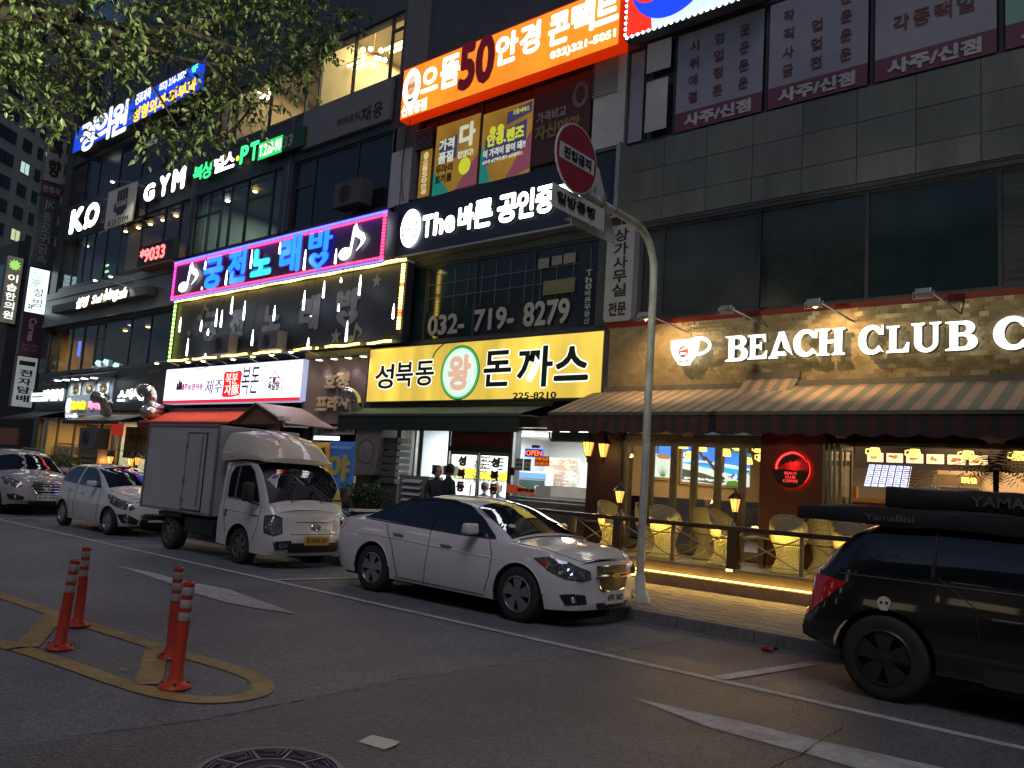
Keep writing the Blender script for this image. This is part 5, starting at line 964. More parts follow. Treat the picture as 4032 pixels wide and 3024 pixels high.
bq = rc((2148, 1800), (2265, 1918), 16.0); bw = box('brick_wall', bq[0] - .02, bq[1] + .05, 16.0, 16.1, bq[2] - .4, bq[3],  mat('mortar', (.35, .3, .25), .9), t); bb = [M().box(0, .118, -.012, 0, 0, .048).build('brick', q, bw, local=True) for q in BKM]; k = 0
for r_ in range(int((bq[3] - bq[2]) / .056)):
 for c_ in range(int((bq[1] - bq[0]) / .125)):
  x = bq[0] + c_ * .125 + (r_ % 2) * .06; z = bq[2] + .0 + r_ * .056
  if k < 3: q = bb[k]
  else: q = random.choice(bb).copy(); COL.objects.link(q)
  k += 1; q.location = Vector((x, 16.0, z)) - org(bw)
WF = mat('white_counter_front', (.55, .55, .52), .5); box('counter_front', -11.6, -9.55, 14.4, 14.5, .2, 1.5, WF, t)
def noti(name, px0, px1, q, s=None, y=13.855, ink=BK, par=t):
 bx = rc(px0, px1, y); o = box(name, bx[0], bx[1], y - .004, y, bx[2], bx[3], q, par)
 if s:
  n = len(s); h = (bx[3] - bx[2]) / n
  for i, r_ in enumerate(s): text(r_, (bx[0] + .02, bx[1] - .02, bx[3] - (i + .85) * h, bx[3] - (i + .2) * h), y - .006, ink, o)
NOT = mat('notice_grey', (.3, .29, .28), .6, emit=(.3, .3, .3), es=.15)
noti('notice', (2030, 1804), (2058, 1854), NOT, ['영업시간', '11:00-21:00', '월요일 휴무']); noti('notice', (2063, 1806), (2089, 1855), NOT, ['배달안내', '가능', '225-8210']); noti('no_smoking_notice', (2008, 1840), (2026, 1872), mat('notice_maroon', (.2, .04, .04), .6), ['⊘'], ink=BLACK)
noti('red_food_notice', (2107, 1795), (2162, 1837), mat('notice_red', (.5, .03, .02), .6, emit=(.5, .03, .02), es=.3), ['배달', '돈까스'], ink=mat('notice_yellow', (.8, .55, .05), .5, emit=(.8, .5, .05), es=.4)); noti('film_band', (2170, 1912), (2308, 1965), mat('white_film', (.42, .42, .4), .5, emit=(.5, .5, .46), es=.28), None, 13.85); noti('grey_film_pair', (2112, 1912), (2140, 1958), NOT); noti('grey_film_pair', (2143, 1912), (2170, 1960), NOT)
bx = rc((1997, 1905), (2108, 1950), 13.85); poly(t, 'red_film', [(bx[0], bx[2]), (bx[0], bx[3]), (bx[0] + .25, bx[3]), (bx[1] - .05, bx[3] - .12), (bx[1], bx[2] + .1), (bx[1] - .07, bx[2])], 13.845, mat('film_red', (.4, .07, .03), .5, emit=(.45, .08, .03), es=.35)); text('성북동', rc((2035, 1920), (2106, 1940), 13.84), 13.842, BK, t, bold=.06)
t2 = thing('open_sign', 'red and blue neon open sign hanging in the restaurant window', 'neon sign', P(2103, 1780, 14.0)); bx = rc((2069, 1766), (2139, 1802), 13.98); box('board', bx[0], bx[1], 13.98, 14.0, bx[2], bx[3], mat('neon_board', (.06, .01, .02), .4), t2); text('OPEN', (bx[0] + .04, bx[1] - .04, bx[2] + .035, bx[3] - .035), 13.97, em('neon_red', (1, .12, .05), 3), t2)
M().tube([(bx[0], 13.96, bx[2]), (bx[0], 13.96, bx[3]), (bx[1], 13.96, bx[3]), (bx[1], 13.96, bx[2]), (bx[0], 13.96, bx[2])], .009, 6).build('blue_tube', em('neon_blue', (.05, .15, 1), 4), t2); box('transformer', (bx[0] + bx[1]) / 2 - .08, (bx[0] + bx[1]) / 2 + .12, 13.98, 14.02, bx[3] + .02, bx[3] + .08, mat('maroon_plastic', (.08, .02, .03), .5), t2)
t2 = thing('wall_fan', 'white caged wall fan in front of the bricks inside the restaurant', 'fan', (-11.6, 15.6, 1.75)); FX = P(2250, 1848, 15.6).x; m = M()
for k in range(3): m.lathe([(.06 + .07 * k - .004, -.05), (.06 + .07 * k + .004, -.05)], c=(FX, 15.6, 1.8), n=24, axis='y')
for k in range(16): a = 2 * pi * k / 16; m.tube([(FX, 15.53, 1.8), (FX + .2 * cos(a), 15.56, 1.8 + .2 * sin(a)), (FX + .2 * cos(a), 15.64, 1.8 + .2 * sin(a))], .004, 4)
m.build('cage', WHITE, t2, solid=.004); M().lathe([(0, -.02), (.05, 0), (.05, .15), (0, .16)], c=(FX, 15.6, 1.8), n=12, axis='y').build('motor', WHITE, t2); M().tube([(FX, 15.75, 1.8), (FX, 15.95, 1.55)], .02, 6).build('bracket', WHITE, t2)
t2 = thing('display_fridge', 'glass door drinks fridge inside the restaurant', 'fridge', (-13.2, 15.9, .2)); fq = rc((2044, 1845), (2150, 1912), 15.7); f0, f1 = fq[0], fq[1]; box('cabinet', f0, f1, 15.7, 16.2, .2, 1.95, WHITE, t2); box('header', f0 + .02, f1 - .02, 15.68, 15.7, 1.78, 1.92, mat('header_blue', (.1, .2, .5), .5, emit=(.2, .35, .8), es=.6), t2); box('pane', f0 + .05, f1 - .05, 15.67, 15.69, .4, 1.74, mat('fridge_glass', (.05, .08, .08), .15), t2)
t2 = thing('ceiling_ac', 'dark green indoor unit behind the right restaurant window', 'air conditioner', (-9.9, 13.97, 2.4)); bx = rc((2178, 1700), (2318, 1742), 13.98); box('body', bx[0] - .05, -9.6, 13.98, 14.15, bx[2], bx[3], mat('dull_green_metal', (.03, .04, .035), .4), t2, bevel=.02); M().tube([P(2165, 1700, 14), P(2162, 1718, 14), P(2168, 1732, 14), P(2178, 1738, 14)], .02, 6).build('hose', BLACK, t2)
v = P(2315, 1795, 13.45); lantern('left of the two wall lanterns beside the restaurant window', v.x, 13.45, v.z, 1.35, 'wall lanterns beside the cafe', 5, arm=13.8); v = P(2376, 1800, 13.45); lantern('right of the two wall lanterns beside the restaurant window', v.x, 13.45, v.z, 1.3, 'wall lanterns beside the cafe', 4, arm=13.8)
# ------------------------------------------------------------------ cafe shopfront
t = thing('cafe_shopfront', 'cafe front with grey folding glass doors, a maroon wall and an open serving side', 'shopfront', (-6, 13.9, .55)); FD = mat('folding_door_grey', (.22, .19, .15), .45, metal=.3, var=.15, dirt=.2)
xs = [-8.72, -8.13, -7.64, -7.21, -6.73, -6.26, -5.86]
for a, b in zip(xs[:-1], xs[1:]):
 d = M().box(a + .005, a + .065, 13.84, 13.9, .57, 2.64).box(b - .065, b - .005, 13.84, 13.9, .57, 2.64).box(a + .065, b - .065, 13.845, 13.895, 2.54, 2.64).box(a + .065, b - .065, 13.845, 13.895, .57, .72).build('folding_door', FD, t); box('pane', a + .065, b - .065, 13.865, 13.875, .72, 2.54, GL, d); box('hinge', b - .012, b + .012, 13.82, 13.84, 2.2, 2.3, STEEL, d)
box('door_track', -8.75, -5.85, 13.82, 13.92, 2.64, 2.74, FD, t); window(-8.75, -5.85, 2.74, 3.1, (-7.3,), pane=GL, fr=FD, w=.03, par=t, y=13.86); MAR = mat('maroon_paint', (.09, .012, .012), .5, var=.12, scale=3)
box('maroon_wall', -5.84, -4.72, 13.66, 14.0, .55, 3.6, MAR, t); box('head_beam', -4.72, 3, 13.8, 14.0, 2.62, 3.6, mat('dark_brown_beam', (.03, .015, .012), .6), t); box('opening_rail', -4.6, 3, 13.76, 13.84, 2.62, 2.68, FD, t)
for i, x in enumerate((-4.66, -4.58, -4.50, -4.40)):
 d = M().box(x, x + .035, 13.35, 13.42, .57, 2.62).box(x, x + .035, 13.85, 13.92, .57, 2.62).box(x + .002, x + .033, 13.42, 13.85, 2.54, 2.62).box(x + .002, x + .033, 13.42, 13.85, .57, .7).build('folded_door', FD, t); box('pane', x + .014, x + .02, 13.42, 13.85, .7, 2.54, GL, d)
TAN = mat('tan_wall', (.5, .33, .17), .7, var=.08, scale=2); room(-9.02, 5.4, .56, 3.1, 9.0, TAN, mat('cafe_ceiling', (.35, .27, .2), .7, var=.1), mat('cafe_floor', (.12, .07, .04), .35, var=.3), par=t)
area('cafe_lamp', (-6.6, 17.5, 3.0), (-6.6, 17.5, 0), 3.6, 5, 130, (1, .72, .4), t); area('cafe_lamp', (-2, 17.2, 3.0), (-2, 17.2, 0), 4, 3.5, 210, (1, .72, .38), t)
# backlit beach pictures on the side wall, flat prints in wooden frames
def mural(label, y0, y1, z0, z1, kind):
 m_ = thing('beach_picture', label, 'picture', (-8.99, (y0 + y1) / 2, z0)); box('frame', -9.0, -8.97, y0 - .06, y1 + .06, z0 - .06, z1 + .06, mat('frame_wood', (.5, .33, .15), .5), m_)
 S = em('mural_sky', (.05, .22, .8), 1.2, evar=.3); C_ = em('mural_cloud', (.6, .75, .95), 1.1, evar=.2); SE = em('mural_sea', (.03, .42, .75), 1.1); SA = em('mural_sand', (.72, .74, .72), 1.0, evar=.15); SH = em('mural_shadow', (.10, .10, .08), .6, evar=.5); TR = em('mural_trunk', (.16, .05, .02), .6); GR = em('mural_green', (.12, .3, .03), .7); ST = em('mural_blue_stripe', (.02, .06, .7), 1.0)
 k = [0]
 def pl(pts, q, name='print_shape'):
  k[0] += 1; x = -8.966 + .0015 * k[0]; M().add([(x, y0 + (y1 - y0) * u, z0 + (z1 - z0) * v) for u, v in pts], [tuple(range(len(pts)))]).build(name, q, m_)
 pl([(0, 0), (1, 0), (1, 1), (0, 1)], S, 'print')
 if kind == 2:
  pl([(0, .5), (.3, .56), (.6, .5), (1, .46), (1, .56), (.5, .62), (0, .6)], C_); pl([(0, .38), (1, .34), (1, .48), (0, .5)], SE); pl([(0, 0), (1, 0), (1, .36), (.7, .33), (.35, .42), (0, .48)], SA); pl([(0, .05), (.5, .0), (.62, .1), (.3, .26), (0, .33)], SH)
  for a in range(9): u = .03 + a * .055; pl([(u, .06 + .02 * (a % 3)), (u + .05, .07), (u + .04, .13 + .02 * (a % 2)), (u - .01, .12)], SA)
  pl([(.27, .72), (.3, .74), (.52, .3), (.6, .18), (.56, .12), (.48, .24)], TR); pl([(.14, 1), (.17, 1), (.31, .62), (.27, .6)], TR); pl([(.52, .3), (.57, .35), (.585, 1), (.555, 1)], TR); pl([(.35, .56), (.42, .6), (.36, .63)], TR)
  pl([(.64, .22), (.98, .46), (.97, .5), (.64, .25)], TR)
  for a in range(6): u = .68 + a * .045; pl([(u, .2 - a * .012), (u + .024, .19 - a * .012), (u + .05, .36 + a * .014), (u + .026, .34 + a * .012)], ST if a % 2 == 0 else SA)
  pl([(.6, .0), (.9, .0), (.86, .1), (.74, .15), (.62, .12)], GR)
  for a in range(9): u = .6 + a * .045; pl([(u, 1), (u + .03, 1), (u + .05, .84 - .04 * (a % 3))], GR)
 else:
  pl([(0, .0), (1, 0), (1, .62), (0, .66)], SA); pl([(.05, .62), (.5, .7), (1, .62), (.9, .55), (.3, .54)], em('mural_hut', (.55, .22, .08), .8)); pl([(.1, .7), (.2, .7), (.2, 1), (.1, 1)], TR)
  for a in range(7): u = .15 + a * .11; pl([(.5 + (a - 3) * .03, .02), (.56 + (a - 3) * .03, .02), (u, .42 - abs(a - 3) * .05)], GR)
mural('narrow backlit beach picture nearest the folding doors', 15.42, 16.1, 1.98, 2.72, 1); mural('wide backlit beach picture with leaning palm and striped hammock in the cafe', 16.66, 20.3, 1.93, 2.8, 2); mural('backlit beach picture deepest inside the cafe', 21.1, 22.2, 1.93, 2.7, 1)
box('bench_back', -9.0, -8.7, 14.5, 22.5, .56, 1.55, mat('navy_bench', (.02, .025, .06), .4), t); area('mural_glow', (-8.85, 18.4, 2.35), (-7, 18.4, 2.0), 3.6, .8, 30, (.4, .6, 1), t)
SHADE = em('mug_lamp_glow', (1, .62, .12), 2.2, samp=False)
for i, (px, py, Y_) in enumerate(((2690, 1752, 15), (2765, 1764, 16), (2858, 1782, 15), (2910, 1762, 17), (2990, 1768, 16), (3003, 1802, 15), (2718, 1792, 15.5), (2945, 1815, 17), (3445, 1779, 15), (3602, 1785, 15), (3813, 1792, 15), (4012, 1795, 15), (4200, 1800, 15))):
 v = P(px, py, Y_); tt = thing('mug_pendant', 'small glowing yellow mug shaped pendant lamp ' + ('behind the folding doors' if i < 8 else 'over the serving counter'), 'pendant lamp', v, 'mug shaped pendants ' + ('behind the folding doors' if i < 8 else 'over the counter'))
 M().lathe([(.02, .075), (.075, .07), (.105, -.06), (.1, -.07)], c=v, n=14).build('shade', SHADE, tt, smooth=True); M().tube([v + Vector((-.095, 0, .05)), v + Vector((-.15, 0, .04)), v + Vector((-.15, 0, -.03)), v + Vector((-.1, 0, -.04))], .012, 5).build('mug_handle', SHADE, tt); M().tube([v + Vector((0, 0, .07)), (v.x, v.y, 3.08)], .006, 4).build('cord', BLACK, tt)
# counter side
c2 = thing('serving_counter', 'orange brown serving counter with a till inside the open cafe side', 'counter', (-3, 16, .56)); box('front', -5.0, 3, 15.9, 16.0, .56, 1.72, mat('orange_wood_counter', (.42, .16, .05), .5, var=.15, scale=3), c2); box('top', -5.05, 3, 15.85, 16.6, 1.72, 1.8, mat('counter_top', (.5, .3, .12), .4), c2)
box('pillar', -5.0, -4.9, 15.85, 15.95, 1.8, 2.0, MATS['orange_wood_counter'], c2)
box('dark_fascia', -5.3, 3, 17.0, 17.1, 2.42, 2.9, mat('menu_fascia_dark', (.02, .012, .01), .5), t); box('service_wall', -4.1, 3, 18.4, 18.5, .56, 2.5, mat('service_wall_beige', (.55, .4, .27), .6), t)
FP = em('food_panel', (1, .75, .42), .95); PC = [em('food_orange', (.75, .18, .03), .8), em('food_red_e', (.6, .05, .02), .8), em('food_tan', (.7, .42, .12), .8)]
for i in range(6):
 x = -5.05 + i * .36; p = thing('food_picture', 'small backlit food picture over the counter', 'picture', (x, 16.98, 2.53), 'row of backlit food pictures'); box('panel', x, x + .3, 16.96, 16.99, 2.53, 2.71, FP, p, bevel=.01)
 for k in range(7): disc(p, 'food_piece', x + .15 + random.uniform(-.07, .07), 2.62 + random.uniform(-.035, .035), random.uniform(.02, .05), random.uniform(.015, .03), 16.955 - .002 * k, PC[(k + i) % 3], n=7)
m_ = thing('menu_screen', 'tilted pale blue menu screen with columns of small print behind the counter', 'screen', (-4.5, 16.5, 2.2)); q = [P(3423, 1828, 16.5), P(3588, 1837, 16.5), P(3573, 1922, 16.5), P(3402, 1913, 16.5)]
M().add([(p.x, p.y, p.z) for p in q] + [(p.x, p.y + .04, p.z) for p in q], [(0, 1, 2, 3), (7, 6, 5, 4), (0, 4, 5, 1), (1, 5, 6, 2), (2, 6, 7, 3), (3, 7, 4, 0)]).build('screen', em('screen_blue_white', (.62, .68, 1), 1.15), m_)
for i in range(6):
 u0, u1 = (i + .0) / 6, (i + .86) / 6; top = q[0].lerp(q[1], u1), q[3].lerp(q[2], u1); e = .02
 M().add([top[0] + Vector((0, -.004, 0)), top[0] + Vector((e, -.004, 0)), top[1] + Vector((e, -.004, 0)), top[1] + Vector((0, -.004, 0))], [(0, 1, 2, 3)]).build('column_line', mat('screen_dark', (.05, .05, .09), .5), m_)
 for k in range(9):
  v = .06 + k * .1; a = q[0].lerp(q[1], u0 + .02).lerp(q[3].lerp(q[2], u0 + .02), v); M().box(a.x, a.x + .05 + .02 * (k % 3), a.y - .006, a.y - .003, a.z - .006, a.z + .006).build('print_line', MATS['screen_dark'], m_)
m_ = thing('serving_hatch', 'lit kitchen hatch behind the counter', 'hatch', (-3, 18.3, 1.9)); bx = rc((3670, 1865), (3860, 1925), 18.2); box('back', bx[0], bx[1], 18.3, 18.35, bx[2], bx[3], mat('hatch_brown', (.2, .13, .06), .5), m_); box('lamp_head', bx[0] + .55, bx[0] + .8, 18.1, 18.2, bx[2] + .1, bx[3] - .05, SHADE, m_); box('shelf', bx[0], bx[1], 18.1, 18.3, bx[2], bx[2] + .03, STEEL, m_)
for i, (px, py, Yp, s_) in enumerate(((2702, 1690, 12.75, 1), (2965, 1694, 12.75, .75), (3308, 1703, 12.7, .75), (3918, 1706, 12.7, 1.05))):
 v = P(px, py, Yp); tt = thing('shell_lamp', ('first', 'second', 'third', 'rightmost')[i] + ' from the left of the pale shell shaped shades under the cafe awning valance', 'shade', v, 'shell shaped shades under the awning'); m = M(); s_ *= .19
 for j in range(7):
  for k in range(11): a = pi * k / 10; r_ = s_ * (j / 6) * (1 + .06 * cos(10 * a)); m.v.append((v.x - r_ * cos(a) * 1.2, v.y - .06 + .06 * (j / 6) ** 2 * 2, v.z + .06 - r_ * sin(a)))
 for j in range(6):
  for k in range(10): a = j * 11 + k; m.f.append((a, a + 1, a + 12, a + 11)); m.mi.append(0)
 m.build('shade', mat('shell_beige', (.4, .33, .24), .7, var=.15), tt, smooth=True, solid=.01)
# ------------------------------------------------------------------ deck, rail, strip light
d = thing('cafe_deck', 'raised cafe terrace with a glowing yellow strip under its edge', 'terrace', (-4, 12.1, .13)); DK = mat('deck_board', (.2, .16, .11), .6, var=.25, scale=5, dirt=.3); DF = mat('deck_face', (.14, .10, .07), .6, var=.2, dirt=.3)
box('base', -9.0, 3.2, 12.22, 13.8, .14, .52, DF, d); box('riser', -9.0, 3.2, 12.1, 12.2, .14, .33, DF, d); box('upper_riser', -9.0, 3.2, 12.16, 12.2, .36, .51, DF, d); box('edge_trim', -9.0, 3.2, 12.06, 12.2, .512, .55, mat('deck_edge_trim', (.3, .24, .16), .45, var=.15), d)
for i in range(11): box('deck_plank', -9.0, 3.2, 12.21 + i * .145, 12.21 + i * .145 + .139, .525, .552, DK, d)
box('light_strip', -7.95, -3.95, 12.125, 12.15, .345, .362, em('strip_yellow', (1, .60, .10), 9), d)
area('strip_light', (-5.95, 12.08, .40), (-5.95, 11.2, .05), 4.0, .04, 17, (1, .60, .14), d); area('strip_light', (-5.95, 12.1, .35), (-5.95, 12.2, 1), 4.0, .03, 5, (1, .66, .2), d)
rl = thing('terrace_railing', 'dark wooden terrace railing with crossed braces on square posts', 'railing', (-4, 12.2, .55)); RM = mat('dark_wood_rail', (.035, .02, .015), .35, var=.2, coat=.3); BRS = mat('brace_metal', (.3, .24, .15), .45, metal=.4, var=.15)
box('top_rail', -9.6, 3.2, 12.14, 12.28, 1.13, 1.2, RM, rl, bevel=.01)
posts = [(-8.69, .03), (-7.75, .07), (-6.68, .025), (-5.61, .08), (-4.54, .025), (-3.45, .08), (-2.4, .025), (-1.3, .08), (-.2, .025)]
for x, w in posts: box('post', x - w, x + w, 12.2 - w, 12.2 + w, .55, 1.13, RM if w > .04 else BRS, rl)
for (xa, _), (xb, _) in zip(posts[:-1], posts[1:]):
 for za, zb in ((.64, 1.09), (1.09, .64)): M().tube([(xa + .05, 12.19 if za > 1 else 12.21, za), (xb - .05, 12.19 if za > 1 else 12.21, zb)], .011, 6).build('brace', BRS, rl)
M().tube([(-9.5, 12.2, .64), (3, 12.2, .64)], .006, 5).build('lower_wire', BRS, rl)
area('under_rail_light', (-6, 12.24, 1.10), (-6, 13.0, .75), 5.4, .04, 24, (1, .72, .16), rl)
for i, x in enumerate((-7.75, -5.61)): lantern(('left' if i == 0 else 'right') + ' of the two small lanterns standing on the terrace railing', x, 12.2, 1.43, 1.0, 'lanterns on the terrace railing', 2.5, post=True); box('foot_lamp', x - .05, x + .05, 12.055, 12.065, .515, .545, em('strip_yellow', (1, .60, .10), 9), d)
# rattan chairs
def rattan():
 m = mat('white_rattan', (.55, .48, .3), .6, var=.15, scale=30); n = m.node_tree; L = n.links.new; b = n.nodes['Principled BSDF']; tc = n.nodes.new('ShaderNodeTexCoord'); h = []
 for sc, dr in ((15, 'Z'), (13, 'X')):
  w = n.nodes.new('ShaderNodeTexWave'); w.bands_direction = dr; w.inputs['Scale'].default_value = sc; w.inputs['Distortion'].default_value = .6; L(tc.outputs['Object'], w.inputs['Vector']); h.append(w)
 mx = n.nodes.new('ShaderNodeMath'); mx.operation = 'MULTIPLY'; L(h[0].outputs['Fac'], mx.inputs[0]); L(h[1].outputs['Fac'], mx.inputs[1])
 mr = n.nodes.new('ShaderNodeMapRange'); mr.inputs[2].default_value = .5; mr.inputs[3].default_value = .7; L(mx.outputs[0], mr.inputs[0]); sv = n.nodes.new('ShaderNodeVectorMath'); sv.operation = 'SCALE'; L(b.inputs['Base Color'].links[0].from_socket, sv.inputs[0]); L(mr.outputs[0], sv.inputs['Scale']); L(sv.outputs[0], b.inputs['Base Color'])
 bp = n.nodes.new('ShaderNodeBump'); bp.inputs['Strength'].default_value = 1; bp.inputs['Distance'].default_value = .02; L(mx.outputs[0], bp.inputs['Height']); L(bp.outputs[0], b.inputs['Normal']); return m
RT = rattan()
def chair():
 t = thing('rattan_chair', 'x', 'chair', (0, 0, 0))
 M().lathe([(.27, 0), (.255, .03), (.2, .12), (.165, .22), (.18, .32), (.215, .4), (.22, .42)], n=28).build('base', RT, t, smooth=True, solid=.012)
 M().lathe([(0, .43), (.2, .43), (.235, .445), (.24, .465), (.225, .485), (.18, .49), (0, .48)], n=28).build('seat', RT, t, smooth=True)
 m = M(); na, nz = 16, 9
 for j in range(nz + 1):
  v = j / nz
  for i in range(na + 1):
   a = R(-15 + 210 * i / na); edge = sin(pi * i / na); r_ = .235 + .035 * sin(pi * v * .8) + .02 * v; m.v.append((r_ * cos(a), r_ * sin(a) * .95, .44 + v * (.1 + .34 * edge ** .6)))
 for j in range(nz):
  for i in range(na): a = j * (na + 1) + i; m.f.append((a, a + 1, a + na + 2, a + na + 1)); m.mi.append(0)
 m.build('backrest', RT, t, smooth=True, solid=.016)
 rim = [m.v[nz * (na + 1) + i] for i in range(na + 1)]; M().tube(rim, .018, 8).build('back_rim', RT, t, smooth=True)
 M().lathe([(.24, 0), (.285, .0), (.285, .03), (.25, .03)], n=28).build('foot_ring', RT, t, smooth=True)
 return t
ch0 = chair(); DCH = 'woven white hourglass chair on the terrace, '
for i, (x, y, rz, lb) in enumerate(((-8.15, 12.62, 80, 'front row, beside the post of the left railing lantern'), (-7.05, 12.6, 185, 'front row, just right of the road sign pole'), (-5.95, 12.62, 85, 'front row, its round seat showing left of the right railing lantern'), (-4.9, 12.6, 190, 'front row, in front of the maroon wall'), (-3.95, 12.62, 180, 'front row, partly behind the back of the black car'),
                                  (-7.75, 13.25, 90, 'back row, leftmost one'), (-6.6, 13.3, 180, 'back row, by the maroon triangle on the doors'), (-4.55, 13.2, 190, 'back row, in front of the maroon wall'), (-2.9, 12.7, 100, 'behind the black car'), (-1.6, 12.7, 180, 'behind the black car near the photo edge'))):
 c = ch0 if i == 0 else copy_tree(ch0); c.location = (x, y, .553); c.rotation_euler[2] = R(rz); c['label'] = DCH + lb; c['group'] = 'woven chairs on the cafe terrace'
for i, x in enumerate((-5.35, -4.0, -8.55)):
 t2 = thing('terrace_table', 'small dark terrace table ' + ('with two thick posts between the woven chairs', 'by the folded doors', 'at the left end of the terrace')[i], 'table', (x, 13.0, .553), 'terrace tables'); box('top', x - .3, x + .3, 12.7, 13.3, 1.02, 1.05, RM, t2)
 for dx in (-.13, .13): box('leg', x + dx - .04, x + dx + .04, 12.96, 13.04, .553, 1.02, RM, t2)
M().add([(-6.55, 13.83, .6), (-6.28, 13.83, .6), (-6.28, 13.83, 1.0), (-6.42, 13.83, .9)], [(0, 1, 2, 3)]).build('maroon_panel', MAR, t)
# warm upstairs chandelier and tube lights
GLB = em('globe_glow', (1, .92, .6), 7, samp=False)
def chandelier(label, c, pts):
 t = thing('chandelier', label, 'chandelier', c, 'globe chandeliers'); COP = mat('copper', (.5, .22, .1), .35, metal=.9); M().lathe([(.03, .0), (.12, .02), (.02, -.12)], c=(c[0], c[1], 15.62), n=12).build('canopy', COP, t); M().tube([(c[0], c[1], 15.6), c], .015, 6).build('stem', COP, t)
 for p in pts: q = Vector(p); M().tube([c, q], .01, 5).build('arm', COP, t); M().lathe([(.075 * sin(pi * k / 8), -.075 * cos(pi * k / 8)) for k in range(9)], c=q, n=14).build('globe', GLB, t, smooth=True)
Yc = 15.0; chandelier('globe chandelier in the warm lit room beside the orange sign', tuple(P(1470, 210, Yc)), [P(a, b, Yc + dy) for a, b, dy in ((1430, 195, 0), (1459, 193, .1), (1500, 199, -.1), (1432, 225, .1), (1480, 229, -.1), (1494, 231, .1), (1515, 236, 0), (1472, 254, 0))])
chandelier('globe chandelier seen through the leaves', tuple(P(1040, 360, Yc)), [P(a, b, Yc + dy) for a, b, dy in ((1022, 360, 0), (1040, 378, .1), (1058, 345, -.1), (1066, 366, .1), (1030, 388, -.1), (1052, 384, .1))])
for i, (a, b) in enumerate((((1322, 278), (1422, 238)), ((1512, 196), (1588, 160)))):
 A, B = P(*a, 15.2), P(*b, 15.2); z = 14.42
 t = thing('twin_tube_light', ('left' if i == 0 else 'right') + ' twin tube ceiling light in the warm lit upstairs room', 'ceiling light', (A.x, 15.2, z)); 
 for dy in (0, .22): box('tube', A.x, B.x + .1, 15.2 + dy, 15.27 + dy, (A.z + B.z) / 2 - .03, (A.z + B.z) / 2 + .03, em('warm_tube', (1, .85, .4), 4, samp=False), t)
 box('housing', A.x, B.x + .1, 15.18, 15.52, (A.z + B.z) / 2 + .04, (A.z + B.z) / 2 + .08, CREAM, t)
# ceiling downlights in the other upstairs rooms
for px, py, col, Yc in ((494, 912, 0, 15), (545, 898, 0, 15), (592, 884, 0, 15), (642, 868, 0, 15), (693, 851, 0, 15), (896, 792, 1, 15.2), (1005, 755, 2, 15), (915, 840, 2, 16), (1013, 874, 1, 16.5), (493, 1303, 2, 15.4), (583, 1288, 2, 15), (507, 1348, 2, 17), (616, 1344, 2, 16.5), (457, 1366, 0, 16), (304, 1120, 0, 15), (342, 970, 0, 15)):
 d_ = ray(px, py); k_ = ((10.9 if py < 1200 else 6.86) - CH) / d_.z; v = P(px, py, d_.y * k_); nm = ('warm white', 'cool white', 'golden')[col]; t = thing('ceiling_downlight', 'small ' + nm + ' ceiling downlight behind the left building windows', 'ceiling light', v, nm + ' downlights behind the left windows'); M().lathe([(0, -.03), (.07, -.02), (.09, .02), (0, .03)], c=v, n=10).build('bulb', em(('dl_warm', 'dl_cool', 'dl_gold')[col], ((1, .7, .4), (.8, 1, .95), (1, .68, .15))[col], 8, samp=False), t)
for px, py in ((415, 1046), (414, 1070), (677, 1028)):
 v = P(px, py, 14.3); box('small_lit_screen', v.x - .25, v.x + .25, 14.3, 14.34, v.z - .04, v.z + .04, em('green_screen', (.5, 1, .5), 1.2), BLD)
for i in range(16):
 v = P(442 + i * 5.2, 1256 + i * 1.5 + .03 * i * i, 14.6); M().box(v.x - .03, v.x + .03, v.y, v.y + .02, v.z - .02, v.z + .02).build('led_dot', em('led_blue_white', (.4, .5, 1), 4, samp=False), BLD)
v = P(310, 1375, 14.3); box('blue_neon', v.x - .12, v.x + .12, 14.3, 14.33, v.z - .3, v.z + .35, em('neon_blue2', (.1, .15, 1), 1.6), BLD); v = P(184, 1348, 13.95); box('violet_screen', v.x - .3, v.x + .3, 14.3, 14.34, v.z - .2, v.z + .2, em('violet_screen_glow', (.4, .25, 1), 1.6), BLD)
# ------------------------------------------------------------------ vehicles
def lerpt(tab, x):
 if x <= tab[0][0]: return tab[0][1]
 for (a, va), (b, vb) in zip(tab[:-1], tab[1:]):
  if x <= b:
   u = (x - a) / (b - a); return va + (vb - va) * u
 return tab[-1][1]
def smt(tab, x):
 """smooth table lookup (monotone-ish cubic)"""
 n = len(tab)
 if x <= tab[0][0]: return tab[0][1]
 if x >= tab[-1][0]: return tab[-1][1]
 for i in range(n - 1):
  if x <= tab[i + 1][0]:
   x0, y0 = tab[i]; x1, y1 = tab[i + 1]; h = x1 - x0; u = (x - x0) / h
   def sl(k):
    if k == 0 or k == n - 1: return (tab[min(k + 1, n - 1)][1] - tab[max(k - 1, 0)][1]) / (tab[min(k + 1, n - 1)][0] - tab[max(k - 1, 0)][0] + 1e-9)
    a = (tab[k][1] - tab[k - 1][1]) / (tab[k][0] - tab[k - 1][0]); b = (tab[k + 1][1] - tab[k][1]) / (tab[k + 1][0] - tab[k][0])
    return 0 if a * b <= 0 else 2 * a * b / (a + b)
   m0, m1 = sl(i) * h, sl(i + 1) * h
   return y0 * (2 * u ** 3 - 3 * u * u + 1) + m0 * (u ** 3 - 2 * u * u + u) + y1 * (-2 * u ** 3 + 3 * u * u) + m1 * (u ** 3 - u * u)
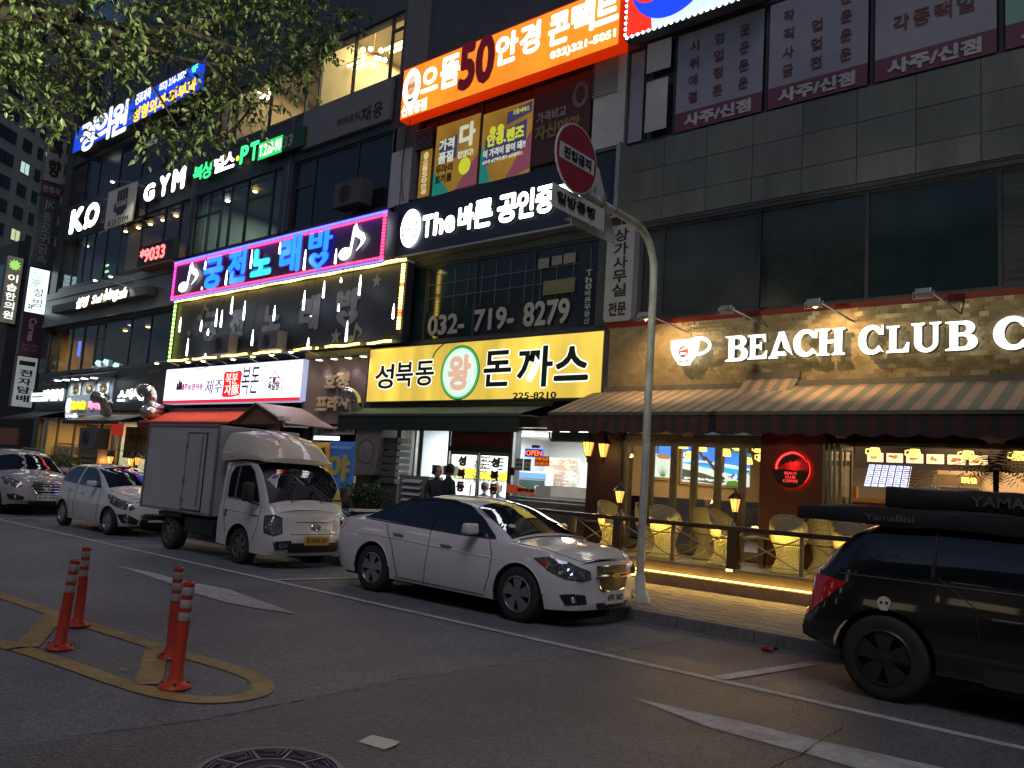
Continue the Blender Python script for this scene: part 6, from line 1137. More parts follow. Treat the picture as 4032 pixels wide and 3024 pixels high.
class Car:
 """car shell: x forward, stations along x, one profile per station, rounded nose and tail"""
 def __init__(s, **k): s.__dict__.update(k)
 # x0 rear, x1 front, W half width, top/belt/low tables, rail: (x, half width of roof edge), nose/tail: tables z -> x offset
 def wplan(s, x):
  f = 1.0
  if x > s.x1 - s.rf: u = (x - (s.x1 - s.rf)) / s.rf; f -= s.cf * u ** 2.6
  if x < s.x0 + s.rr: u = ((s.x0 + s.rr) - x) / s.rr; f -= s.cr * u ** 2.6
  return f
 def prof(s, x):
  """list of (y, z) from sill to centre line; the index of belt and rail is fixed"""
  zl = lerpt(s.low, x); zb = smt(s.belt, x); zt = smt(s.top, x); f = s.wplan(x); W = s.W
  for ax in s.axles:
   d = abs(x - ax)
   if d < s.arch: zl = max(zl, s.wr + sqrt(max(s.arch ** 2 - d * d, 0)) * 1.0)
  wr = smt(s.rail, x); cab = max(0., min(1., (zt - zb - .06) / .3)); out = []
  zm = s.zmid
  def side(z):
   if z < zm: u = (zm - z) / (zm - .18); return W * (1 - s.tuck * min(u, 1.2) ** 2)
   u = (z - zm) / max(zb - zm, .05); return W * (1 - s.shoulder * u ** 2)
  nl = 9
  for i in range(nl): z = zl + (zb - zl) * (i / nl); out.append([side(z) * f, z])
  wb = side(zb)
  out.append([wb * f, zb])
  zr = zt - s.crown * (1 if cab > 0 else .6) - .02 * cab; yr = (wb - .05) * (1 - cab) + wr * cab if zt - zb > .06 else wb - .06
  yr = (wb - .06) + (wr - (wb - .06)) * cab
  zr = max(zr, zb + .012)
  ns = 7
  for i in range(1, ns):
   u = i / ns; out.append([(wb + (yr - wb) * (u ** (1.12 if cab > .2 else .7)) + .012 * sin(pi * u) * cab) * f, zb + (zr - zb) * u])
  out.append([yr * f, zr]); nt_ = 8
  for i in range(1, nt_ + 1):
   u = i / nt_; out.append([yr * f * (1 - u), zr + (zt - zr) * (1 - (1 - u) ** 2.2)])
  return out
 def warp(s, x, z):
  h = s.x1 - s.rf; r = s.x0 + s.rr
  if x > h: x += smt(s.nose, z) * ((x - h) / s.rf) ** 1.5
  if x < r: x += smt(s.tail, z) * ((r - x) / s.rr) ** 1.5
  q = getattr(s, 'squash', None)
  return q[0] + (x - q[0]) * q[1] if q and x > q[0] else x
 def yside(s, x, z):
  p = s.prof(x)[:17]
  if z <= p[0][1]: return p[0][0]
  for a, b in zip(p[:-1], p[1:]):
   if z <= b[1]: return a[0] + (b[0] - a[0]) * (z - a[1]) / max(b[1] - a[1], 1e-6)
  return p[-1][0]
 def S(s, u, z, sd=-1, off=0.):
  """point on side/nose/tail; u runs along x and then around the nose or the tail"""
  def raw(u, z):
   if u > s.x1: y = s.yside(s.x1, z); k = 1 - (u - s.x1) / s.W; return Vector((s.warp(s.x1, z) + s.bow * (1 - k * k), y * k, z))
   if u < s.x0: y = s.yside(s.x0, z); k = 1 - (s.x0 - u) / s.W; return Vector((s.warp(s.x0, z) - s.bowr * (1 - k * k), y * k, z))
   return Vector((s.warp(u, z), s.yside(u, z), z))
  p = raw(u, z); e = .01
  if off:
   du = raw(u + e, z) - raw(u - e, z); dz = raw(u, z + e) - raw(u, z - e); n = du.cross(dz).normalized()
   if n.y * 1 + (n.x if u > s.x1 - .2 else -n.x if u < s.x0 + .2 else 0) < 0: n = -n
   p = p + n * off
  return Vector((p.x, p.y * -sd * -1 if sd > 0 else -p.y, p.z))
 def T(s, x, y, off=0.):
  p = s.prof(x)[16:]; ya = abs(y)
  for a, b in zip(p[:-1], p[1:]):
   if b[0] <= ya <= a[0]: z = b[1] + (a[1] - b[1]) * (ya - b[0]) / max(a[0] - b[0], 1e-6); break
  else: z = p[0][1]
  sl = (smt(s.top, x + .01) - smt(s.top, x - .01)) / .02; n = Vector((-sl, 0, 1)).normalized()
  return Vector((s.warp(x, z), y, z)) + n * off
 def shell(s, t, mt, n=110):
  xs = sorted(set([s.x0 + (s.x1 - s.x0) * i / n for i in range(n + 1)] + [ax + sg * s.arch * k for ax in s.axles for sg in (-1, 1) for k in (1.0, .995, .97, .92, .85)] + [q for q in s.keys]))
  P_ = [s.prof(x) for x in xs]; N_ = len(P_[0]); m = M()
  for sg in (-1, 1):
   k0 = len(m.v)
   for x, p in zip(xs, P_):
    for y, z in p: m.v.append((s.warp(x, z), sg * y, z))
   for i in range(len(xs) - 1):
    for j in range(N_ - 1): a = k0 + i * N_ + j; m.f.append((a, a + 1, a + N_ + 1, a + N_)); m.mi.append(0)
  for end, bow, q in ((0, -s.bowr, s.x0), (len(xs) - 1, s.bow, s.x1)):
   p = P_[end]; cols = 14; k0 = len(m.v)
   rows = p[:17]
   for j, (y, z) in enumerate(rows):
    for c in range(cols + 1):
     k = -1 + 2 * c / cols; zz = z
     if j == 16: zz = z + (p[-1][1] - z) * (1 - abs(k) ** 2.2)
     m.v.append((s.warp(q, z) + bow * (1 - k * k), y * k, zz))
   for j in range(16):
    for c in range(cols): a = k0 + j * (cols + 1) + c; m.f.append((a, a + 1, a + cols + 2, a + cols + 1)); m.mi.append(0)
  me = bpy.data.meshes.new('body'); me.from_pydata(m.v, [], m.f); b = bmesh.new(); b.from_mesh(me); bmesh.ops.remove_doubles(b, verts=b.verts[:], dist=.0015); bmesh.ops.recalc_face_normals(b, faces=b.faces[:]); b.to_mesh(me); b.free()
  me.polygons.foreach_set('use_smooth', [True] * len(me.polygons)); me.set_sharp_from_angle(angle=R(48)); me.materials.append(mt)
  o = bpy.data.objects.new('body', me); COL.objects.link(o); o.parent = t; return o
 def patch(s, t, name, poly_, mt, sd=-1, off=.006, cut=.07, top=False, label=None, thick=0):
  b = bmesh.new(); vs = [b.verts.new((p[0], p[1], 0)) for p in poly_]; b.faces.new(vs)
  bmesh.ops.triangulate(b, faces=b.faces[:])
  x0, x1 = min(p[0] for p in poly_), max(p[0] for p in poly_); y0, y1 = min(p[1] for p in poly_), max(p[1] for p in poly_)
  for a, l, h in ((0, x0, x1), (1, y0, y1)):
   k = int((h - l) / cut)
   for i in range(1, k + 1):
    co = [0, 0, 0]; co[a] = l + (h - l) * i / (k + 1); no = [0, 0, 0]; no[a] = 1
    bmesh.ops.bisect_plane(b, geom=b.verts[:] + b.edges[:] + b.faces[:], plane_co=co, plane_no=no)
  for v in b.verts: v.co = s.T(v.co.x, v.co.y, off) if top else s.S(v.co.x, v.co.y, sd, off)
  bmesh.ops.recalc_face_normals(b, faces=b.faces[:])
  me = bpy.data.meshes.new(name); b.to_mesh(me); b.free(); me.polygons.foreach_set('use_smooth', [True] * len(me.polygons)); me.materials.append(mt)
  o = bpy.data.objects.new(name, me); COL.objects.link(o); o.parent = t; tag(o, label)
  if thick: q = o.modifiers.new('solid', 'SOLIDIFY'); q.thickness = thick; q.offset = 0
  return o
 def seam(s, t, pts, mt, sd=-1, r=.005, top=False, off=.002, name='seam'):
  q = []
  for a, b in zip(pts[:-1], pts[1:]):
   k = max(1, int(hypot(b[0] - a[0], b[1] - a[1]) / .06))
   for i in range(k): q.append((a[0] + (b[0] - a[0]) * i / k, a[1] + (b[1] - a[1]) * i / k))
  q.append(pts[-1]); return M().tube([s.T(x, y, off) if top else s.S(x, y, sd, off) for x, y in q], r, 5).build(name, mt, t, local=True)
TYRE = mat('tyre_rubber', (.02, .02, .02), .8, var=.2, scale=20); RIM = mat('alloy_rim', (.42, .42, .43), .3, metal=.8, var=.1); RIMD = mat('rim_recess', (.02, .02, .022), .5)
LENS = mat('clear_lamp_lens', (.16, .17, .19), .05, metal=.5, var=.8, scale=25, coat=1); REDL = mat('red_lamp_lens', (.35, .01, .015), .1, var=.2, scale=10, coat=1, emit=(.8, .02, .03), es=.10); CHR = mat('chrome', (.75, .75, .76), .08, metal=1, var=.03); GRIL = mat('grille_black', (.012, .012, .014), .35, var=.1, bump=.5, bscale=120)
TINT = mat('tinted_car_glass', (.006, .008, .012), .02, var=0, spec=.8, coat=.7); SEAM = mat('panel_gap', (.01, .01, .012), .6, var=0); PLT = mat('number_plate_white', (.6, .6, .58), .5, var=.05); PLY = mat('number_plate_yellow', (.5, .33, .05), .5, var=.05)
def wheel(t, x, y, r, w, sd, spokes=5, rim=RIM, style=0):
 m = M(); rr = r; pr = [(r * .64, -w / 2 + .01), (r * .86, -w / 2), (r * .97, -w / 2 + .015), (rr, -w * .25), (rr, w * .25), (r * .97, w / 2 - .015), (r * .86, w / 2), (r * .64, w / 2 - .01)]
 o = M().lathe(pr, c=(x, y, r), n=40, axis='y').build('wheel', TYRE, t, smooth=True, local=True)
 f = sd * w / 2
 M().lathe([(r * .66, f * .95), (r * .62, f * 1.02), (r * .6, f * .7), (r * .58, 0)], c=(x, y, r), n=40, axis='y').build('rim', rim, o, smooth='auto', local=True)
 M().lathe([(0, f * .35), (r * .6, f * .35)], c=(x, y, r), n=32, axis='y').build('brake_disc', RIMD, o, local=True)
 m = M(); e = f * .92
 for k in range(spokes):
  a = 2 * pi * k / spokes + .3; ca, sa = cos(a), sin(a); da = .13 if style == 0 else .06
  q = []
  for rr_, ww in ((.12, .10), (.35, .10 + da * .5), (.6, da + .12)):
   for sg in (-1, 1): q.append((x + r * (rr_ * ca - sg * ww * sa), y + e * (1 if rr_ < .5 else .93), r + r * (rr_ * sa + sg * ww * ca)))
  q2 = [(a_, b_ - sd * .02, c_) for a_, b_, c_ in q]
  m.add(q + q2, [(0, 1, 3, 2), (2, 3, 5, 4), (0, 2, 8, 6), (2, 4, 10, 8), (1, 7, 9, 3), (3, 9, 11, 5)])
 m.build('spokes', rim, o, smooth=False, local=True); M().lathe([(0, e * 1.05), (r * .1, e * 1.04), (r * .16, e * .98), (r * .17, e * .85)], c=(x, y, r), n=16, axis='y').build('hub_cap', rim, o, local=True)
 return o
def under(t, c, sides=(-1, 1)):
 """dark inner floor and wheel wells"""
 m = M(); m.box(c.x0 + .35, c.x1 - .5, -c.W * .9, c.W * .9, .2, .32)
 for ax in c.axles:
  for sd in sides:
   for k in range(14):
    a0, a1 = pi * k / 14, pi * (k + 1) / 14; r_ = c.arch - .004
    m.add([(ax + r_ * cos(a), sd * y, c.wr + r_ * sin(a)) for a in (a0, a1) for y in (c.W * .99, c.W * .6)], [(0, 1, 3, 2)])
   m.add([(ax + c.arch * cos(pi * k / 14), sd * c.W * .6, c.wr + c.arch * sin(pi * k / 14)) for k in range(15)], [tuple(range(15))])
 return m.build('underbody', mat('underbody_black', (.008, .008, .009), .8, var=0), t, local=True)
def plate(t, c, s, z, mt, w=.33, h=.155, front=True, ink=BK):
 x = c.warp(c.x1 if front else c.x0, z) + (c.bow if front else -c.bowr) + (.012 if front else -.012); sg = 1 if front else -1
 o = M().box(min(x, x + sg * .012), max(x, x + sg * .012), -w / 2, w / 2, z - h / 2, z + h / 2).build('number_plate', mt, t, local=True)
 if front: text(s, (-w * .43, w * .43, z - h * .3, z + h * .3), x + .012, ink, o, plane='x', depth=.003, bold=.02)
 return o
def hmir(t, c, x, z, mt, sd=-1, s=1.):
 p = c.S(x, z, sd, .01); q = []
 m = M().box(-.07 * s, .07 * s, -.11 * s, .11 * s, -.07 * s, .07 * s); m.v = [(p.x + v[0] * (1 if v[2] < 0 else .75) - .02, p.y + sd * .14 * s + v[1], p.z + .06 + v[2]) for v in m.v]
 o = m.build('wing_mirror', mt, t, local=True, bevel=.025, smooth=True); M().box(p.x - .05, p.x + .02, min(p.y, p.y + sd * .08), max(p.y, p.y + sd * .08), p.z - .01, p.z + .03).build('mirror_foot', BLACK, o, local=True); return o
def paint(name, col, rough=.32): return mat(name, col, rough, var=.04, scale=3, coat=1., spec=.5, metal=0)
# ---- white sedan
def sedan():
 t = thing('sedan', 'white four door sedan with split grille parked in front of the box truck', 'car', (0, 0, 0))
 c = Car(x0=-1.0, x1=3.66, W=.925, rf=.95, rr=.6, cf=.26, cr=.2, bow=.10, bowr=.1, axles=(0, 2.737), arch=.385, wr=.335, zmid=.56, squash=(3.13, .62), tuck=.055, shoulder=.07, crown=.07, keys=[1.0, 1.5],
   top=[(-1.0, 1.06), (-.85, 1.075), (-.55, 1.08), (-.38, 1.11), (.1, 1.3), (.5, 1.42), (.95, 1.465), (1.4, 1.455), (1.75, 1.40), (2.05, 1.28), (2.45, 1.09), (2.62, 1.01), (3.0, .955), (3.4, .88), (3.66, .80)],
   belt=[(-1.0, .98), (-.4, 1.0), (.5, .98), (1.5, .945), (2.4, .93), (3.0, .90), (3.4, .83), (3.66, .74)], low=[(-1, .36), (-.7, .24), (3.1, .21), (3.66, .22)],
   rail=[(-1, .7), (-.4, .72), (.2, .6), (.6, .585), (1.4, .6), (1.9, .65), (2.5, .76), (3, .8)],
   nose=[(.18, -.05), (.26, .03), (.45, .0), (.62, .0), (.75, -.04), (.85, -.14)], tail=[(.2, .1), (.5, -.02), (.7, -.03), (.9, .02), (1.05, .06)])
 PW_ = paint('sedan_white', (.66, .64, .66)); c.shell(t, PW_); under(t, c)
 g = [(-.3, 1.03), (.12, 1.255), (.42, 1.36), (.85, 1.405), (1.3, 1.395), (1.62, 1.34), (1.92, 1.2), (2.26, 1.0), (2.3, .965), (1.7, .965), (.8, .995), (.1, 1.015)]
 for sd in (-1, 1):
  c.patch(t, 'side_window', g, TINT, sd, .005); c.seam(t, g + [g[0]], CHR if False else mat('window_trim', (.12, .12, .12), .2, metal=.7), sd, .009, off=.006, name='window_trim')
  c.seam(t, [(1.12, .97), (1.1, 1.4)], SEAM, sd, .014, off=.008, name='b_pillar_strip')
  c.seam(t, [(1.12, .96), (1.14, .7), (1.1, .35), (1.08, .27)], SEAM, sd); c.seam(t, [(2.2, .95), (2.3, .75), (2.28, .5), (2.2, .3)], SEAM, sd); c.seam(t, [(.2, 1.0), (.3, .85), (.42, .68), (.5, .45), (.55, .3)], SEAM, sd); c.seam(t, [(.5, .27), (2.2, .25)], SEAM, sd)
  for x, z in ((.42, .86), (1.38, .80)):
   p = c.S(x, z, sd, .02); q = c.S(x + .2, z - .005, sd, .02); M().tube([c.S(x, z, sd, 0), p, q, c.S(x + .2, z - .005, sd, 0)], .012, 6).build('door_handle', CHR, t, local=True)
  c.patch(t, 'headlight', [(2.98, .80), (3.2, .83), (3.55, .78), (3.66, .74), (3.95, .68), (3.98, .6), (3.8, .57), (3.5, .6), (3.2, .68)], LENS, sd, .006)
  q = c.patch(t, 'lamp_ring', [(3.58 + .055 * cos(a), .69 + .055 * sin(a)) for a in [2 * pi * i / 16 for i in range(16)]], CHR, sd, .014); c.patch(t, 'indicator_lens', [(3.05, .77), (3.18, .8), (3.22, .71)], mat('amber_lens', (.4, .08, .01), .2, coat=1), sd, .012)
  c.seam(t, [(2.98, .80), (3.2, .68), (3.5, .6), (3.8, .57), (3.98, .6)], SEAM, sd, .006, off=.008)
  c.patch(t, 'fog_lamp_recess', [(3.42, .40), (3.62, .42), (3.86, .40), (3.88, .3), (3.5, .28)], GRIL, sd, .006); c.patch(t, 'fog_lamp', [(3.62 + .04 * cos(a), .35 + .035 * sin(a)) for a in [2 * pi * i / 12 for i in range(12)]], LENS, sd, .012)
  c.patch(t, 'tail_lamp', [(-1.22, .98), (-1.0, .98), (-.78, .93), (-.84, .84), (-1.0, .78), (-1.25, .8)], REDL, sd, .006); hmir(t, c, 1.98, 1.0, PW_, sd)
  for ax in c.axles: wheel(t, ax, sd * .80, .335, .22, sd)
  c.seam(t, [(ax_ + .385 * cos(a), .335 + .385 * sin(a)) for ax_ in (0,) for a in [pi * i / 20 for i in range(1, 20)]], PW_, sd, .009, off=.0, name='arch_lip'); c.seam(t, [(2.737 + .385 * cos(a), .335 + .385 * sin(a)) for a in [pi * i / 20 for i in range(1, 20)]], PW_, sd, .009, off=.0, name='arch_lip')
  c.seam(t, [(-.6, .82), (.5, .8), (1.6, .75), (2.4, .72)], PW_, sd, .01, off=-.003, name='crease')
 xm = 3.66 + c.W
 c.patch(t, 'upper_grille', [(xm - .48, .73), (xm + .48, .73), (xm + .44, .645), (xm - .44, .645)], GRIL, -1, .006); c.patch(t, 'lower_grille', [(xm - .44, .595), (xm + .44, .595), (xm + .36, .47), (xm, .42), (xm - .36, .47)], GRIL, -1, .006)
 c.seam(t, [(xm - .5, .62), (xm + .5, .62)], CHR, -1, .018, off=.008, name='chrome_bar'); c.seam(t, [(xm - .48, .735), (xm + .48, .735)], CHR, -1, .01, off=.008, name='chrome_bar'); c.seam(t, [(xm - .44, .595), (xm - .37, .46), (xm, .41), (xm + .37, .46), (xm + .44, .595)], CHR, -1, .008, off=.008, name='chrome_bar'); c.seam(t, [(xm - .48, .735), (xm - .46, .64)], CHR, -1, .008, off=.008, name='chrome_bar')
 x = c.warp(3.66, .62) + c.bow + .02; E_ = mat('emblem_gold', (.5, .38, .15), .3, metal=.8, var=.1); M().prism([(-.085, .6), (-.085, .64), (-.03, .64), (-.03, .66), (.03, .66), (.03, .64), (.085, .64), (.085, .6), (.03, .6), (.03, .58), (-.03, .58), (-.03, .6)], x, x + .015, plane='yz').build('emblem', E_, t, local=True)
 c.patch(t, 'lower_intake', [(xm - .5, .3), (xm + .5, .3), (xm + .45, .23), (xm - .45, .23)], GRIL, -1, .006); plate(t, c, '47마 7682', .36, PLT, w=.4)
 c.patch(t, 'windscreen', [(1.72, -.6), (1.72, .6), (1.9, .645), (2.3, .73), (2.52, .79), (2.52, -.79), (2.3, -.73), (1.9, -.645)], TINT, top=True, off=.005); c.patch(t, 'rear_screen', [(-.36, -.66), (-.36, .66), (.2, .56), (.52, .53), (.52, -.53), (.2, -.56)], TINT, top=True, off=.005)
 c.seam(t, [(2.56, -.8), (2.8, -.79), (3.3, -.72), (3.62, -.5), (3.66, 0), (3.62, .5), (3.3, .72), (2.8, .79), (2.56, .8)], SEAM, top=True, r=.004); c.seam(t, [(2.57, -.7), (2.6, 0), (2.57, .7)], BLACK, top=True, r=.012, name='wiper_cowl')
 c.patch(t, 'inspection_sticker', [(2.3 + .04 * cos(a), -.55 + .06 * sin(a)) for a in [2 * pi * i / 14 for i in range(14)]], mat('pale_sticker', (.4, .5, .5), .5), top=True, off=.008)
 c.seam(t, [(2.0, -.68), (1.2, -.62), (.3, -.6)], SEAM, top=True, r=.004)
 M().add([(-.97, -.62, 1.075), (-.97, .62, 1.075), (-.82, .62, 1.09), (-.82, -.62, 1.09), (-1.03, -.58, 1.115), (-1.03, .58, 1.115)], [(0, 1, 5, 4), (4, 5, 2, 3)]).build('boot_spoiler', PW_, t, local=True, solid=.012)
 return t
# ---- small white hatchback
def hatch():
 t = thing('hatchback', 'small white five door hatchback with neon signs mirrored in its windscreen, behind the box truck', 'car', (0, 0, 0))
 c = Car(x0=-.56, x1=2.92, W=.79, rf=.7, rr=.45, cf=.24, cr=.16, bow=.12, bowr=.08, axles=(0, 2.385), arch=.335, wr=.285, zmid=.55, tuck=.06, shoulder=.08, crown=.07, keys=[],
   top=[(-.56, 1.05), (-.5, 1.25), (-.36, 1.42), (0, 1.475), (.6, 1.485), (1.1, 1.46), (1.5, 1.36), (1.9, 1.15), (2.12, 1.02), (2.4, .955), (2.75, .87), (2.92, .78)],
   belt=[(-.56, .98), (0, 1.0), (.8, .97), (1.6, .92), (2.1, .9), (2.5, .86), (2.92, .7)], low=[(-.56, .3), (-.3, .22), (2.7, .2), (2.92, .22)], rail=[(-.56, .6), (0, .57), (1, .57), (1.5, .6), (2.1, .68), (2.6, .7)],
   nose=[(.18, -.06), (.3, .03), (.5, .02), (.7, -.02), (.85, -.1)], tail=[(.2, .06), (.5, -.02), (.9, .02), (1.1, .06), (1.4, .2)])
 P_ = paint('hatchback_white', (.54, .55, .55)); c.shell(t, P_, 80); under(t, c)
 a = [(-.3, 1.04), (-.16, 1.28), (.1, 1.385), (.58, 1.40), (.56, 1.0)]; b = [(.66, .99), (.68, 1.4), (1.05, 1.39), (1.32, 1.31), (1.62, 1.13), (1.82, .97)]
 for sd in (-1, 1):
  c.patch(t, 'side_window', a, TINT, sd, .005); c.patch(t, 'side_window', b, TINT, sd, .005); c.seam(t, [(.62, .98), (.64, .7), (.6, .3)], SEAM, sd); c.seam(t, [(1.82, .95), (1.9, .7), (1.84, .3)], SEAM, sd); c.seam(t, [(.2, .9), (.34, .7), (.36, .3)], SEAM, sd)
  c.patch(t, 'headlight', [(2.2, .86), (2.45, .84), (2.92, .72), (3.1, .6), (2.98, .55), (2.7, .6), (2.4, .7)], LENS, sd, .006); c.patch(t, 'fog_lamp_recess', [(2.7, .46), (2.9, .48), (3.2, .36), (3.15, .26), (2.8, .3)], GRIL, sd, .006); c.patch(t, 'fog_lamp', [(2.9 + .05 * cos(q), .38 + .05 * sin(q)) for q in [2 * pi * i / 12 for i in range(12)]], LENS, sd, .012)
  c.patch(t, 'tail_lamp', [(-.62, 1.0), (-.4, 1.03), (-.36, .85), (-.5, .78), (-.62, .8)], REDL, sd, .006); hmir(t, c, 1.62, .99, P_, sd, .9)
  for ax in c.axles: wheel(t, ax, sd * .68, .285, .18, sd, 7, style=1)
  for x, z in ((.32, .86), (.95, .82)): M().tube([c.S(x, z, sd, 0), c.S(x, z, sd, .02), c.S(x + .16, z, sd, .02), c.S(x + .16, z, sd, 0)], .01, 6).build('door_handle', P_, t, local=True)
 xm = 2.92 + c.W; c.patch(t, 'lower_grille', [(xm - .38, .5), (xm + .38, .5), (xm + .5, .3), (xm + .44, .22), (xm - .44, .22), (xm - .5, .3)], GRIL, -1, .006); c.seam(t, [(xm - .3, .66), (xm + .3, .66)], GRIL, -1, .02, name='upper_grille'); plate(t, c, '63주 4118', .4, PLT, w=.4)
 c.patch(t, 'windscreen', [(1.22, -.56), (1.22, .56), (1.6, .6), (2.05, .66), (2.05, -.66), (1.6, -.6)], TINT, top=True, off=.005); c.patch(t, 'rear_screen', [(-.52, -.5), (-.52, .5), (-.36, .5), (-.36, -.5)], TINT, top=True, off=.005); c.seam(t, [(2.12, -.66), (2.5, -.6), (2.86, -.4), (2.88, 0), (2.86, .4), (2.5, .6), (2.12, .66)], SEAM, top=True, r=.004)
 return t
# ---- compact SUV (silver) and large dark SUV share the recipe
def suv(label, name, P_, k, dark=False):
 t = thing('suv', label, 'car', (0, 0, 0)); L = k
 c = Car(x0=-.95, x1=3.45, W=.91, rf=.85, rr=.5, cf=.22, cr=.14, bow=.13, bowr=.07, axles=(0, 2.64), arch=.40, wr=.35, zmid=.62, tuck=.05, shoulder=.07, crown=.06, keys=[],
   top=[(-.95, 1.12), (-.86, 1.36), (-.7, 1.55), (-.4, 1.65), (.4, 1.68), (1.2, 1.66), (1.65, 1.56), (2.1, 1.3), (2.4, 1.13), (2.8, 1.06), (3.2, .98), (3.45, .88)],
   belt=[(-.95, 1.08), (0, 1.1), (1, 1.06), (2, 1.0), (2.8, .97), (3.2, .9), (3.45, .8)], low=[(-.95, .42), (-.6, .3), (3.2, .26), (3.45, .3)], rail=[(-.95, .66), (-.4, .64), (1, .64), (1.7, .67), (2.4, .77), (3, .8)],
   nose=[(.25, -.06), (.4, .03), (.6, .02), (.8, -.03), (.95, -.12)], tail=[(.3, .06), (.55, -.06), (.9, .0), (1.1, .04), (1.6, .22)])
 if dark: c.belt = [(-.95, .99), (0, 1.0), (1, .98), (2, .94), (2.8, .92), (3.45, .8)]; c.top = [(-.95, 1.02), (-.9, 1.13), (-.72, 1.35), (-.55, 1.44), (-.3, 1.475), (.4, 1.49), (1.2, 1.48), (1.65, 1.4), (2.1, 1.2), (2.4, 1.06), (2.8, 1.0), (3.2, .94), (3.45, .85)]; c.rail = [(-.95, .72), (-.4, .7), (1, .7), (1.7, .72), (2.4, .8), (3, .82)]; c.tail = [(.25, .12), (.45, -.08), (.7, -.02), (.95, .02), (1.1, .05), (1.5, .14)]; c.zmid = .55; c.axles = (-.3, 2.36)
 c.shell(t, P_, 90); under(t, c)
 g = [(-.72, 1.16), (-.55, 1.42), (-.3, 1.54), (.4, 1.59), (1.2, 1.57), (1.55, 1.49), (1.85, 1.3), (2.15, 1.08), (1.0, 1.11)]
 if dark: g = [(-.8, 1.04), (-.68, 1.2), (-.52, 1.34), (-.3, 1.39), (.4, 1.41), (1.2, 1.40), (1.55, 1.33), (1.85, 1.2), (2.15, 1.0), (1.0, 1.02)]
 for sd in (-1, 1):
  c.patch(t, 'side_window', g, TINT, sd, .005); zt = 1.57 if not dark else 1.4
  for x in (.06, 1.05): c.seam(t, [(x, 1.1 if not dark else 1.03), (x + .01, zt)], SEAM, sd, .02, off=.006, name='pillar_strip')
  c.seam(t, [(1.08, 1.05), (1.1, .7), (1.05, .32)], SEAM, sd); c.seam(t, [(2.1, 1.02), (2.18, .7), (2.12, .34)], SEAM, sd); c.seam(t, [(.1, 1.05), (.38, .85), (.44, .34)], SEAM, sd); c.seam(t, [(-.7, g[0][1] - .04), (1, g[0][1] - .05), (2.15, g[0][1] - .12)], mat('dull_trim', (.12, .12, .13), .35, metal=.6) if dark else SEAM, sd, .007, name='belt_strip')
  c.patch(t, 'headlight', [(2.75, .95), (3.1, .95), (3.45, .86), (3.62, .74), (3.45, .7), (3.1, .78)], LENS, sd, .006); c.patch(t, 'fog_lamp_recess', [(3.2, .52), (3.45, .55), (3.7, .48), (3.65, .4), (3.3, .4)], GRIL, sd, .006); c.patch(t, 'fog_lamp', [(3.45 + .07 * cos(q), .475 + .035 * sin(q)) for q in [2 * pi * i / 12 for i in range(12)]], LENS, sd, .012)
  c.patch(t, 'tail_lamp', [(-1.3, 1.02), (-.95, 1.04), (-.62, .98), (-.7, .88), (-.95, .78), (-1.2, .74)] if not dark else [(-1.25, .97), (-.95, .97), (-.62, .93), (-.72, .84), (-.86, .7), (-.93, .6), (-1.2, .6)], REDL if not dark else mat('dark_red_lens', (.28, .01, .012), .1, var=.2, scale=10, coat=1, emit=(.7, .01, .02), es=.05), sd, .006); hmir(t, c, 1.98, 1.1, P_, sd)
  for ax in c.axles: wheel(t, ax, sd * .79, .35, .24, sd, 5, rim=RIM if not dark else mat('dark_rim', (.05, .05, .055), .35, metal=.6), style=0)
  for x, z in ((.5, .93), (1.45, .89)) if not dark else ((.5, .78), (1.45, .76)): M().tube([c.S(x, z, sd, 0), c.S(x, z, sd, .025), c.S(x + .2, z, sd, .025), c.S(x + .2, z, sd, 0)], .013, 6).build('door_handle', MATS['dull_trim'] if dark else CHR, t, local=True)
  zr = 1.71 if not dark else 1.53
  M().tube([(-.35, sd * .6, zr - .06), (-.2, sd * .6, zr), (1.2, sd * .6, zr), (1.4, sd * .61, zr - .07)], .018, 6).build('roof_rail', mat('rail_silver', (.4, .4, .4), .3, metal=.8) if not dark else BLACK, t, local=True)
  c.patch(t, 'lower_cladding', [(.42, .42), (2.22, .42), (2.2, .27), (.44, .27)], mat('cladding_black', (.03, .03, .03), .7), sd, .006)
 xm = 3.45 + c.W; c.patch(t, 'grille', [(xm - .42, .86), (xm + .42, .86), (xm + .52, .74), (xm + .32, .56), (xm - .32, .56), (xm - .52, .74)], GRIL, -1, .006)
 for z, w in ((.84, .43), (.78, .48), (.71, .47), (.64, .38), (.57, .32)): c.seam(t, [(xm - w, z), (xm + w, z)], CHR, -1, .011, off=.01, name='grille_bar')
 c.seam(t, [(xm - .42, .86), (xm - .52, .74), (xm - .32, .56)], CHR, -1, .011, off=.01, name='grille_bar'); c.seam(t, [(xm + .42, .86), (xm + .52, .74), (xm + .32, .56)], CHR, -1, .011, off=.01, name='grille_bar')
 x = c.warp(3.45, .73) + c.bow + .02; ring_ = [(x, .1 * cos(q), .73 + .055 * sin(q)) for q in [2 * pi * i / 20 for i in range(21)]]; M().tube(ring_, .01, 5).tube([(x, -.05, .70), (x, -.04, .76)], .01, 5).tube([(x, .05, .76), (x, .04, .70)], .01, 5).tube([(x, -.045, .725), (x, .045, .735)], .01, 5).build('emblem', CHR, t, local=True)
 c.patch(t, 'lower_intake', [(xm - .6, .38), (xm + .6, .38), (xm + .5, .3), (xm - .5, .3)], GRIL, -1, .006); plate(t, c, '31구 1721', .47, PLT, w=.5, h=.13)
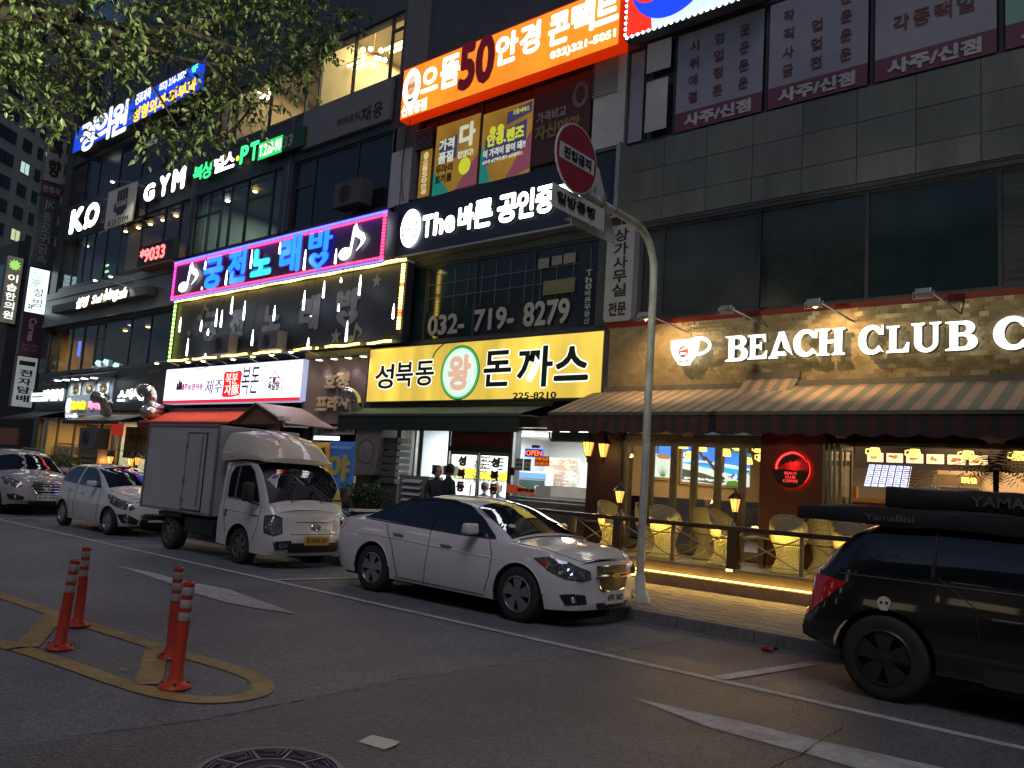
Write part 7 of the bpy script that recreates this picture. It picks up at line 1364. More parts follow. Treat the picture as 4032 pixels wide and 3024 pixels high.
 w0 = (1.72, 2.36) if not dark else (1.72, 2.34); c.patch(t, 'windscreen', [(w0[0], -.64), (w0[0], .64), (2.0, .7), (w0[1], .76), (w0[1], -.76), (2.0, -.7)], TINT, top=True, off=.005); c.patch(t, 'rear_screen', [(-.9, -.58), (-.9, .58), (-.68, .58), (-.68, -.58)], TINT, top=True, off=.006); c.seam(t, [(2.42, -.78), (2.8, -.76), (3.3, -.6), (3.4, 0), (3.3, .6), (2.8, .76), (2.42, .78)], SEAM, top=True, r=.004)
 return t, c
# ---- white box truck
def truck():
 t = thing('box_truck', 'white box truck with rounded wind deflector, between the hatchback and the sedan', 'truck', (0, 0, 0))
 P_ = paint('truck_white', (.56, .55, .55), .4); BXM = mat('truck_box_panel', (.40, .40, .42), .55, var=.1, scale=2, dirt=.25)
 # cab: x=0 rear axle, front axle 2.43
 c = Car(x0=1.75, x1=3.28, W=.86, rf=.42, rr=.2, cf=.13, cr=.0, bow=.13, bowr=0, axles=(2.43,), arch=.37, wr=.43, zmid=.75, tuck=.04, shoulder=.05, crown=.06, keys=[],
   top=[(1.75, 1.93), (2.3, 1.95), (2.55, 1.91), (2.75, 1.8), (3.0, 1.5), (3.2, 1.22), (3.28, 1.1)], belt=[(1.75, 1.2), (2.5, 1.18), (3.0, 1.1), (3.28, 1.0)], low=[(1.75, .42), (2.7, .36), (3.28, .34)],
   rail=[(1.75, .76), (2.5, .75), (2.9, .77), (3.28, .8)], nose=[(.3, -.03), (.45, .06), (.62, .07), (.75, .02), (1.0, -.03), (1.15, -.08)], tail=[(0, 0), (2, 0)])
 c.shell(t, P_, 50); under(t, c)
 g = [(1.95, 1.24), (1.95, 1.62), (2.05, 1.76), (2.45, 1.8), (2.62, 1.7), (2.82, 1.42), (2.93, 1.2)]
 DM = mat('mirror_black', (.02, .02, .022), .4)
 for sd in (-1, 1):
  c.patch(t, 'side_window', g, TINT, sd, .006); c.seam(t, g + [g[0]], BLACK, sd, .01, off=.006, name='window_seal'); c.seam(t, [(2.18, 1.22), (2.2, 1.76)], STEEL, sd, .012, off=.01, name='window_bar')
  c.seam(t, [(1.88, 1.8), (1.86, 1.1), (1.95, .85), (2.02, .62)], SEAM, sd); c.seam(t, [(3.0, 1.12), (2.98, .8), (2.86, .55)], SEAM, sd); c.seam(t, [(1.9, 1.02), (2.6, 1.0)], P_, sd, .012, off=-.002, name='crease'); c.seam(t, [(1.98, 1.02), (1.98, .9)], DM, sd, .022, name='door_handle')
  c.patch(t, 'side_badge', [(2.78, .98), (2.96, .98), (2.96, .955), (2.78, .955)], mat('badge_red', (.2, .03, .03), .4), sd, .005)
  c.patch(t, 'headlight', [(3.12, .98), (3.28, 1.0), (3.42, .96), (3.44, .72), (3.28, .68), (3.14, .72)], LENS, sd, .01); c.seam(t, [(3.12, .98), (3.28, 1.0), (3.42, .96), (3.44, .72), (3.28, .68), (3.14, .72), (3.12, .98)], SEAM, sd, .008, off=.01); c.patch(t, 'lamp_reflector', [(3.24 + .05 * cos(q), .87 + .06 * sin(q)) for q in [2 * pi * i / 12 for i in range(12)]], CHR, sd, .016)
  c.patch(t, 'fog_lamp_recess', [(3.26, .58), (3.6, .6), (3.62, .46), (3.3, .44)], GRIL, sd, .008); c.patch(t, 'fog_lamp', [(3.36, .56), (3.54, .57), (3.54, .48), (3.38, .47)], LENS, sd, .014)
  wheel(t, 2.43, sd * .73, .31, .19, sd, 6, rim=mat('truck_rim', (.12, .12, .12), .5, metal=.4), style=1); wheel(t, 0, sd * .70, .31, .24, sd, 6, rim=MATS['truck_rim'], style=1)
  p = c.S(2.86, 1.26, sd, 0); m = M().box(p.x - .04, p.x + .05, min(p.y + sd * .1, p.y + sd * .3), max(p.y + sd * .1, p.y + sd * .3), 1.2, 1.52); m.build('wing_mirror', DM, t, local=True, bevel=.03, smooth=True); M().tube([(p.x + .05, p.y - sd * .02, 1.14), (p.x + .01, p.y + sd * .18, 1.2)], .016, 6).build('mirror_arm', DM, t, local=True)
 xm = 3.28 + c.W; c.patch(t, 'lower_grille', [(xm - .52, .56), (xm + .52, .56), (xm + .6, .4), (xm - .6, .4)], GRIL, -1, .008); c.seam(t, [(xm - .55, .70), (xm + .55, .70)], SEAM, -1, .005); c.seam(t, [(xm - .42, .90), (xm + .42, .90)], SEAM, -1, .005)
 x = c.warp(3.28, .82) + c.bow + .02; M().tube([(x, .09 * cos(q), .82 + .05 * sin(q)) for q in [2 * pi * i / 20 for i in range(21)]], .01, 5).tube([(x, -.045, .79), (x, -.03, .85)], .01, 5).tube([(x, .045, .85), (x, .03, .79)], .01, 5).tube([(x, -.04, .815), (x, .04, .825)], .01, 5).build('emblem', CHR, t, local=True)
 plate(t, c, '경기84바 2202', .60, PLY, w=.5, h=.15, ink=mat('plate_ink_brown', (.08, .05, .03), .5))
 c.patch(t, 'windscreen', [(2.62, -.72), (2.62, .72), (2.9, .75), (3.17, .76), (3.17, -.76), (2.9, -.75)], TINT, top=True, off=.006)
 for y in (-.3, .3): M().tube([c.T(3.2, y - .05, .02), c.T(3.17, y, .03), c.T(3.12, y + .5, .02)], .009, 5).build('wiper', DM, t, local=True)
 # deflector over the cab
 q_ = lambda tb: [(1.62 + (x - 1.62) * .86, z) for x, z in tb]
 D = Car(x0=1.62, x1=2.78, W=.83, rf=.9, rr=.1, cf=.14, cr=0, bow=.07, bowr=0, axles=(), arch=.1, wr=0, zmid=1.95, tuck=0, shoulder=.03, crown=.07, keys=[], top=q_([(1.62, 2.44), (1.9, 2.44), (2.2, 2.41), (2.5, 2.32), (2.75, 2.17), (2.92, 2.02), (3.0, 1.93)]), belt=q_([(1.62, 2.1), (2.2, 2.08), (2.6, 2.04), (2.85, 1.95), (3.0, 1.9)]), low=q_([(1.62, 1.84), (2.4, 1.9), (2.8, 1.9), (3.0, 1.87)]), rail=[(1.6, .68), (2.2, .66), (3, .68)], nose=[(1.5, 0), (2.5, 0)], tail=[(0, 0), (3, 0)])
 o = D.shell(t, mat('deflector_cream', (.46, .43, .37), .35, var=.05, coat=.8), 30); o.name = 'wind_deflector'
 for y in (-.28, .0, .28): D.seam(t, [(1.75, y), (2.5, y * .9)], MATS['deflector_cream'], top=True, r=.014, off=.0, name='deflector_rib')
 for ch in t.children:
  if ch.name.split('.')[0] not in ('wheel', 'underbody'): ch.location.z -= .12
 # cargo box
 b = M().box(-1.15, 1.5, -.86, .86, .72, 2.36).build('cargo_box', BXM, t, local=True, bevel=.015)
 for z in (.72, 2.33): M().box(-1.17, 1.52, -.875, -.855, z, z + .05).build('edge_rail', STEEL, t, local=True)
 for x_ in (-1.16, 1.46): M().box(x_, x_ + .06, -.876, -.856, .72, 2.36).build('corner_post', mat('corner_post_grey', (.2, .2, .21), .4, metal=.4), t, local=True)
 d = M().box(.45, 1.12, -.874, -.86, .80, 2.2).build('side_door', mat('side_door_grey', (.37, .37, .39), .5, var=.08), t, local=True)
 for x_ in (.44, 1.12): M().box(x_, x_ + .018, -.878, -.86, .78, 2.22).build('door_seal', BLACK, d, local=True)
 for z in (.78, 2.2): M().box(.44, 1.14, -.878, -.86, z, z + .018).build('door_seal', BLACK, d, local=True)
 for z in (.95, 1.3, 1.95): M().box(.40, .50, -.89, -.86, z, z + .06).build('hinge', STEEL, d, local=True)
 M().tube([(1.0, -.89, .86), (1.0, -.89, 2.15)], .012, 6).build('lock_bar', STEEL, d, local=True)
 M().box(-1.1, 1.6, -.4, -.3, .42, .62).box(-1.1, 1.6, .3, .4, .42, .62).box(-1.1, 1.9, -.35, .35, .5, .58).build('chassis', BLACK, t, local=True); M().box(.5, 1.5, -.8, -.45, .36, .66).build('fuel_tank', BLACK, t, local=True, bevel=.03); M().box(-.42, .42, -.84, .84, .62, .70).build('rear_mudguard', BLACK, t, local=True)
 M().box(-1.2, -1.14, -.8, .8, .45, .55).build('rear_bumper', STEEL, t, local=True); return t
def place(t, x, y, s=1., rz=0.): t.location = (x, y, 0); t.scale = (s, s, s); t.rotation_euler[2] = R(rz); return t
place(sedan(), -9.03, 8.68, .98)
place(truck(), -14.78, 8.55, .985)
place(hatch(), -19.95, 8.6, .98)
tS, cS = suv('silver grey suv with a chrome barred grille, leftmost parked car', 'a', paint('suv_silver', (.34, .32, .31), .35), 1); place(tS, -26.2, 8.5, 1.0)
tK, cK = suv('black suv at the right edge carrying long covered luggage bags on its roof', 'b', paint('suv_black', (.006, .006, .008), .25), 1, dark=True); place(tK, -1.83, 8.66, 1.04)
# roof luggage on the dark suv, skull sticker
BAG = mat('black_tarpaulin', (.016, .017, .02), .55, var=.3, scale=4, bump=.5, bscale=7)
def bag(name, label, x0, x1, y0, y1, z0, z1, word, wx, wz, taper=.12):
 t = thing(name, label, 'roof bag', ((x0 + x1) / 2, (y0 + y1) / 2, z0)); m = M(); n = 26
 for i in range(n + 1):
  u = i / n; x = x0 + (x1 - x0) * u; k = min(1, (u / taper)) if taper else 1; k = .62 + .38 * k
  for yy, zz in ((1, 0), (1, .5), (.98, .85), (.9, 1), (.3, 1.02), (-.3, 1.0), (-.9, 1), (-.98, .85), (-1, .4), (-1, -.5), (-.95, -1), (.95, -1)):
   a = yy * 2 + zz
   m.v.append((x, (y0 + y1) / 2 + (y1 - y0) / 2 * yy * (.9 + .1 * k), (z0 + z1) / 2 - (z1 - z0) / 2 * (1 - k) * .3 + (z1 - z0) / 2 * zz * k + .01 * sin(x * 7 + a * 2) + .005 * sin(x * 23 + a * 3)))
 for i in range(n):
  for j in range(12): a = i * 12 + j; b = i * 12 + (j + 1) % 12; m.f.append((a, b, b + 12, a + 12)); m.mi.append(0)
 m.f.append(tuple(range(12))); m.mi.append(0); m.build('cover', BAG, t, smooth='auto')
 text(word, (wx, wx + .62 if word.isupper() else wx + .42, wz, wz + (.09 if word.isupper() else .06)), y0 - .012, mat('faded_bag_print', (.10, .10, .105), .6, var=.4, scale=5), t, depth=.003, bold=.02); return t
v = P(3175, 2000, 7.95); bag('roof_bag', 'long low black covered bag sticking out behind the roof of the black suv', v.x - .05, 1.5, 7.85, 8.3, 1.50, 1.66, 'YamaBisi', -2.35, 1.54, .06)
v = P(3487, 1925, 8.0); bag('roof_bag', 'taller black covered box bag on top of the long bag on the black suv', v.x, 1.6, 8.0, 8.9, 1.665, 1.85, 'YAMABISI', -1.52, 1.72, 0)
for x in (-1.6, .0): 
 t = thing('roof_bar', ('rear' if x < -1 else 'front') + ' roof bar of the black suv under the covered bags', 'roof bar', (x, 8.6, 1.9)); box('bar', x, x + .05, 7.9, 9.3, 1.6, 1.63, BLACK, t)
SK = mat('sticker_pale', (.5, .45, .4), .5, emit=(.5, .45, .4), es=.02); p = cK.S(-.30, .87, -1, .006)
def spx(u, v): return cK.S(-.30 + u, .79 + v, -1, .01)
m = M(); pts = [(.055 * cos(a), .012 + .05 * sin(a)) for a in [R(-30 + 240 * i / 14) for i in range(15)]] + [(-.03, -.05), (.03, -.05)]; m.add([spx(u, v) for u, v in pts], [tuple(range(len(pts)))]); m.build('skull_sticker', SK, tK, local=True)
for u, v in ((-.022, .01), (.022, .01)): m = M(); m.add([cK.S(-.30 + u + .013 * cos(a), .79 + v + .013 * sin(a), -1, .013) for a in [2 * pi * i / 8 for i in range(8)]], [tuple(range(8))]); m.build('skull_eye', BK, tK, local=True)
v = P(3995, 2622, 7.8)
box('red_glow_patch', v.x - .045, v.x + .2, 7.735, 7.76, v.z - .05, v.z + .04, em('red_glow_paint', (.9, .03, .015), 1.1), None).name = 'red_glow_patch'  # added glowing patch standing in for a blurred red light, no suv part
o = bpy.data.objects['red_glow_patch']; o.parent = tK; o.matrix_parent_inverse = Matrix.LocRotScale(tK.location, tK.rotation_euler, tK.scale).inverted()
# ------------------------------------------------------------------ road sign on a bent pole
t = thing('road_sign_pole', 'pale grey pole with a bent overhanging arm at the kerb beside the white sedan', 'pole', (-5.95, 9.98, .13)); GP = mat('pole_grey', (.46, .47, .45), .5, var=.25, scale=8, dirt=.45, stretch=(1, 1, .5))
path = [(-5.95, 9.98, .15), (-5.95, 9.98, 2), (-5.95, 9.98, 4.1), (-5.95, 9.98, 4.7), (-5.95, 9.93, 5.0), (-5.95, 9.75, 5.25), (-5.95, 9.45, 5.36), (-5.95, 8.9, 5.38), (-5.95, 8.1, 5.40)]
M().tube(catmull3(path, 6), .055, 14).build('pole', GP, t, smooth=True); M().lathe([(.16, .15), (.15, .2), (.1, .28), (.07, .5), (.056, .52)], c=(-5.95, 9.98, 0), n=16).build('base_cone', GP, t, smooth=True)
for y in (8.55, 8.85): M().tube([(-5.95, y - .02, 5.39), (-5.95, y + .02, 5.39)], .068, 12).build('clamp', STEEL, t)
def yz(x, pts, d, name, mt, t): return M().prism(pts, x, x + d, plane='yz').build(name, mt, t)
X1 = -5.88
cy, cz = px_plane(X1, 2272, 626); r = (px_plane(X1, 2272, 488)[1] - px_plane(X1, 2272, 762)[1]) / 2
t = thing('no_entry_sign', 'round dark red no entry sign on the end of the overhanging arm', 'road sign', (X1, cy, cz)); circ = lambda k, n=40: [(cy + k * cos(2 * pi * i / n), cz + k * sin(2 * pi * i / n)) for i in range(n)]
yz(X1 - .02, circ(r), .02, 'rim', mat('sign_white', (.62, .62, .62), .4, var=.08), t); yz(X1, circ(r * .955), .004, 'disc', mat('sign_red', (.3, .025, .05), .4, var=.08), t); yz(X1 + .004, [(cy - r * .84, cz - r * .22), (cy + r * .84, cz - r * .22), (cy + r * .84, cz + r * .24), (cy - r * .84, cz + r * .24)], .003, 'bar', MATS['sign_white'], t)
text('진입금지', (cy - r * .66, cy + r * .66, cz - r * .14, cz + r * .17), X1 + .008, BK, t, plane='x', bold=.02); M().tube([(X1 - .05, cy + .1, cz - .3), (X1 - .05, cy + .12, cz - .55)], .02, 6).build('bracket', STEEL, t)
t = thing('one_way_sign', 'pale oblong plate with black letters hanging under the round sign', 'road sign', (X1, 8, 5.2)); a, b, c_, d_ = [px_plane(X1, *p) for p in ((2183, 715), (2174, 803), (2345, 920), (2345, 822))]
yz(X1 - .035, [(a[0], a[1]), (a[0], b[1]), (c_[0] + .22, b[1] ), (c_[0] + .22, a[1])], .012, 'plate', MATS['sign_white'], t)
text('일방통행', (a[0] + .09, c_[0] - .02, b[1] + .07, a[1] - .07), X1 - .02, BK, t, plane='x', bold=.02)
t = thing('triangular_sign', 'back of a pale triangular sign with two dark brackets behind the overhanging arm', 'road sign', (X1, 8.5, 5)); tp = px_plane(X1 - .1, 2366, 655); br = px_plane(X1 - .1, 2436, 962); ww = br[0] - tp[0]
yz(X1 - .16, [(tp[0] - .03, tp[1]), (tp[0] + .03, tp[1]), (br[0], br[1] + .06), (br[0], br[1]), (tp[0] - ww, br[1]), (tp[0] - ww, br[1] + .06)], .006, 'plate', mat('sign_back_grey', (.5, .52, .51), .5, metal=.0, var=.15, dirt=.2), t)
for dy in (-.08, .18): box('bracket', X1 - .15, X1 - .12, tp[0] + dy, tp[0] + dy + .03, br[1] + .08, br[1] + .62, STEEL, t)
# ------------------------------------------------------------------ flexible bollards
BRD = mat('bollard_orange_red', (.55, .05, .02), .45, var=.15, scale=8, dirt=.35, coat=.2); BWH = mat('bollard_band', (.42, .38, .36), .4, var=.15, scale=20, dirt=.2)
def bollard():
 t = thing('flexible_bollard', 'x', 'bollard', (0, 0, 0))
 M().lathe([(.11, 0), (.115, .012), (.1, .03), (.065, .05), (.047, .09), (.044, .4), (.04, .72), (.041, .722), (.041, .745), (.028, .75), (.026, .742), (0, .742)], n=22).build('post', BRD, t, smooth='auto')
 for k in range(3): z = .475 + k * .09; M().lathe([(.0435, z), (.0445, z + .003), (.0440, z + .055), (.0425, z + .058)], n=22).build('reflective_band', BWH, t, smooth=True)
 for k in range(4): a = pi / 4 + pi / 2 * k; M().lathe([(.012, 0), (.012, .014), (0, .016)], c=(.085 * cos(a), .085 * sin(a), .032), n=8).build('bolt', mat('bolt_dark', (.05, .02, .02), .5), t)
 return t
b0 = bollard()
for i, (px, py, lb, s) in enumerate(((686, 2712, 'nearest orange red bollard, front one of the overlapping pair on the island', 1.02), (672, 2592, 'orange red bollard hidden behind the nearest one on the island', 1.0), (232, 2558, 'front one of the left pair of orange red bollards', 1.0), (306, 2468, 'rear one of the left pair of orange red bollards', 1.0), (-60, 2345, 'orange red bollard just cut by the left photo edge', 1.0))):
 g = G(px, py); q = b0 if i == 0 else copy_tree(b0); q.location = (g.x, g.y, .008); q.scale = (s, s, s); q.rotation_euler = (R((-1, 1.5, 2.5, -1, 0)[i]), R((1.5, -1, 2, 1, 0)[i]), R(15 + 40 * i)); q['label'] = lb; q['group'] = 'flexible bollards on the yellow island'
# ------------------------------------------------------------------ manhole, litter
A, B_, C_ = G(771, 3023), G(1335, 3023), G(1071, 2952)
def circ3(a, b, c):
 D = 2 * (a.x * (b.y - c.y) + b.x * (c.y - a.y) + c.x * (a.y - b.y)); s = [p.x ** 2 + p.y ** 2 for p in (a, b, c)]
 x = (s[0] * (b.y - c.y) + s[1] * (c.y - a.y) + s[2] * (a.y - b.y)) / D; y = (s[0] * (c.x - b.x) + s[1] * (a.x - c.x) + s[2] * (b.x - a.x)) / D; return x, y, hypot(a.x - x, a.y - y)
mx, my, mr = circ3(A, B_, C_); mr = min(max(mr, .36), .48); 
v = Vector((C_.x, C_.y, 0)); dd = Vector((v.x, v.y, 0)).normalized(); mx, my = v.x - dd.x * mr * 1.0, v.y - dd.y * mr * 1.0
t = thing('manhole_cover', 'round cast iron manhole cover with trapezoid patterns, cut by the bottom photo edge', 'manhole cover', (mx, my, 0)); IR = mat('cast_iron', (.16, .15, .19), .4, metal=.5, var=.25, scale=14, dirt=.3); IRD = mat('cast_iron_recess', (.035, .03, .04), .7, var=.3)
def rg(r0, r1, z, h, name, mt, n=56): return M().lathe([(r0, z), (r0, z + h), (r1, z + h), (r1, z)], c=(mx, my, 0), n=n).build(name, mt, t, smooth='auto')
M().lathe([(0, .006), (mr * .93, .006)], c=(mx, my, 0), n=48).build('recess', IRD, t); rg(mr * .92, mr, .004, .014, 'outer_ring', IR); rg(mr * .5, mr * .54, .006, .008, 'inner_ring', IR); rg(mr * .2, mr * .24, .006, .008, 'centre_ring', IR)
for k in range(10):
 a = 2 * pi * k / 10 + .32; ca, sa = cos(a), sin(a); f = lambda r, w: (mx + r * ca - w * sa, my + r * sa + w * ca)
 M().add([(*f(mr * .54, -.008), .015), (*f(mr * .92, -.008), .015), (*f(mr * .92, .008), .015), (*f(mr * .54, .008), .015), (*f(mr * .54, -.008), .006), (*f(mr * .92, -.008), .006), (*f(mr * .92, .008), .006), (*f(mr * .54, .008), .006)], [(0, 1, 2, 3), (0, 4, 5, 1), (1, 5, 6, 2), (2, 6, 7, 3), (3, 7, 4, 0)]).build('rib', IR, t)
 a += pi / 10; ca, sa = cos(a), sin(a)
 for k2 in (1, .55):
  q = [(*f(mr * (.73 + .13 * k2), -.085 * k2), .014), (*f(mr * (.73 + .13 * k2), .085 * k2), .014), (*f(mr * (.73 - .1 * k2), .05 * k2), .014), (*f(mr * (.73 - .1 * k2), -.05 * k2), .014)]; M().tube(q + [q[0]], .006, 5).build('trapezoid_rib', IR, t)
q = [G(*p) for p in ((1410, 2925), (1465, 2903), (1576, 2925), (1556, 2945), (1512, 2956))]; m = M(); cx = sum(p.x for p in q) / 5; cy = sum(p.y for p in q) / 5
m.add([(p.x, p.y, .008 + .008 * (i % 2)) for i, p in enumerate(q)] + [(cx, cy, .026)], [(i, (i + 1) % 5, 5) for i in range(5)]); t = m.build('paper_sheet', mat('paper_cream', (.6, .6, .48), .7, var=.1, scale=30), smooth=False, label='crumpled pale paper sheet lying on the road near the manhole', cat='litter')
M().box(G(3010, 2555).x, G(3010, 2555).x + .13, G(3010, 2555).y, G(3010, 2555).y + .07, .01, .03).build('small_litter_x', BLACK).name = 'flat_litter'; tag(bpy.data.objects['flat_litter'], 'small flat dark scrap on the road by the kerb', 'litter')
g = G(3022, 2568); t = thing('crushed_can', 'crushed red and white drink can lying by the kerb near the black car', 'can', (g.x, g.y, .03)); M().lathe([(0, -.06), (.03, -.058), (.033, -.04), (.027, 0), (.033, .04), (.03, .058), (0, .06)], c=(g.x, g.y + .0, .033), n=14, axis='x').build('can', mat('can_red', (.45, .05, .04), .3, metal=.4, var=.4, scale=25), t, smooth=True); M().lathe([(0, .0), (.028, .0)], c=(g.x + .06, g.y, .033), n=12, axis='x').build('can_lid', ALU, t)
for i, (px, py, s) in enumerate(((2085, 2808, .02), (480, 2642, .05), (820, 2738, .03), (1255, 2718, .03), (2840, 2535, .05), (2905, 2540, .04), (3130, 2588, .05))):
 g = G(px, py); m = M(); m.add([(g.x - s, g.y, .012), (g.x, g.y - s * .4, .018), (g.x + s, g.y + s * .1, .012), (g.x + s * .1, g.y + s * .5, .02)], [(0, 1, 2), (0, 2, 3)]); m.build('leaf_litter', mat('dry_leaf', (.35, .32, .24), .7, var=.2), label='tiny pale scrap or fallen leaf lying on the asphalt', cat='litter', group='small scraps on the asphalt')
# ------------------------------------------------------------------ tree over the road, crown reaching in from the left
LEAF = [mat('leaf_a', (.095, .145, .045), .55, var=.3, scale=3), mat('leaf_b', (.07, .11, .035), .55, var=.3, scale=3), mat('leaf_c', (.13, .175, .06), .5, var=.3, scale=3)]
BARK = mat('bark', (.022, .018, .014), .85, var=.3, scale=12, bump=.6, bscale=40)
def dirpt(px, py, d): r = ray(px, py).normalized(); return Vector((0, 0, CH)) + r * d
tr = thing('street_tree', 'leafy branches of a street tree hanging in from the upper left over the road', 'tree', (-7.6, -.6, 0))
rnd = random.Random(11); tips = []
def branch(pts, r0, r1, par=tr, name='limb'):
 q = catmull3(pts, 6); n = len(q); M().tube(q, [r0 + (r1 - r0) * i / (n - 1) for i in range(n)], 8).build(name, BARK, par, smooth=True); return q
root = Vector((-7.6, -.6, 0)); fork = Vector((-7.5, -.4, 3.2))
branch([root, (-7.62, -.55, 1.5), fork], .2, .13, name='trunk')
main = [([fork, dirpt(-350, -60, 7.2), dirpt(0, 42, 7.0), dirpt(180, 62, 6.9), dirpt(395, 100, 6.8), dirpt(560, 120, 6.7), dirpt(720, 110, 6.5), dirpt(880, 75, 6.3), dirpt(1060, 20, 6.2)], .07, .012),
  ([dirpt(395, 100, 6.8), dirpt(480, 135, 6.6), dirpt(560, 175, 6.5), dirpt(650, 215, 6.3), dirpt(820, 248, 6.1), dirpt(980, 270, 6.0)], .03, .006),
  ([dirpt(395, 100, 6.8), dirpt(480, 200, 6.5), dirpt(560, 290, 6.3), dirpt(640, 400, 6.2), dirpt(700, 500, 6.1)], .022, .005),
  ([dirpt(180, 62, 6.9), dirpt(260, 150, 7.2), dirpt(330, 260, 7.4), dirpt(250, 400, 7.4), dirpt(220, 480, 7.4)], .022, .005),
  ([dirpt(280, 75, 6.8), dirpt(320, 10, 6.5), dirpt(330, -80, 6.3)], .03, .01),
  ([fork, dirpt(-500, 250, 7.8), dirpt(-200, 320, 7.8), dirpt(60, 330, 7.8), dirpt(180, 400, 7.7)], .05, .006),
  ([dirpt(720, 110, 6.5), dirpt(900, 180, 6.2), dirpt(1060, 210, 6.1), dirpt(1180, 200, 6.0), dirpt(1290, 150, 6.0)], .02, .005),
  ([dirpt(820, 248, 6.1), dirpt(900, 330, 6.0), dirpt(980, 420, 6.0), dirpt(900, 520, 6.0), dirpt(830, 560, 6.0)], .014, .004),
  ([dirpt(980, 270, 6.0), dirpt(1060, 310, 5.9), dirpt(1130, 380, 5.9)], .01, .004),
  ([fork, dirpt(-700, -300, 6.5), dirpt(-200, -400, 6.2), dirpt(500, -420, 6.0), dirpt(1100, -300, 6.0)], .06, .01)]
for pts, a, b in main: branch(pts, a, b)
def dens(px, py):
 """where the photograph shows leaves, as a soft crown outline in bearing terms"""
 lim = [(-400, 470), (0, 420), (90, 470), (190, 520), (250, 540), (330, 480), (400, 410), (480, 400), (520, 530), (560, 560), (640, 610), (720, 620), (800, 560), (850, 520), (900, 560), (950, 520), (1000, 470), (1080, 440), (1140, 420), (1180, 330), (1230, 300), (1290, 230), (1340, 140), (1370, 0), (1400, -200)]
 if px > 1390: return 0
 l = lerpt(lim, px)
 if py > l: return 0
 d = 1.0
 sl = (px - 285) / 525
 if -.05 < sl < 1.03 and 430 - 285 * sl < py < 640 - 285 * sl: return .04 if sl < .75 else .2
 if px < 480 and py > 640 - 285 * sl and sl > 0: return 0
 if py > l - 60: d = .55
 for hx, hy, rx, ry, k in ((500, 480, 10, 10, .05), (330, 300, 90, 60, .25), (160, 370, 60, 30, .35), (770, 300, 40, 40, .3), (1040, 150, 60, 60, .5), (690, 60, 100, 40, .4), (120, 520, 70, 40, .0), (420, 330, 60, 60, .15), (640, 330, 70, 45, .12), (730, 260, 60, 40, .12), (1050, 360, 50, 35, .15), (560, 370, 60, 50, .15), (700, 460, 60, 30, .35), (960, 300, 40, 30, .4), (1250, 40, 60, 60, .4), (430, 20, 60, 40, .3)):
  if ((px - hx) / rx) ** 2 + ((py - hy) / ry) ** 2 < 1: d *= k
 return d
leafm = [M(), M(), M()]; twigs = M(); cnt = 0
def leaf(m, p, ax, up, L_, w):
 s_ = ax.cross(up).normalized() * w; m.add([p, p + ax * L_ * .35 + s_, p + ax * L_ - up * L_ * .08, p + ax * L_ * .35 - s_, p + ax * L_ * .45 + up * .0 - up * L_ * .05], [(0, 1, 4), (1, 2, 4), (2, 3, 4), (3, 0, 4)])
tries = 0
while cnt < 20000 and tries < 90000:
 tries += 1; px = rnd.uniform(-500, 1390); py = rnd.uniform(-500, 640); cl = noise.noise(Vector((px / 120, py / 90, 3.3))) * .6 + noise.noise(Vector((px / 40, py / 36, 9))) * .35
 if rnd.random() > dens(px, py) * (.62 + cl * 1.5): continue
 d = rnd.uniform(5.6, 8.6) if px > 300 else rnd.uniform(6.2, 9.5); c = dirpt(px, py, d); tdir = Vector((rnd.uniform(-.4, 1), rnd.uniform(-.6, .6), rnd.uniform(-.9, .1))).normalized(); n = rnd.randint(4, 8); Ltw = .034 * n; k = 0
 twigs.tube([c - tdir * .05, c + tdir * Ltw], .0022, 3, caps=False); mi = rnd.choice((0, 0, 1, 2))
 for i in range(n):
  p = c + tdir * (Ltw * i / n); side = tdir.cross(Vector((rnd.uniform(-1, 1), rnd.uniform(-1, 1), rnd.uniform(-1, 1)))).normalized(); ax = (tdir * .6 + side * (1 if i % 2 else -1) + Vector((0, 0, -.55))).normalized(); up = ax.cross(Vector((rnd.uniform(-1, 1), rnd.uniform(-1, 1), .3))).normalized()
  leaf(leafm[mi if rnd.random() < .7 else rnd.randrange(3)], p, ax, up, rnd.uniform(.042, .066), rnd.uniform(.011, .016)); cnt += 1
for i in range(3): leafm[i].build('foliage', LEAF[i], tr, kind='stuff')
twigs.build('twigs', BARK, tr, kind='stuff')
# ------------------------------------------------------------------ hedges and plants
def hedge(name, label, x0, x1, y0, y1, z0, z1, n, q, cat='hedge'):
 t = thing(name, label, cat, ((x0 + x1) / 2, (y0 + y1) / 2, z0)); m = [M(), M()]
 for i in range(n):
  u, v, w = rnd.random(), rnd.random(), rnd.random(); x = x0 + (x1 - x0) * u; top = z1 - .12 * (1 + noise.noise(Vector((x * 2.2, v * 3, 1)))) ; z = z0 + (top - z0) * (w ** .6); y = y0 + (y1 - y0) * v * (1 - .25 * w)
  a = Vector((rnd.uniform(-1, 1), rnd.uniform(-1, 1), rnd.uniform(-.2, 1))).normalized(); b = a.cross(Vector((rnd.uniform(-1, 1), rnd.uniform(-1, 1), rnd.uniform(-1, 1)))).normalized(); L_ = rnd.uniform(.05, .09); p = Vector((x, y, z))
  m[i % 2].add([p, p + a * L_ * .5 + b * L_ * .25, p + a * L_, p + a * L_ * .5 - b * L_ * .25], [(0, 1, 2, 3)])
 for k in (0, 1): m[k].build('foliage', q[k], t, kind='stuff')
 for k in range(max(3, int((x1 - x0) / .5))): x = x0 + .2 + k * .5; M().tube([(x, (y0 + y1) / 2, z0), (x + .05, (y0 + y1) / 2, z0 + (z1 - z0) * .6)], .015, 5).build('stem', BARK, t)
 return t
HQ = [mat('hedge_leaf_a', (.05, .10, .025), .6, var=.3), mat('hedge_leaf_b', (.03, .065, .02), .6, var=.3)]
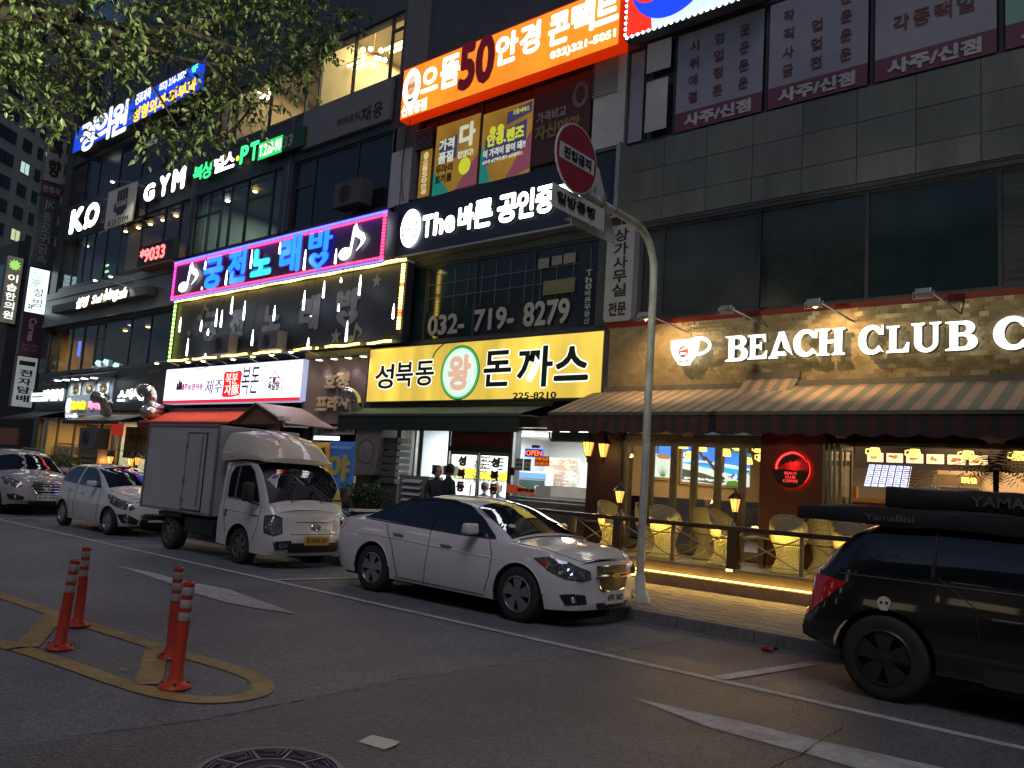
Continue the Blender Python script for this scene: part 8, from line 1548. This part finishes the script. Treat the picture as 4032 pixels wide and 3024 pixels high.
hedge('hedge', 'clipped green hedge behind the silver suv and the hatchback', -36.5, -28.6, 11.3, 12.2, .15, 1.62, 8500, HQ)
hedge('shrub', 'dark green shrub behind the roof of the white sedan, beside the slatted metal rack', -15.1, -13.95, 11.8, 12.6, .15, 1.45, 4500, [mat('shrub_leaf_a', (.03, .06, .02), .6), mat('shrub_leaf_b', (.02, .045, .018), .6)], 'shrub')
M().add([(-28.6, 11.1, .15), (-20, 11.1, .15), (-20, 11.1, .75), (-28.6, 11.1, .75), (-28.6, 11.25, .15), (-20, 11.25, .15), (-20, 11.25, .75), (-28.6, 11.25, .75)], [(0, 1, 2, 3), (7, 6, 5, 4), (3, 2, 6, 7), (0, 3, 7, 4), (1, 5, 6, 2)]).build('low_wall', mat('low_wall_grey', (.2, .19, .18), .7, var=.2, dirt=.2), label='low grey wall behind the hatchback', cat='wall')
# plants inside the cafe opening
def palm(x, y, z, h, n, label):
 t = thing('potted_palm', label, 'plant', (x, y, z)); M().tube([(x, y, z), (x, y, z + h)], .04, 6).build('trunk', BARK, t); m = M()
 for k in range(n):
  a = rnd.uniform(0, 6.28); el = rnd.uniform(-.2, 1.0); L_ = rnd.uniform(.4, .7); d = Vector((cos(a) * cos(el), sin(a) * cos(el), sin(el)))
  prev = Vector((x, y, z + h))
  for i in range(9):
   d2 = (d + Vector((0, 0, -.1 * i))).normalized(); p = prev + d2 * L_ / 9; s_ = d2.cross(Vector((0, 0, 1))).normalized()
   for sg in (-1, 1): m.add([p, p + s_ * sg * .12 * sin(pi * (i + 1) / 10) + d2 * .05 + Vector((0, 0, -.03)), p + d2 * .02], [(0, 1, 2)])
   prev = p
 m.build('frond', HQ[1], t, kind='stuff'); return t
palm(-2.25, 13.55, .55, 1.75, 70, 'tall dark palm standing in the open cafe front behind the roof bags'); palm(-3.9, 15.6, 1.8, .2, 14, 'small spiky plant on the serving counter')
# ------------------------------------------------------------------ pavement clutter between truck and sedan
def acunit(label, x0, x1, y0, y1, z0, z1, col=(.42, .42, .40)):
 t = thing('outdoor_ac_unit', label, 'air conditioner', ((x0 + x1) / 2, y0, z0)); q = mat('ac_casing_%d' % int(col[0] * 100), col, .5, var=.15, dirt=.35); box('casing', x0, x1, y0, y1, z0, z1, q, t, bevel=.015); w, h = x1 - x0, z1 - z0; r = min(w, h) * .36
 disc(t, 'fan_opening', x0 + w * .42, (z0 + z1) / 2, r, r, y0 - .004, BLACK, d=.004)
 for k in range(5): disc(t, 'fan_guard', x0 + w * .42, (z0 + z1) / 2, r * (k + 1) / 5, r * (k + 1) / 5, y0 - .014, q, d=.006, n=20, r0=.93)
 return t
v = P(315, 1690, 12.5); acunit('big dark outdoor unit in front of the warm shop at the left', v.x, v.x + 1.35, 12.5, 13.0, 1.85, 2.6, (.09, .09, .1)); t = thing('unit_housing', 'wooden slatted housing carrying the dark outdoor unit', 'housing', (-30.2, 12.5, .15)); box('body', v.x + .1, v.x + 1.7, 12.5, 13.1, .15, 1.84, mat('housing_wood', (.13, .09, .06), .7, var=.25, scale=4), t)
for k in range(7): box('slat', v.x + .25, v.x + 1.55, 12.46, 12.5, .4 + k * .19, .52 + k * .19, mat('housing_slat', (.2, .13, .08), .6, var=.2), t)
a = P(1056, 1323, 13.3); acunit('outdoor unit mounted in the middle of the lower karaoke panel', a.x, a.x + .95, 13.0, 13.32, 4.98, 5.5, (.2, .19, .18)); a = P(871, 1346, 13.3); acunit('outdoor unit mounted at the left of the lower karaoke panel', a.x, a.x + .95, 13.0, 13.32, 4.98, 5.6, (.17, .15, .15)); a = P(1338, 762, 13.5); acunit('outdoor unit on the third floor just above the karaoke sign', a.x, a.x + 1.15, 13.3, 13.75, 8.9, 9.6, (.07, .07, .08))
t = thing('plaza_entrance', 'dim plaza entrance with a pale notice board over the door behind the truck', 'entrance', (-18, 13.9, .15)); bx = rc((1262, 1678), (1395, 1712), 13.6); box('header_board', bx[0], bx[1], 13.58, 13.62, bx[2], bx[3], mat('header_board', (.35, .34, .34), .6, var=.1), t); text('방문을 환영합니다', (bx[0] + .2, bx[1] - .06, bx[2] + .08, bx[3] - .06), 13.575, BK, t, bold=.02)
box('door_frame', -18.9, -18.82, 13.75, 13.9, .15, 2.9, GRY, t); box('door_frame', -16.6, -16.52, 13.75, 13.9, .15, 2.9, GRY, t); box('transom', -18.82, -16.6, 13.75, 13.9, 2.3, 2.4, GRY, t); box('pane', -18.82, -16.6, 13.8, 13.81, .2, 2.3, mat('dull_lit_glass', (.15, .15, .13), .3, emit=(.5, .48, .4), es=.18), t); box('lit_tube', -18.6, -17.6, 13.6, 13.7, 2.46, 2.56, em('entrance_tube', (.9, .95, 1), 2), t); area('entrance_lamp', (-17.8, 13.2, 2.6), (-17.8, 13, 0), 1.6, .3, 16, (1, .93, .8), t)
def flag(label, px0, px1, Y, q, z0=.9, w=None):
 bx = rc(px0, px1, Y); t = thing('flag_banner', label, 'banner', ((bx[0] + bx[1]) / 2, Y, .15)); m = M(); n = 8
 for i in range(n + 1):
  for j in range(9): m.v.append((bx[0] + (bx[1] - bx[0]) * i / n, Y + .03 * sin(i * .8 + j * .5), bx[2] + (bx[3] - bx[2]) * j / 8))
 for i in range(n):
  for j in range(8): a = i * 9 + j; m.f.append((a, a + 9, a + 10, a + 1)); m.mi.append(0)
 m.build('cloth', q, t, smooth=True, solid=.004); M().tube([(bx[0], Y + .03, .15), (bx[0], Y + .03, bx[3] + .05)], .012, 6).build('staff', STEEL, t); return t, bx
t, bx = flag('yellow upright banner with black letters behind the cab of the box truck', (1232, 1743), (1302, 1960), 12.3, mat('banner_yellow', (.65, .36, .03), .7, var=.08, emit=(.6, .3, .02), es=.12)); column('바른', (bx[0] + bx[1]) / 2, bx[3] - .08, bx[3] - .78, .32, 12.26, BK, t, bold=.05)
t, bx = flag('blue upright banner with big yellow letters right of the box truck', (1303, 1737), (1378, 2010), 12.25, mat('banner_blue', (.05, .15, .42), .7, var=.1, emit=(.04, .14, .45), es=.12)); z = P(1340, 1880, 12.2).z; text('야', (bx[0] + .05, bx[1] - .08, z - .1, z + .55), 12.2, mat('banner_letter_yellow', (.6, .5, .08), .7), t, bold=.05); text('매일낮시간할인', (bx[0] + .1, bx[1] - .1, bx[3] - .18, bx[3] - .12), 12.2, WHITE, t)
t = thing('water_tank_cabinet', 'tall leaning grey brown cabinet in the shade under the left end of the green awning', 'cabinet', (-15.4, 12.8, .3)); M().add([(-15.95, 12.8, 1.55), (-15.05, 12.8, 1.6), (-14.85, 12.8, 2.72), (-15.8, 12.8, 2.75), (-15.95, 13.3, 1.55), (-15.05, 13.3, 1.6), (-14.85, 13.3, 2.72), (-15.8, 13.3, 2.75)], [(0, 1, 2, 3), (7, 6, 5, 4), (3, 2, 6, 7), (0, 3, 7, 4), (1, 5, 6, 2), (0, 4, 5, 1)]).build('body', mat('cabinet_grey_brown', (.2, .18, .16), .6, var=.2), t, bevel=.03); box('leg', -15.8, -15.2, 12.9, 13.2, .15, 1.58, BLACK, t); M().lathe([(.02, -.02), (.28, 0), (.3, .0)], c=(-15.4, 12.8, 2.15), n=24, axis='y').build('round_panel', mat('cabinet_panel', (.24, .21, .19), .6), t)
t = thing('crate_stack', 'dark stack of slatted trays beside the leaning cabinet', 'crates', (-15, 13, .15))
for k in range(7): box('tray', -14.95, -14.45, 12.95, 13.4, 1.45 + k * .16, 1.56 + k * .16, mat('tray_dark', (.09, .09, .1), .6, var=.2), t)
box('cabinet', -14.95, -14.4, 13.0, 13.5, .15, 1.44, mat('tray_base', (.06, .06, .06), .7), t)
t = thing('slatted_rack', 'metal cabinet with four bright slats beside the person outside the restaurant', 'rack', (-13.6, 12.7, .15)); box('body', -14.05, -13.1, 12.75, 13.2, .15, 1.66, mat('rack_grey', (.22, .21, .2), .5, metal=.3, var=.2), t)
for k in range(4): M().add([(-13.9, 12.68, 1.08 + k * .14), (-13.3, 12.68, 1.08 + k * .14), (-13.3, 12.75, 1.15 + k * .14), (-13.9, 12.75, 1.15 + k * .14)], [(0, 1, 2, 3)]).build('slat', mat('rack_slat', (.6, .6, .58), .35, metal=.4), t, solid=.01)
for k, (x, w) in enumerate(((-14.6, .25), (-14.2, .3))): t = thing('cardboard_box', ('left' if k == 0 else 'right') + ' box on the sill of the left restaurant window', 'box', (x, 14.0, 1.6)); box('carton', x + .3, x + .3 + w, 14.0, 14.2, 1.72, 1.95, mat('carton_%d' % k, ((.3, .22, .12), (.15, .16, .12))[k], .7), t)
t = thing('entrance_canopy', 'small brown gabled roof standing in front of the white sign, right of the red awning', 'canopy', (-19, 12.4, 2)); CB = mat('canopy_brown', (.2, .1, .06), .6, var=.2, dirt=.2); CL = mat('canopy_pale', (.38, .3, .3), .5, var=.25, scale=2)
rx0, rx1 = -20.3, -17.7; rm = -19.25; zb, zt = 2.75, 3.3
M().add([(rx0, 12.1, zb), (rm, 12.1, zt), (rm, 13.8, zt), (rx0, 13.8, zb)], [(0, 1, 2, 3)]).build('left_slope', CB, t, solid=.04); M().add([(rm, 12.1, zt), (rx1, 12.1, zb), (rx1, 13.8, zb), (rm, 13.8, zt)], [(0, 1, 2, 3)]).build('right_slope', CL, t, solid=.04); M().add([(rx0 + .2, 12.2, zb), (rx1 - .2, 12.2, zb), (rm, 12.2, zt - .08)], [(0, 1, 2)]).build('gable', CB, t, solid=.03); box('post', -18.9, -18.6, 12.3, 12.5, .15, 2.8, CB, t)
t = thing('security_camera', 'white security camera on a horizontal bracket in front of the gabled canopy', 'camera', (-17, 11.9, 2.8)); v = P(1120, 1648, 11.9); box('housing', v.x - .14, v.x + .12, 11.8, 12.0, v.z - .06, v.z + .06, WHITE, t, bevel=.02); M().tube([v - Vector((.05, 0, .06)), v - Vector((-.02, 0, .2)), v + Vector((1.0, 0, -.22))], .022, 6).build('bracket', WHITE, t)
# ------------------------------------------------------------------ people
def person(label, loc, rz, pts, edges, rad, mt, hair=None, group=None, skin=None, head=None):
 t = thing('person', label, 'person', loc, group, rz=rz); me = bpy.data.meshes.new('body'); me.from_pydata(pts, edges, []); o = bpy.data.objects.new('body', me); COL.objects.link(o); o.parent = t
 sk = o.modifiers.new('skin', 'SKIN'); lay = me.skin_vertices[0] if me.skin_vertices else None
 if lay is None:
  b = bmesh.new(); b.from_mesh(me); b.verts.layers.skin.verify(); b.to_mesh(me); b.free(); lay = me.skin_vertices[0]
 for i, r_ in enumerate(rad): lay.data[i].radius = (r_ if isinstance(r_, tuple) else (r_, r_)); lay.data[i].use_root = (i == 0)
 sb = o.modifiers.new('sub', 'SUBSURF'); sb.levels = sb.render_levels = 2; me.materials.append(mt)
 h = Vector(head); HS = skin or mat('skin', (.42, .25, .17), .55, var=.05)
 prof_ = [(.0, -.125), (.045, -.12), (.062, -.09), (.074, -.03), (.078, .03), (.07, .085), (.045, .115), (0, .125)]
 M().lathe(prof_, c=h, n=18, squash=1.18).build('head', HS, t, smooth=True, local=True)
 m = M().add([h + Vector(p) for p in ((-.014, -.085, .0), (.014, -.085, .0), (0, -.108, -.02), (0, -.088, .035))], [(0, 1, 2), (0, 2, 3), (1, 3, 2)]); m.build('nose', HS, t, local=True)
 for sg in (-1, 1): M().lathe([(0, -.012), (.012, 0), (0, .012)], c=h + Vector((sg * .03, -.083, .015)), n=8).build('eye', BLACK, t, smooth=True, local=True); M().lathe([(0, -.03), (.014, -.01), (.012, .02), (0, .03)], c=h + Vector((sg * .08, .0, 0)), n=8).build('ear', HS, t, smooth=True, local=True)
 M().add([h + Vector(p) for p in ((-.022, -.087, -.05), (.022, -.087, -.05), (.0, -.09, -.06))], [(0, 1, 2)]).build('mouth', mat('lips', (.3, .1, .08), .5), t, local=True)
 if hair:
  m = M(); n = 16; rows = [(.092, -.06), (.1, .0), (.098, .06), (.075, .105), (.04, .135), (0, .142)]
  m.lathe(rows, c=h + Vector((0, .018, .0)), n=n, squash=1.05); m.f = [f for f in m.f if not all(m.v[i][1] < h.y - .05 and m.v[i][2] < h.z + .05 for i in f)]; m.mi = [0] * len(m.f); m.build('hair', hair, t, smooth=True, local=True)
 return t
HB = mat('hair_black', (.012, .01, .009), .6, var=.2, scale=40)
J = [(0, 0, .95), (0, 0, 1.15), (0, -.01, 1.38), (0, 0, 1.5), (0, -.02, 1.56), (.17, 0, 1.42), (.24, -.02, 1.15), (.2, -.2, .98), (-.17, 0, 1.42), (-.24, -.02, 1.15), (-.18, -.2, 1.0), (.1, 0, .88), (.11, -.03, .48), (.11, .02, .08), (.11, -.12, .04), (-.1, 0, .88), (-.11, -.02, .48), (-.11, .03, .08), (-.11, -.1, .04)]
E_ = [(0, 1), (1, 2), (2, 3), (3, 4), (2, 5), (5, 6), (6, 7), (2, 8), (8, 9), (9, 10), (0, 11), (11, 12), (12, 13), (13, 14), (0, 15), (15, 16), (16, 17), (17, 18)]
RD = [(.17, .12), (.15, .11), (.17, .11), .06, .05, .075, .055, .04, .075, .055, .04, .095, .065, .045, .04, .095, .065, .045, .04]
CK = mat('dark_coat', (.018, .018, .024), .8, var=.2)
person('person in dark clothes with a hair bun standing outside the restaurant', (-12.33, 12.6, .15), R(160), J, E_, RD, CK, HB, head=(0, -.03, 1.68)); M().lathe([(.0, -.05), (.045, -.02), (.045, .02), (0, .05)], c=(-12.45, 12.68, 1.92), n=12).build('hair_bun', HB, bpy.data.objects['person'], smooth=True)
person('person in black standing close to the slatted rack outside the restaurant', (-12.85, 12.75, .15), R(60), [(x, y, z * .97) for x, y, z in J], E_, RD, CK, HB, head=(0, -.03, 1.62))
def seated(label, loc, rz, mt, hair=HB):
 pts = [(0, 0, .5), (0, .02, .75), (0, 0, 1.0), (0, -.01, 1.1), (0, -.03, 1.17), (.17, 0, 1.02), (.22, -.05, .78), (.15, -.28, .72), (-.17, 0, 1.02), (-.22, -.05, .78), (-.15, -.28, .72), (.1, -.05, .5), (.12, -.45, .5), (.12, -.45, .08), (.12, -.56, .05), (-.1, -.05, .5), (-.12, -.45, .5), (-.12, -.45, .08), (-.12, -.56, .05)]
 return person(label, loc, rz, pts, E_, RD, mt, hair, head=(0, -.04, 1.29))
seated('seated diner with short black hair in a plaid shirt, behind the right restaurant door', (P(1962, 1890, 14.9).x, 14.9, .2), R(60), mat('plaid_blue', (.06, .08, .14), .8, var=.5, scale=30)); seated('seated diner in a navy top behind the middle of the restaurant doors', (P(1908, 1905, 15.0).x, 15.0, .2), R(200), mat('navy_top', (.04, .05, .12), .8, var=.2)); seated('diner with bent head seated behind the notices of the right restaurant window', (P(2120, 1880, 15.2).x, 15.2, .2), R(10), mat('grey_top', (.15, .15, .16), .8))
for i, (x, y) in enumerate(((P(1962, 1890, 14.9).x, 14.9), (P(1908, 1905, 15.0).x, 15.0), (P(2120, 1880, 15.2).x, 15.2))): t = thing('stool', 'stool under a seated diner in the restaurant', 'stool', (x, y, .2), 'stools in the restaurant'); z0 = .2; M().lathe([(.17, .38 + z0), (.17, .42 + z0), (0, .42 + z0)], c=(x, y, 0), n=16).build('seat', BLACK, t); M().lathe([(.15, .2), (.03, .24), (.03, .38 + z0)], c=(x, y, 0), n=10).build('leg', STEEL, t)
t = thing('flower_stand', 'orange and green congratulation flowers inside the left restaurant door', 'flowers', (-13.3, 14.6, .2)); m = [M(), M()]
for i in range(160): p = Vector((-13.3 + rnd.uniform(-.14, .14), 14.6 + rnd.uniform(-.1, .1), rnd.uniform(1.6, 2.2))); a = Vector((rnd.uniform(-1, 1), rnd.uniform(-1, 1), rnd.uniform(-1, 1))).normalized() * .06; b = a.cross(Vector((.3, 1, .2))).normalized() * .02; m[i % 2].add([p, p + a * .5 + b, p + a, p + a * .5 - b], [(0, 1, 2, 3)])
m[0].build('leaves', mat('plant_green', (.06, .2, .04), .6), t, kind='stuff'); m[1].build('petals', mat('petal_orange', (.7, .2, .03), .6), t, kind='stuff'); M().tube([(-13.3, 14.6, .2), (-13.3, 14.6, 1.7)], .02, 6).build('stand', BLACK, t)
t = thing('yellow_flowers', 'yellow flowers on the restaurant table behind the doors', 'flowers', (-12.7, 14.6, 1.2)); m = M()
for i in range(60): p = Vector((-12.75 + rnd.uniform(-.16, .16), 14.5, rnd.uniform(1.45, 1.65))); a = rnd.uniform(0, 3); m.add([p, p + Vector((.05 * cos(a), 0, .05 * sin(a))), p + Vector((.03, -.02, .04))], [(0, 1, 2)])
m.build('petals', mat('petal_yellow', (.8, .55, .05), .6), t, kind='stuff'); box('vase', -12.8, -12.7, 14.5, 14.6, 1.12, 1.45, WHITE, t)
# ------------------------------------------------------------------ far left: neighbour building and apartment tower
NB = mat('neighbour_wall', (.05, .053, .06), .6, var=.15, dirt=.2)
t = thing('neighbour_building', 'dark neighbouring block past the alley at the far left edge', 'building', (-50, 16, 0)); box('wall', -62, -46.5, 14.5, 30, 0, 12.4, NB, t)
for k in range(3):
 for j in range(4): f = M().box(-61 + j * 3.6, -58.2 + j * 3.6, 14.44, 14.5, 1.0 + k * 4, 3.4 + k * 4).build('window', FRAME, t); box('pane', -60.9 + j * 3.6, -58.3 + j * 3.6, 14.42, 14.44, 1.1 + k * 4, 3.3 + k * 4, mat('teal_dim_pane', (.03, .05, .06), .15, emit=(.2, .4, .45), es=.05), f)
v = P(20, 1700, 14.2); box('lit_shop', v.x - 1.5, v.x + 1.4, 14.3, 14.36, v.z - .6, v.z + .2, mat('dull_red_shop', (.08, .025, .02), .6, emit=(.5, .15, .1), es=.03), t)
for px, py, q, h in ((74, 1320, em('alley_pink', (1, .2, .6), 2), .5), (63, 1410, em('alley_white', (.8, .9, 1), 2), .6), (48, 1560, em('alley_orange', (1, .5, .2), 1), .8), (95, 1160, em('alley_white', (.8, .9, 1), 2), .7)):
 v = P(px, py, 14.0); k = -47.5 / v.x; box('lit_edge', v.x * k - .1, v.x * k + .05, 14 * k - .1, 14 * k, CH + (v.z - CH) * k - h / 2, CH + (v.z - CH) * k + h / 2, q, t)
d = ray(75, 1200); k = -46.4 / d.x; yv = d.y * k; d0 = ray(60, 1010); d1 = ray(10, 1270); z1 = CH + d0.z * (-46.4 / d0.x); z0 = CH + d1.z * (-46.4 / d1.x)
ya, yb = ray(2, 1200).y * (-46.4 / ray(2, 1200).x), ray(70, 1200).y * (-46.4 / ray(70, 1200).x)
t = blade('clinic_blade_sign', 'soft lit vertical blade sign with a green sun mark at the left edge', z0, z1, em('warm_grey_blade', (.2, .19, .16), .35, evar=.3), ya, yb, -46.4); vcol('이솝한의원', z0 + .2, z1 - .9, WG, t, (yb - ya) * .6, (ya + yb) / 2, -46.4, bold=.02)
yc = (ya + yb) / 2; yz(-46.39, [(yc + (.2 if i % 2 else .3) * cos(2 * pi * i / 20), z1 - .45 + (.2 if i % 2 else .3) * sin(2 * pi * i / 20)) for i in range(20)], .01, 'sun_mark', em('lime_mark', (.4, .8, .15), .8), t)
# apartment tower: one long face running away from the street
def G3(px, py, dist): r_ = ray(px, py); r_ = r_ / hypot(r_.x, r_.y); return Vector((r_.x * dist, r_.y * dist, CH + r_.z * dist))
AP = mat('apartment_concrete', (.42, .39, .35), .8, var=.15, scale=.2); base = G3(40, 800, 118); dirv = ray(2300, 1915); dirv = Vector((dirv.x, dirv.y, 0)).normalized()
t = thing('apartment_tower', 'tall grey apartment tower with few lit windows behind the blade signs', 'building', (base.x, base.y, 0)); up = Vector((0, 0, 1)); nrm = Vector((dirv.y, -dirv.x, 0)); 
if nrm.dot(Vector((-base.x, -base.y, 0))) < 0: nrm = -nrm
o0 = Vector((base.x, base.y, 0)) - dirv * 22
def q3(u, z, d=0): return o0 + dirv * u + up * z + nrm * d
M().add([q3(0, 0), q3(60, 0), q3(60, 62), q3(0, 62), q3(0, 0, -14), q3(60, 0, -14), q3(60, 62, -14), q3(0, 62, -14)], [(0, 1, 2, 3), (7, 6, 5, 4), (3, 2, 6, 7), (0, 3, 7, 4), (1, 5, 6, 2)]).build('wall', AP, t)
APW = mat('apartment_dark_pane', (.012, .014, .018), .2); LITC = em('apartment_lit_cool', (.5, .72, .68), .8); LITG = em('apartment_lit_green', (.62, .75, .38), .7); LITW = em('apartment_lit_warm', (.8, .5, .2), .8)
pr = {}
for fl in range(6, 20):
 for c in range(8):
  for off, w in ((0, 3.0), (4.4, 1.5)):
   u = 4 + c * 7.2 + off; z = 1.2 + fl * 2.95; hsh = rnd.random()
   q = APW; 
   fr_ = M().add([q3(u - .1, z - .1, .05), q3(u + w + .1, z - .1, .05), q3(u + w + .1, z + 1.5, .05), q3(u - .1, z + 1.5, .05)], [(0, 1, 2, 3)]).build('window', FRAME, t)
   lit = {}
   p0 = q3(u, z, .1) - Vector((0, 0, CH)); cc = Vector((p0.dot(right), -p0.dot(down) * -1, p0.dot(fwd))); sx = 2016 + FPX * cc.x / cc.z if cc.z > 0 else -1; sy = 1512 + FPX * cc.y / cc.z if cc.z > 0 else -1
   for lx, ly, lm in ((75, 660, LITC), (60, 730, LITC), (35, 880, LITG), (20, 950, LITG), (90, 415, LITW), (110, 640, LITC)):
    if abs(sx - lx) < 22 and abs(sy - ly) < 26: q = lm
   M().add([q3(u, z, .1), q3(u + w / 2 - .06, z, .1), q3(u + w / 2 - .06, z + 1.4, .1), q3(u, z + 1.4, .1)], [(0, 1, 2, 3)]).build('pane', q, fr_); M().add([q3(u + w / 2 + .06, z, .1), q3(u + w, z, .1), q3(u + w, z + 1.4, .1), q3(u + w / 2 + .06, z + 1.4, .1)], [(0, 1, 2, 3)]).build('pane', q, fr_)
# ------------------------------------------------------------------ the street's other side, behind the photographer
t = thing('opposite_building', 'plain dark building row across the street behind the photographer', 'building', (-10, -16, 0)); box('wall', -60, 40, -30, -16, 0, 16, mat('opposite_wall', (.10, .10, .10), .7, var=.2), t)
for i in range(30):
 for k in range(3): x = -58 + i * 3.2; box('window', x, x + 2.2, -16, -15.95, 4.4 + k * 3.4, 6.2 + k * 3.4, DGL if (i * 7 + k * 3) % 5 else em('opposite_lit', (1, .8, .5), .8), t)
t = thing('assumed_street_lamp', 'assumed unseen low street lamp left of the photographer, added to light the overhanging branches', 'street lamp', (-6.0, -2.2, 0)); M().tube([(-6.0, -2.2, 0), (-6.0, -2.2, 2.7), (-5.8, -2.0, 2.9)], .05, 8).build('pole', STEEL, t); box('lamp_head', -5.95, -5.65, -2.0, -1.8, 2.88, 2.96, STEEL, t)  # unseen lamp assumed from the brightly lit leaves, added to light them
spot('lamp_light', (-5.8, -1.75, 3.0), (-6.3, 3.6, 6.1), 1600, (1, .98, .6), 78, .7, .15, t)  # added spot of the assumed lamp, aimed up at the foliage
# ------------------------------------------------------------------ tell look-alikes apart by their order along the street
ORD = ['first', 'second', 'third', 'fourth', 'fifth', 'sixth', 'seventh', 'eighth', 'ninth', 'tenth', 'eleventh', 'twelfth', 'thirteenth', 'fourteenth', 'fifteenth', 'sixteenth', 'seventeenth', 'eighteenth', 'nineteenth', 'twentieth']
def rank(group, fmt):
 def sx(o):
  l = Vector(o.location) - Vector((0, 0, CH)); return l.dot(right) / l.dot(fwd)
 q = sorted([o for o in bpy.data.objects if o.parent is None and o.get('group') == group], key=sx)
 for i, o in enumerate(q): o['label'] = fmt % ('leftmost' if i == 0 else 'rightmost' if i == len(q) - 1 else ORD[i] + ' from the left')
for g_, f_ in (('warm white downlights behind the left windows', 'small warm white ceiling downlight, %s behind the left building windows'), ('cool white downlights behind the left windows', 'small cool white ceiling downlight, %s behind the gym windows'),
               ('golden downlights behind the left windows', 'small golden ceiling downlight, %s behind the left building windows'), ('downlights over the plaza name', 'pinkish downlight over the plaza name letters, %s of four'),
               ('downlights under the blue grey canopy', 'bright downlight under the canopy of the blue grey fascia, %s'), ('row of backlit food pictures', 'backlit food picture over the serving counter, %s in its row'),
               ('warm lamps above the white pork restaurant sign', 'warm gooseneck lamp above the white sign with the red seal, %s'), ('small scraps on the asphalt', 'tiny pale scrap on the asphalt, %s of the scattered ones'),
               ('hanging white light tubes over the karaoke front, upper row', 'white light tube hanging across the lit karaoke letters, %s'), ('hanging white light tubes over the karaoke front, lower row', 'white light tube hanging before the dark karaoke panel, %s'),
               ('mug shaped pendants behind the folding doors', 'yellow mug shaped pendant lamp behind the folding doors, %s'), ('mug shaped pendants over the counter', 'yellow mug shaped pendant lamp over the serving counter, %s'),
               ('ceiling tubes of the cutlet restaurant', 'white ceiling tube inside the cutlet restaurant, %s'), ('stools in the restaurant', 'stool under a seated diner in the restaurant, %s'),
               ('woven chairs on the cafe terrace', 'white woven hourglass chair on the cafe terrace, %s')): rank(g_, f_)
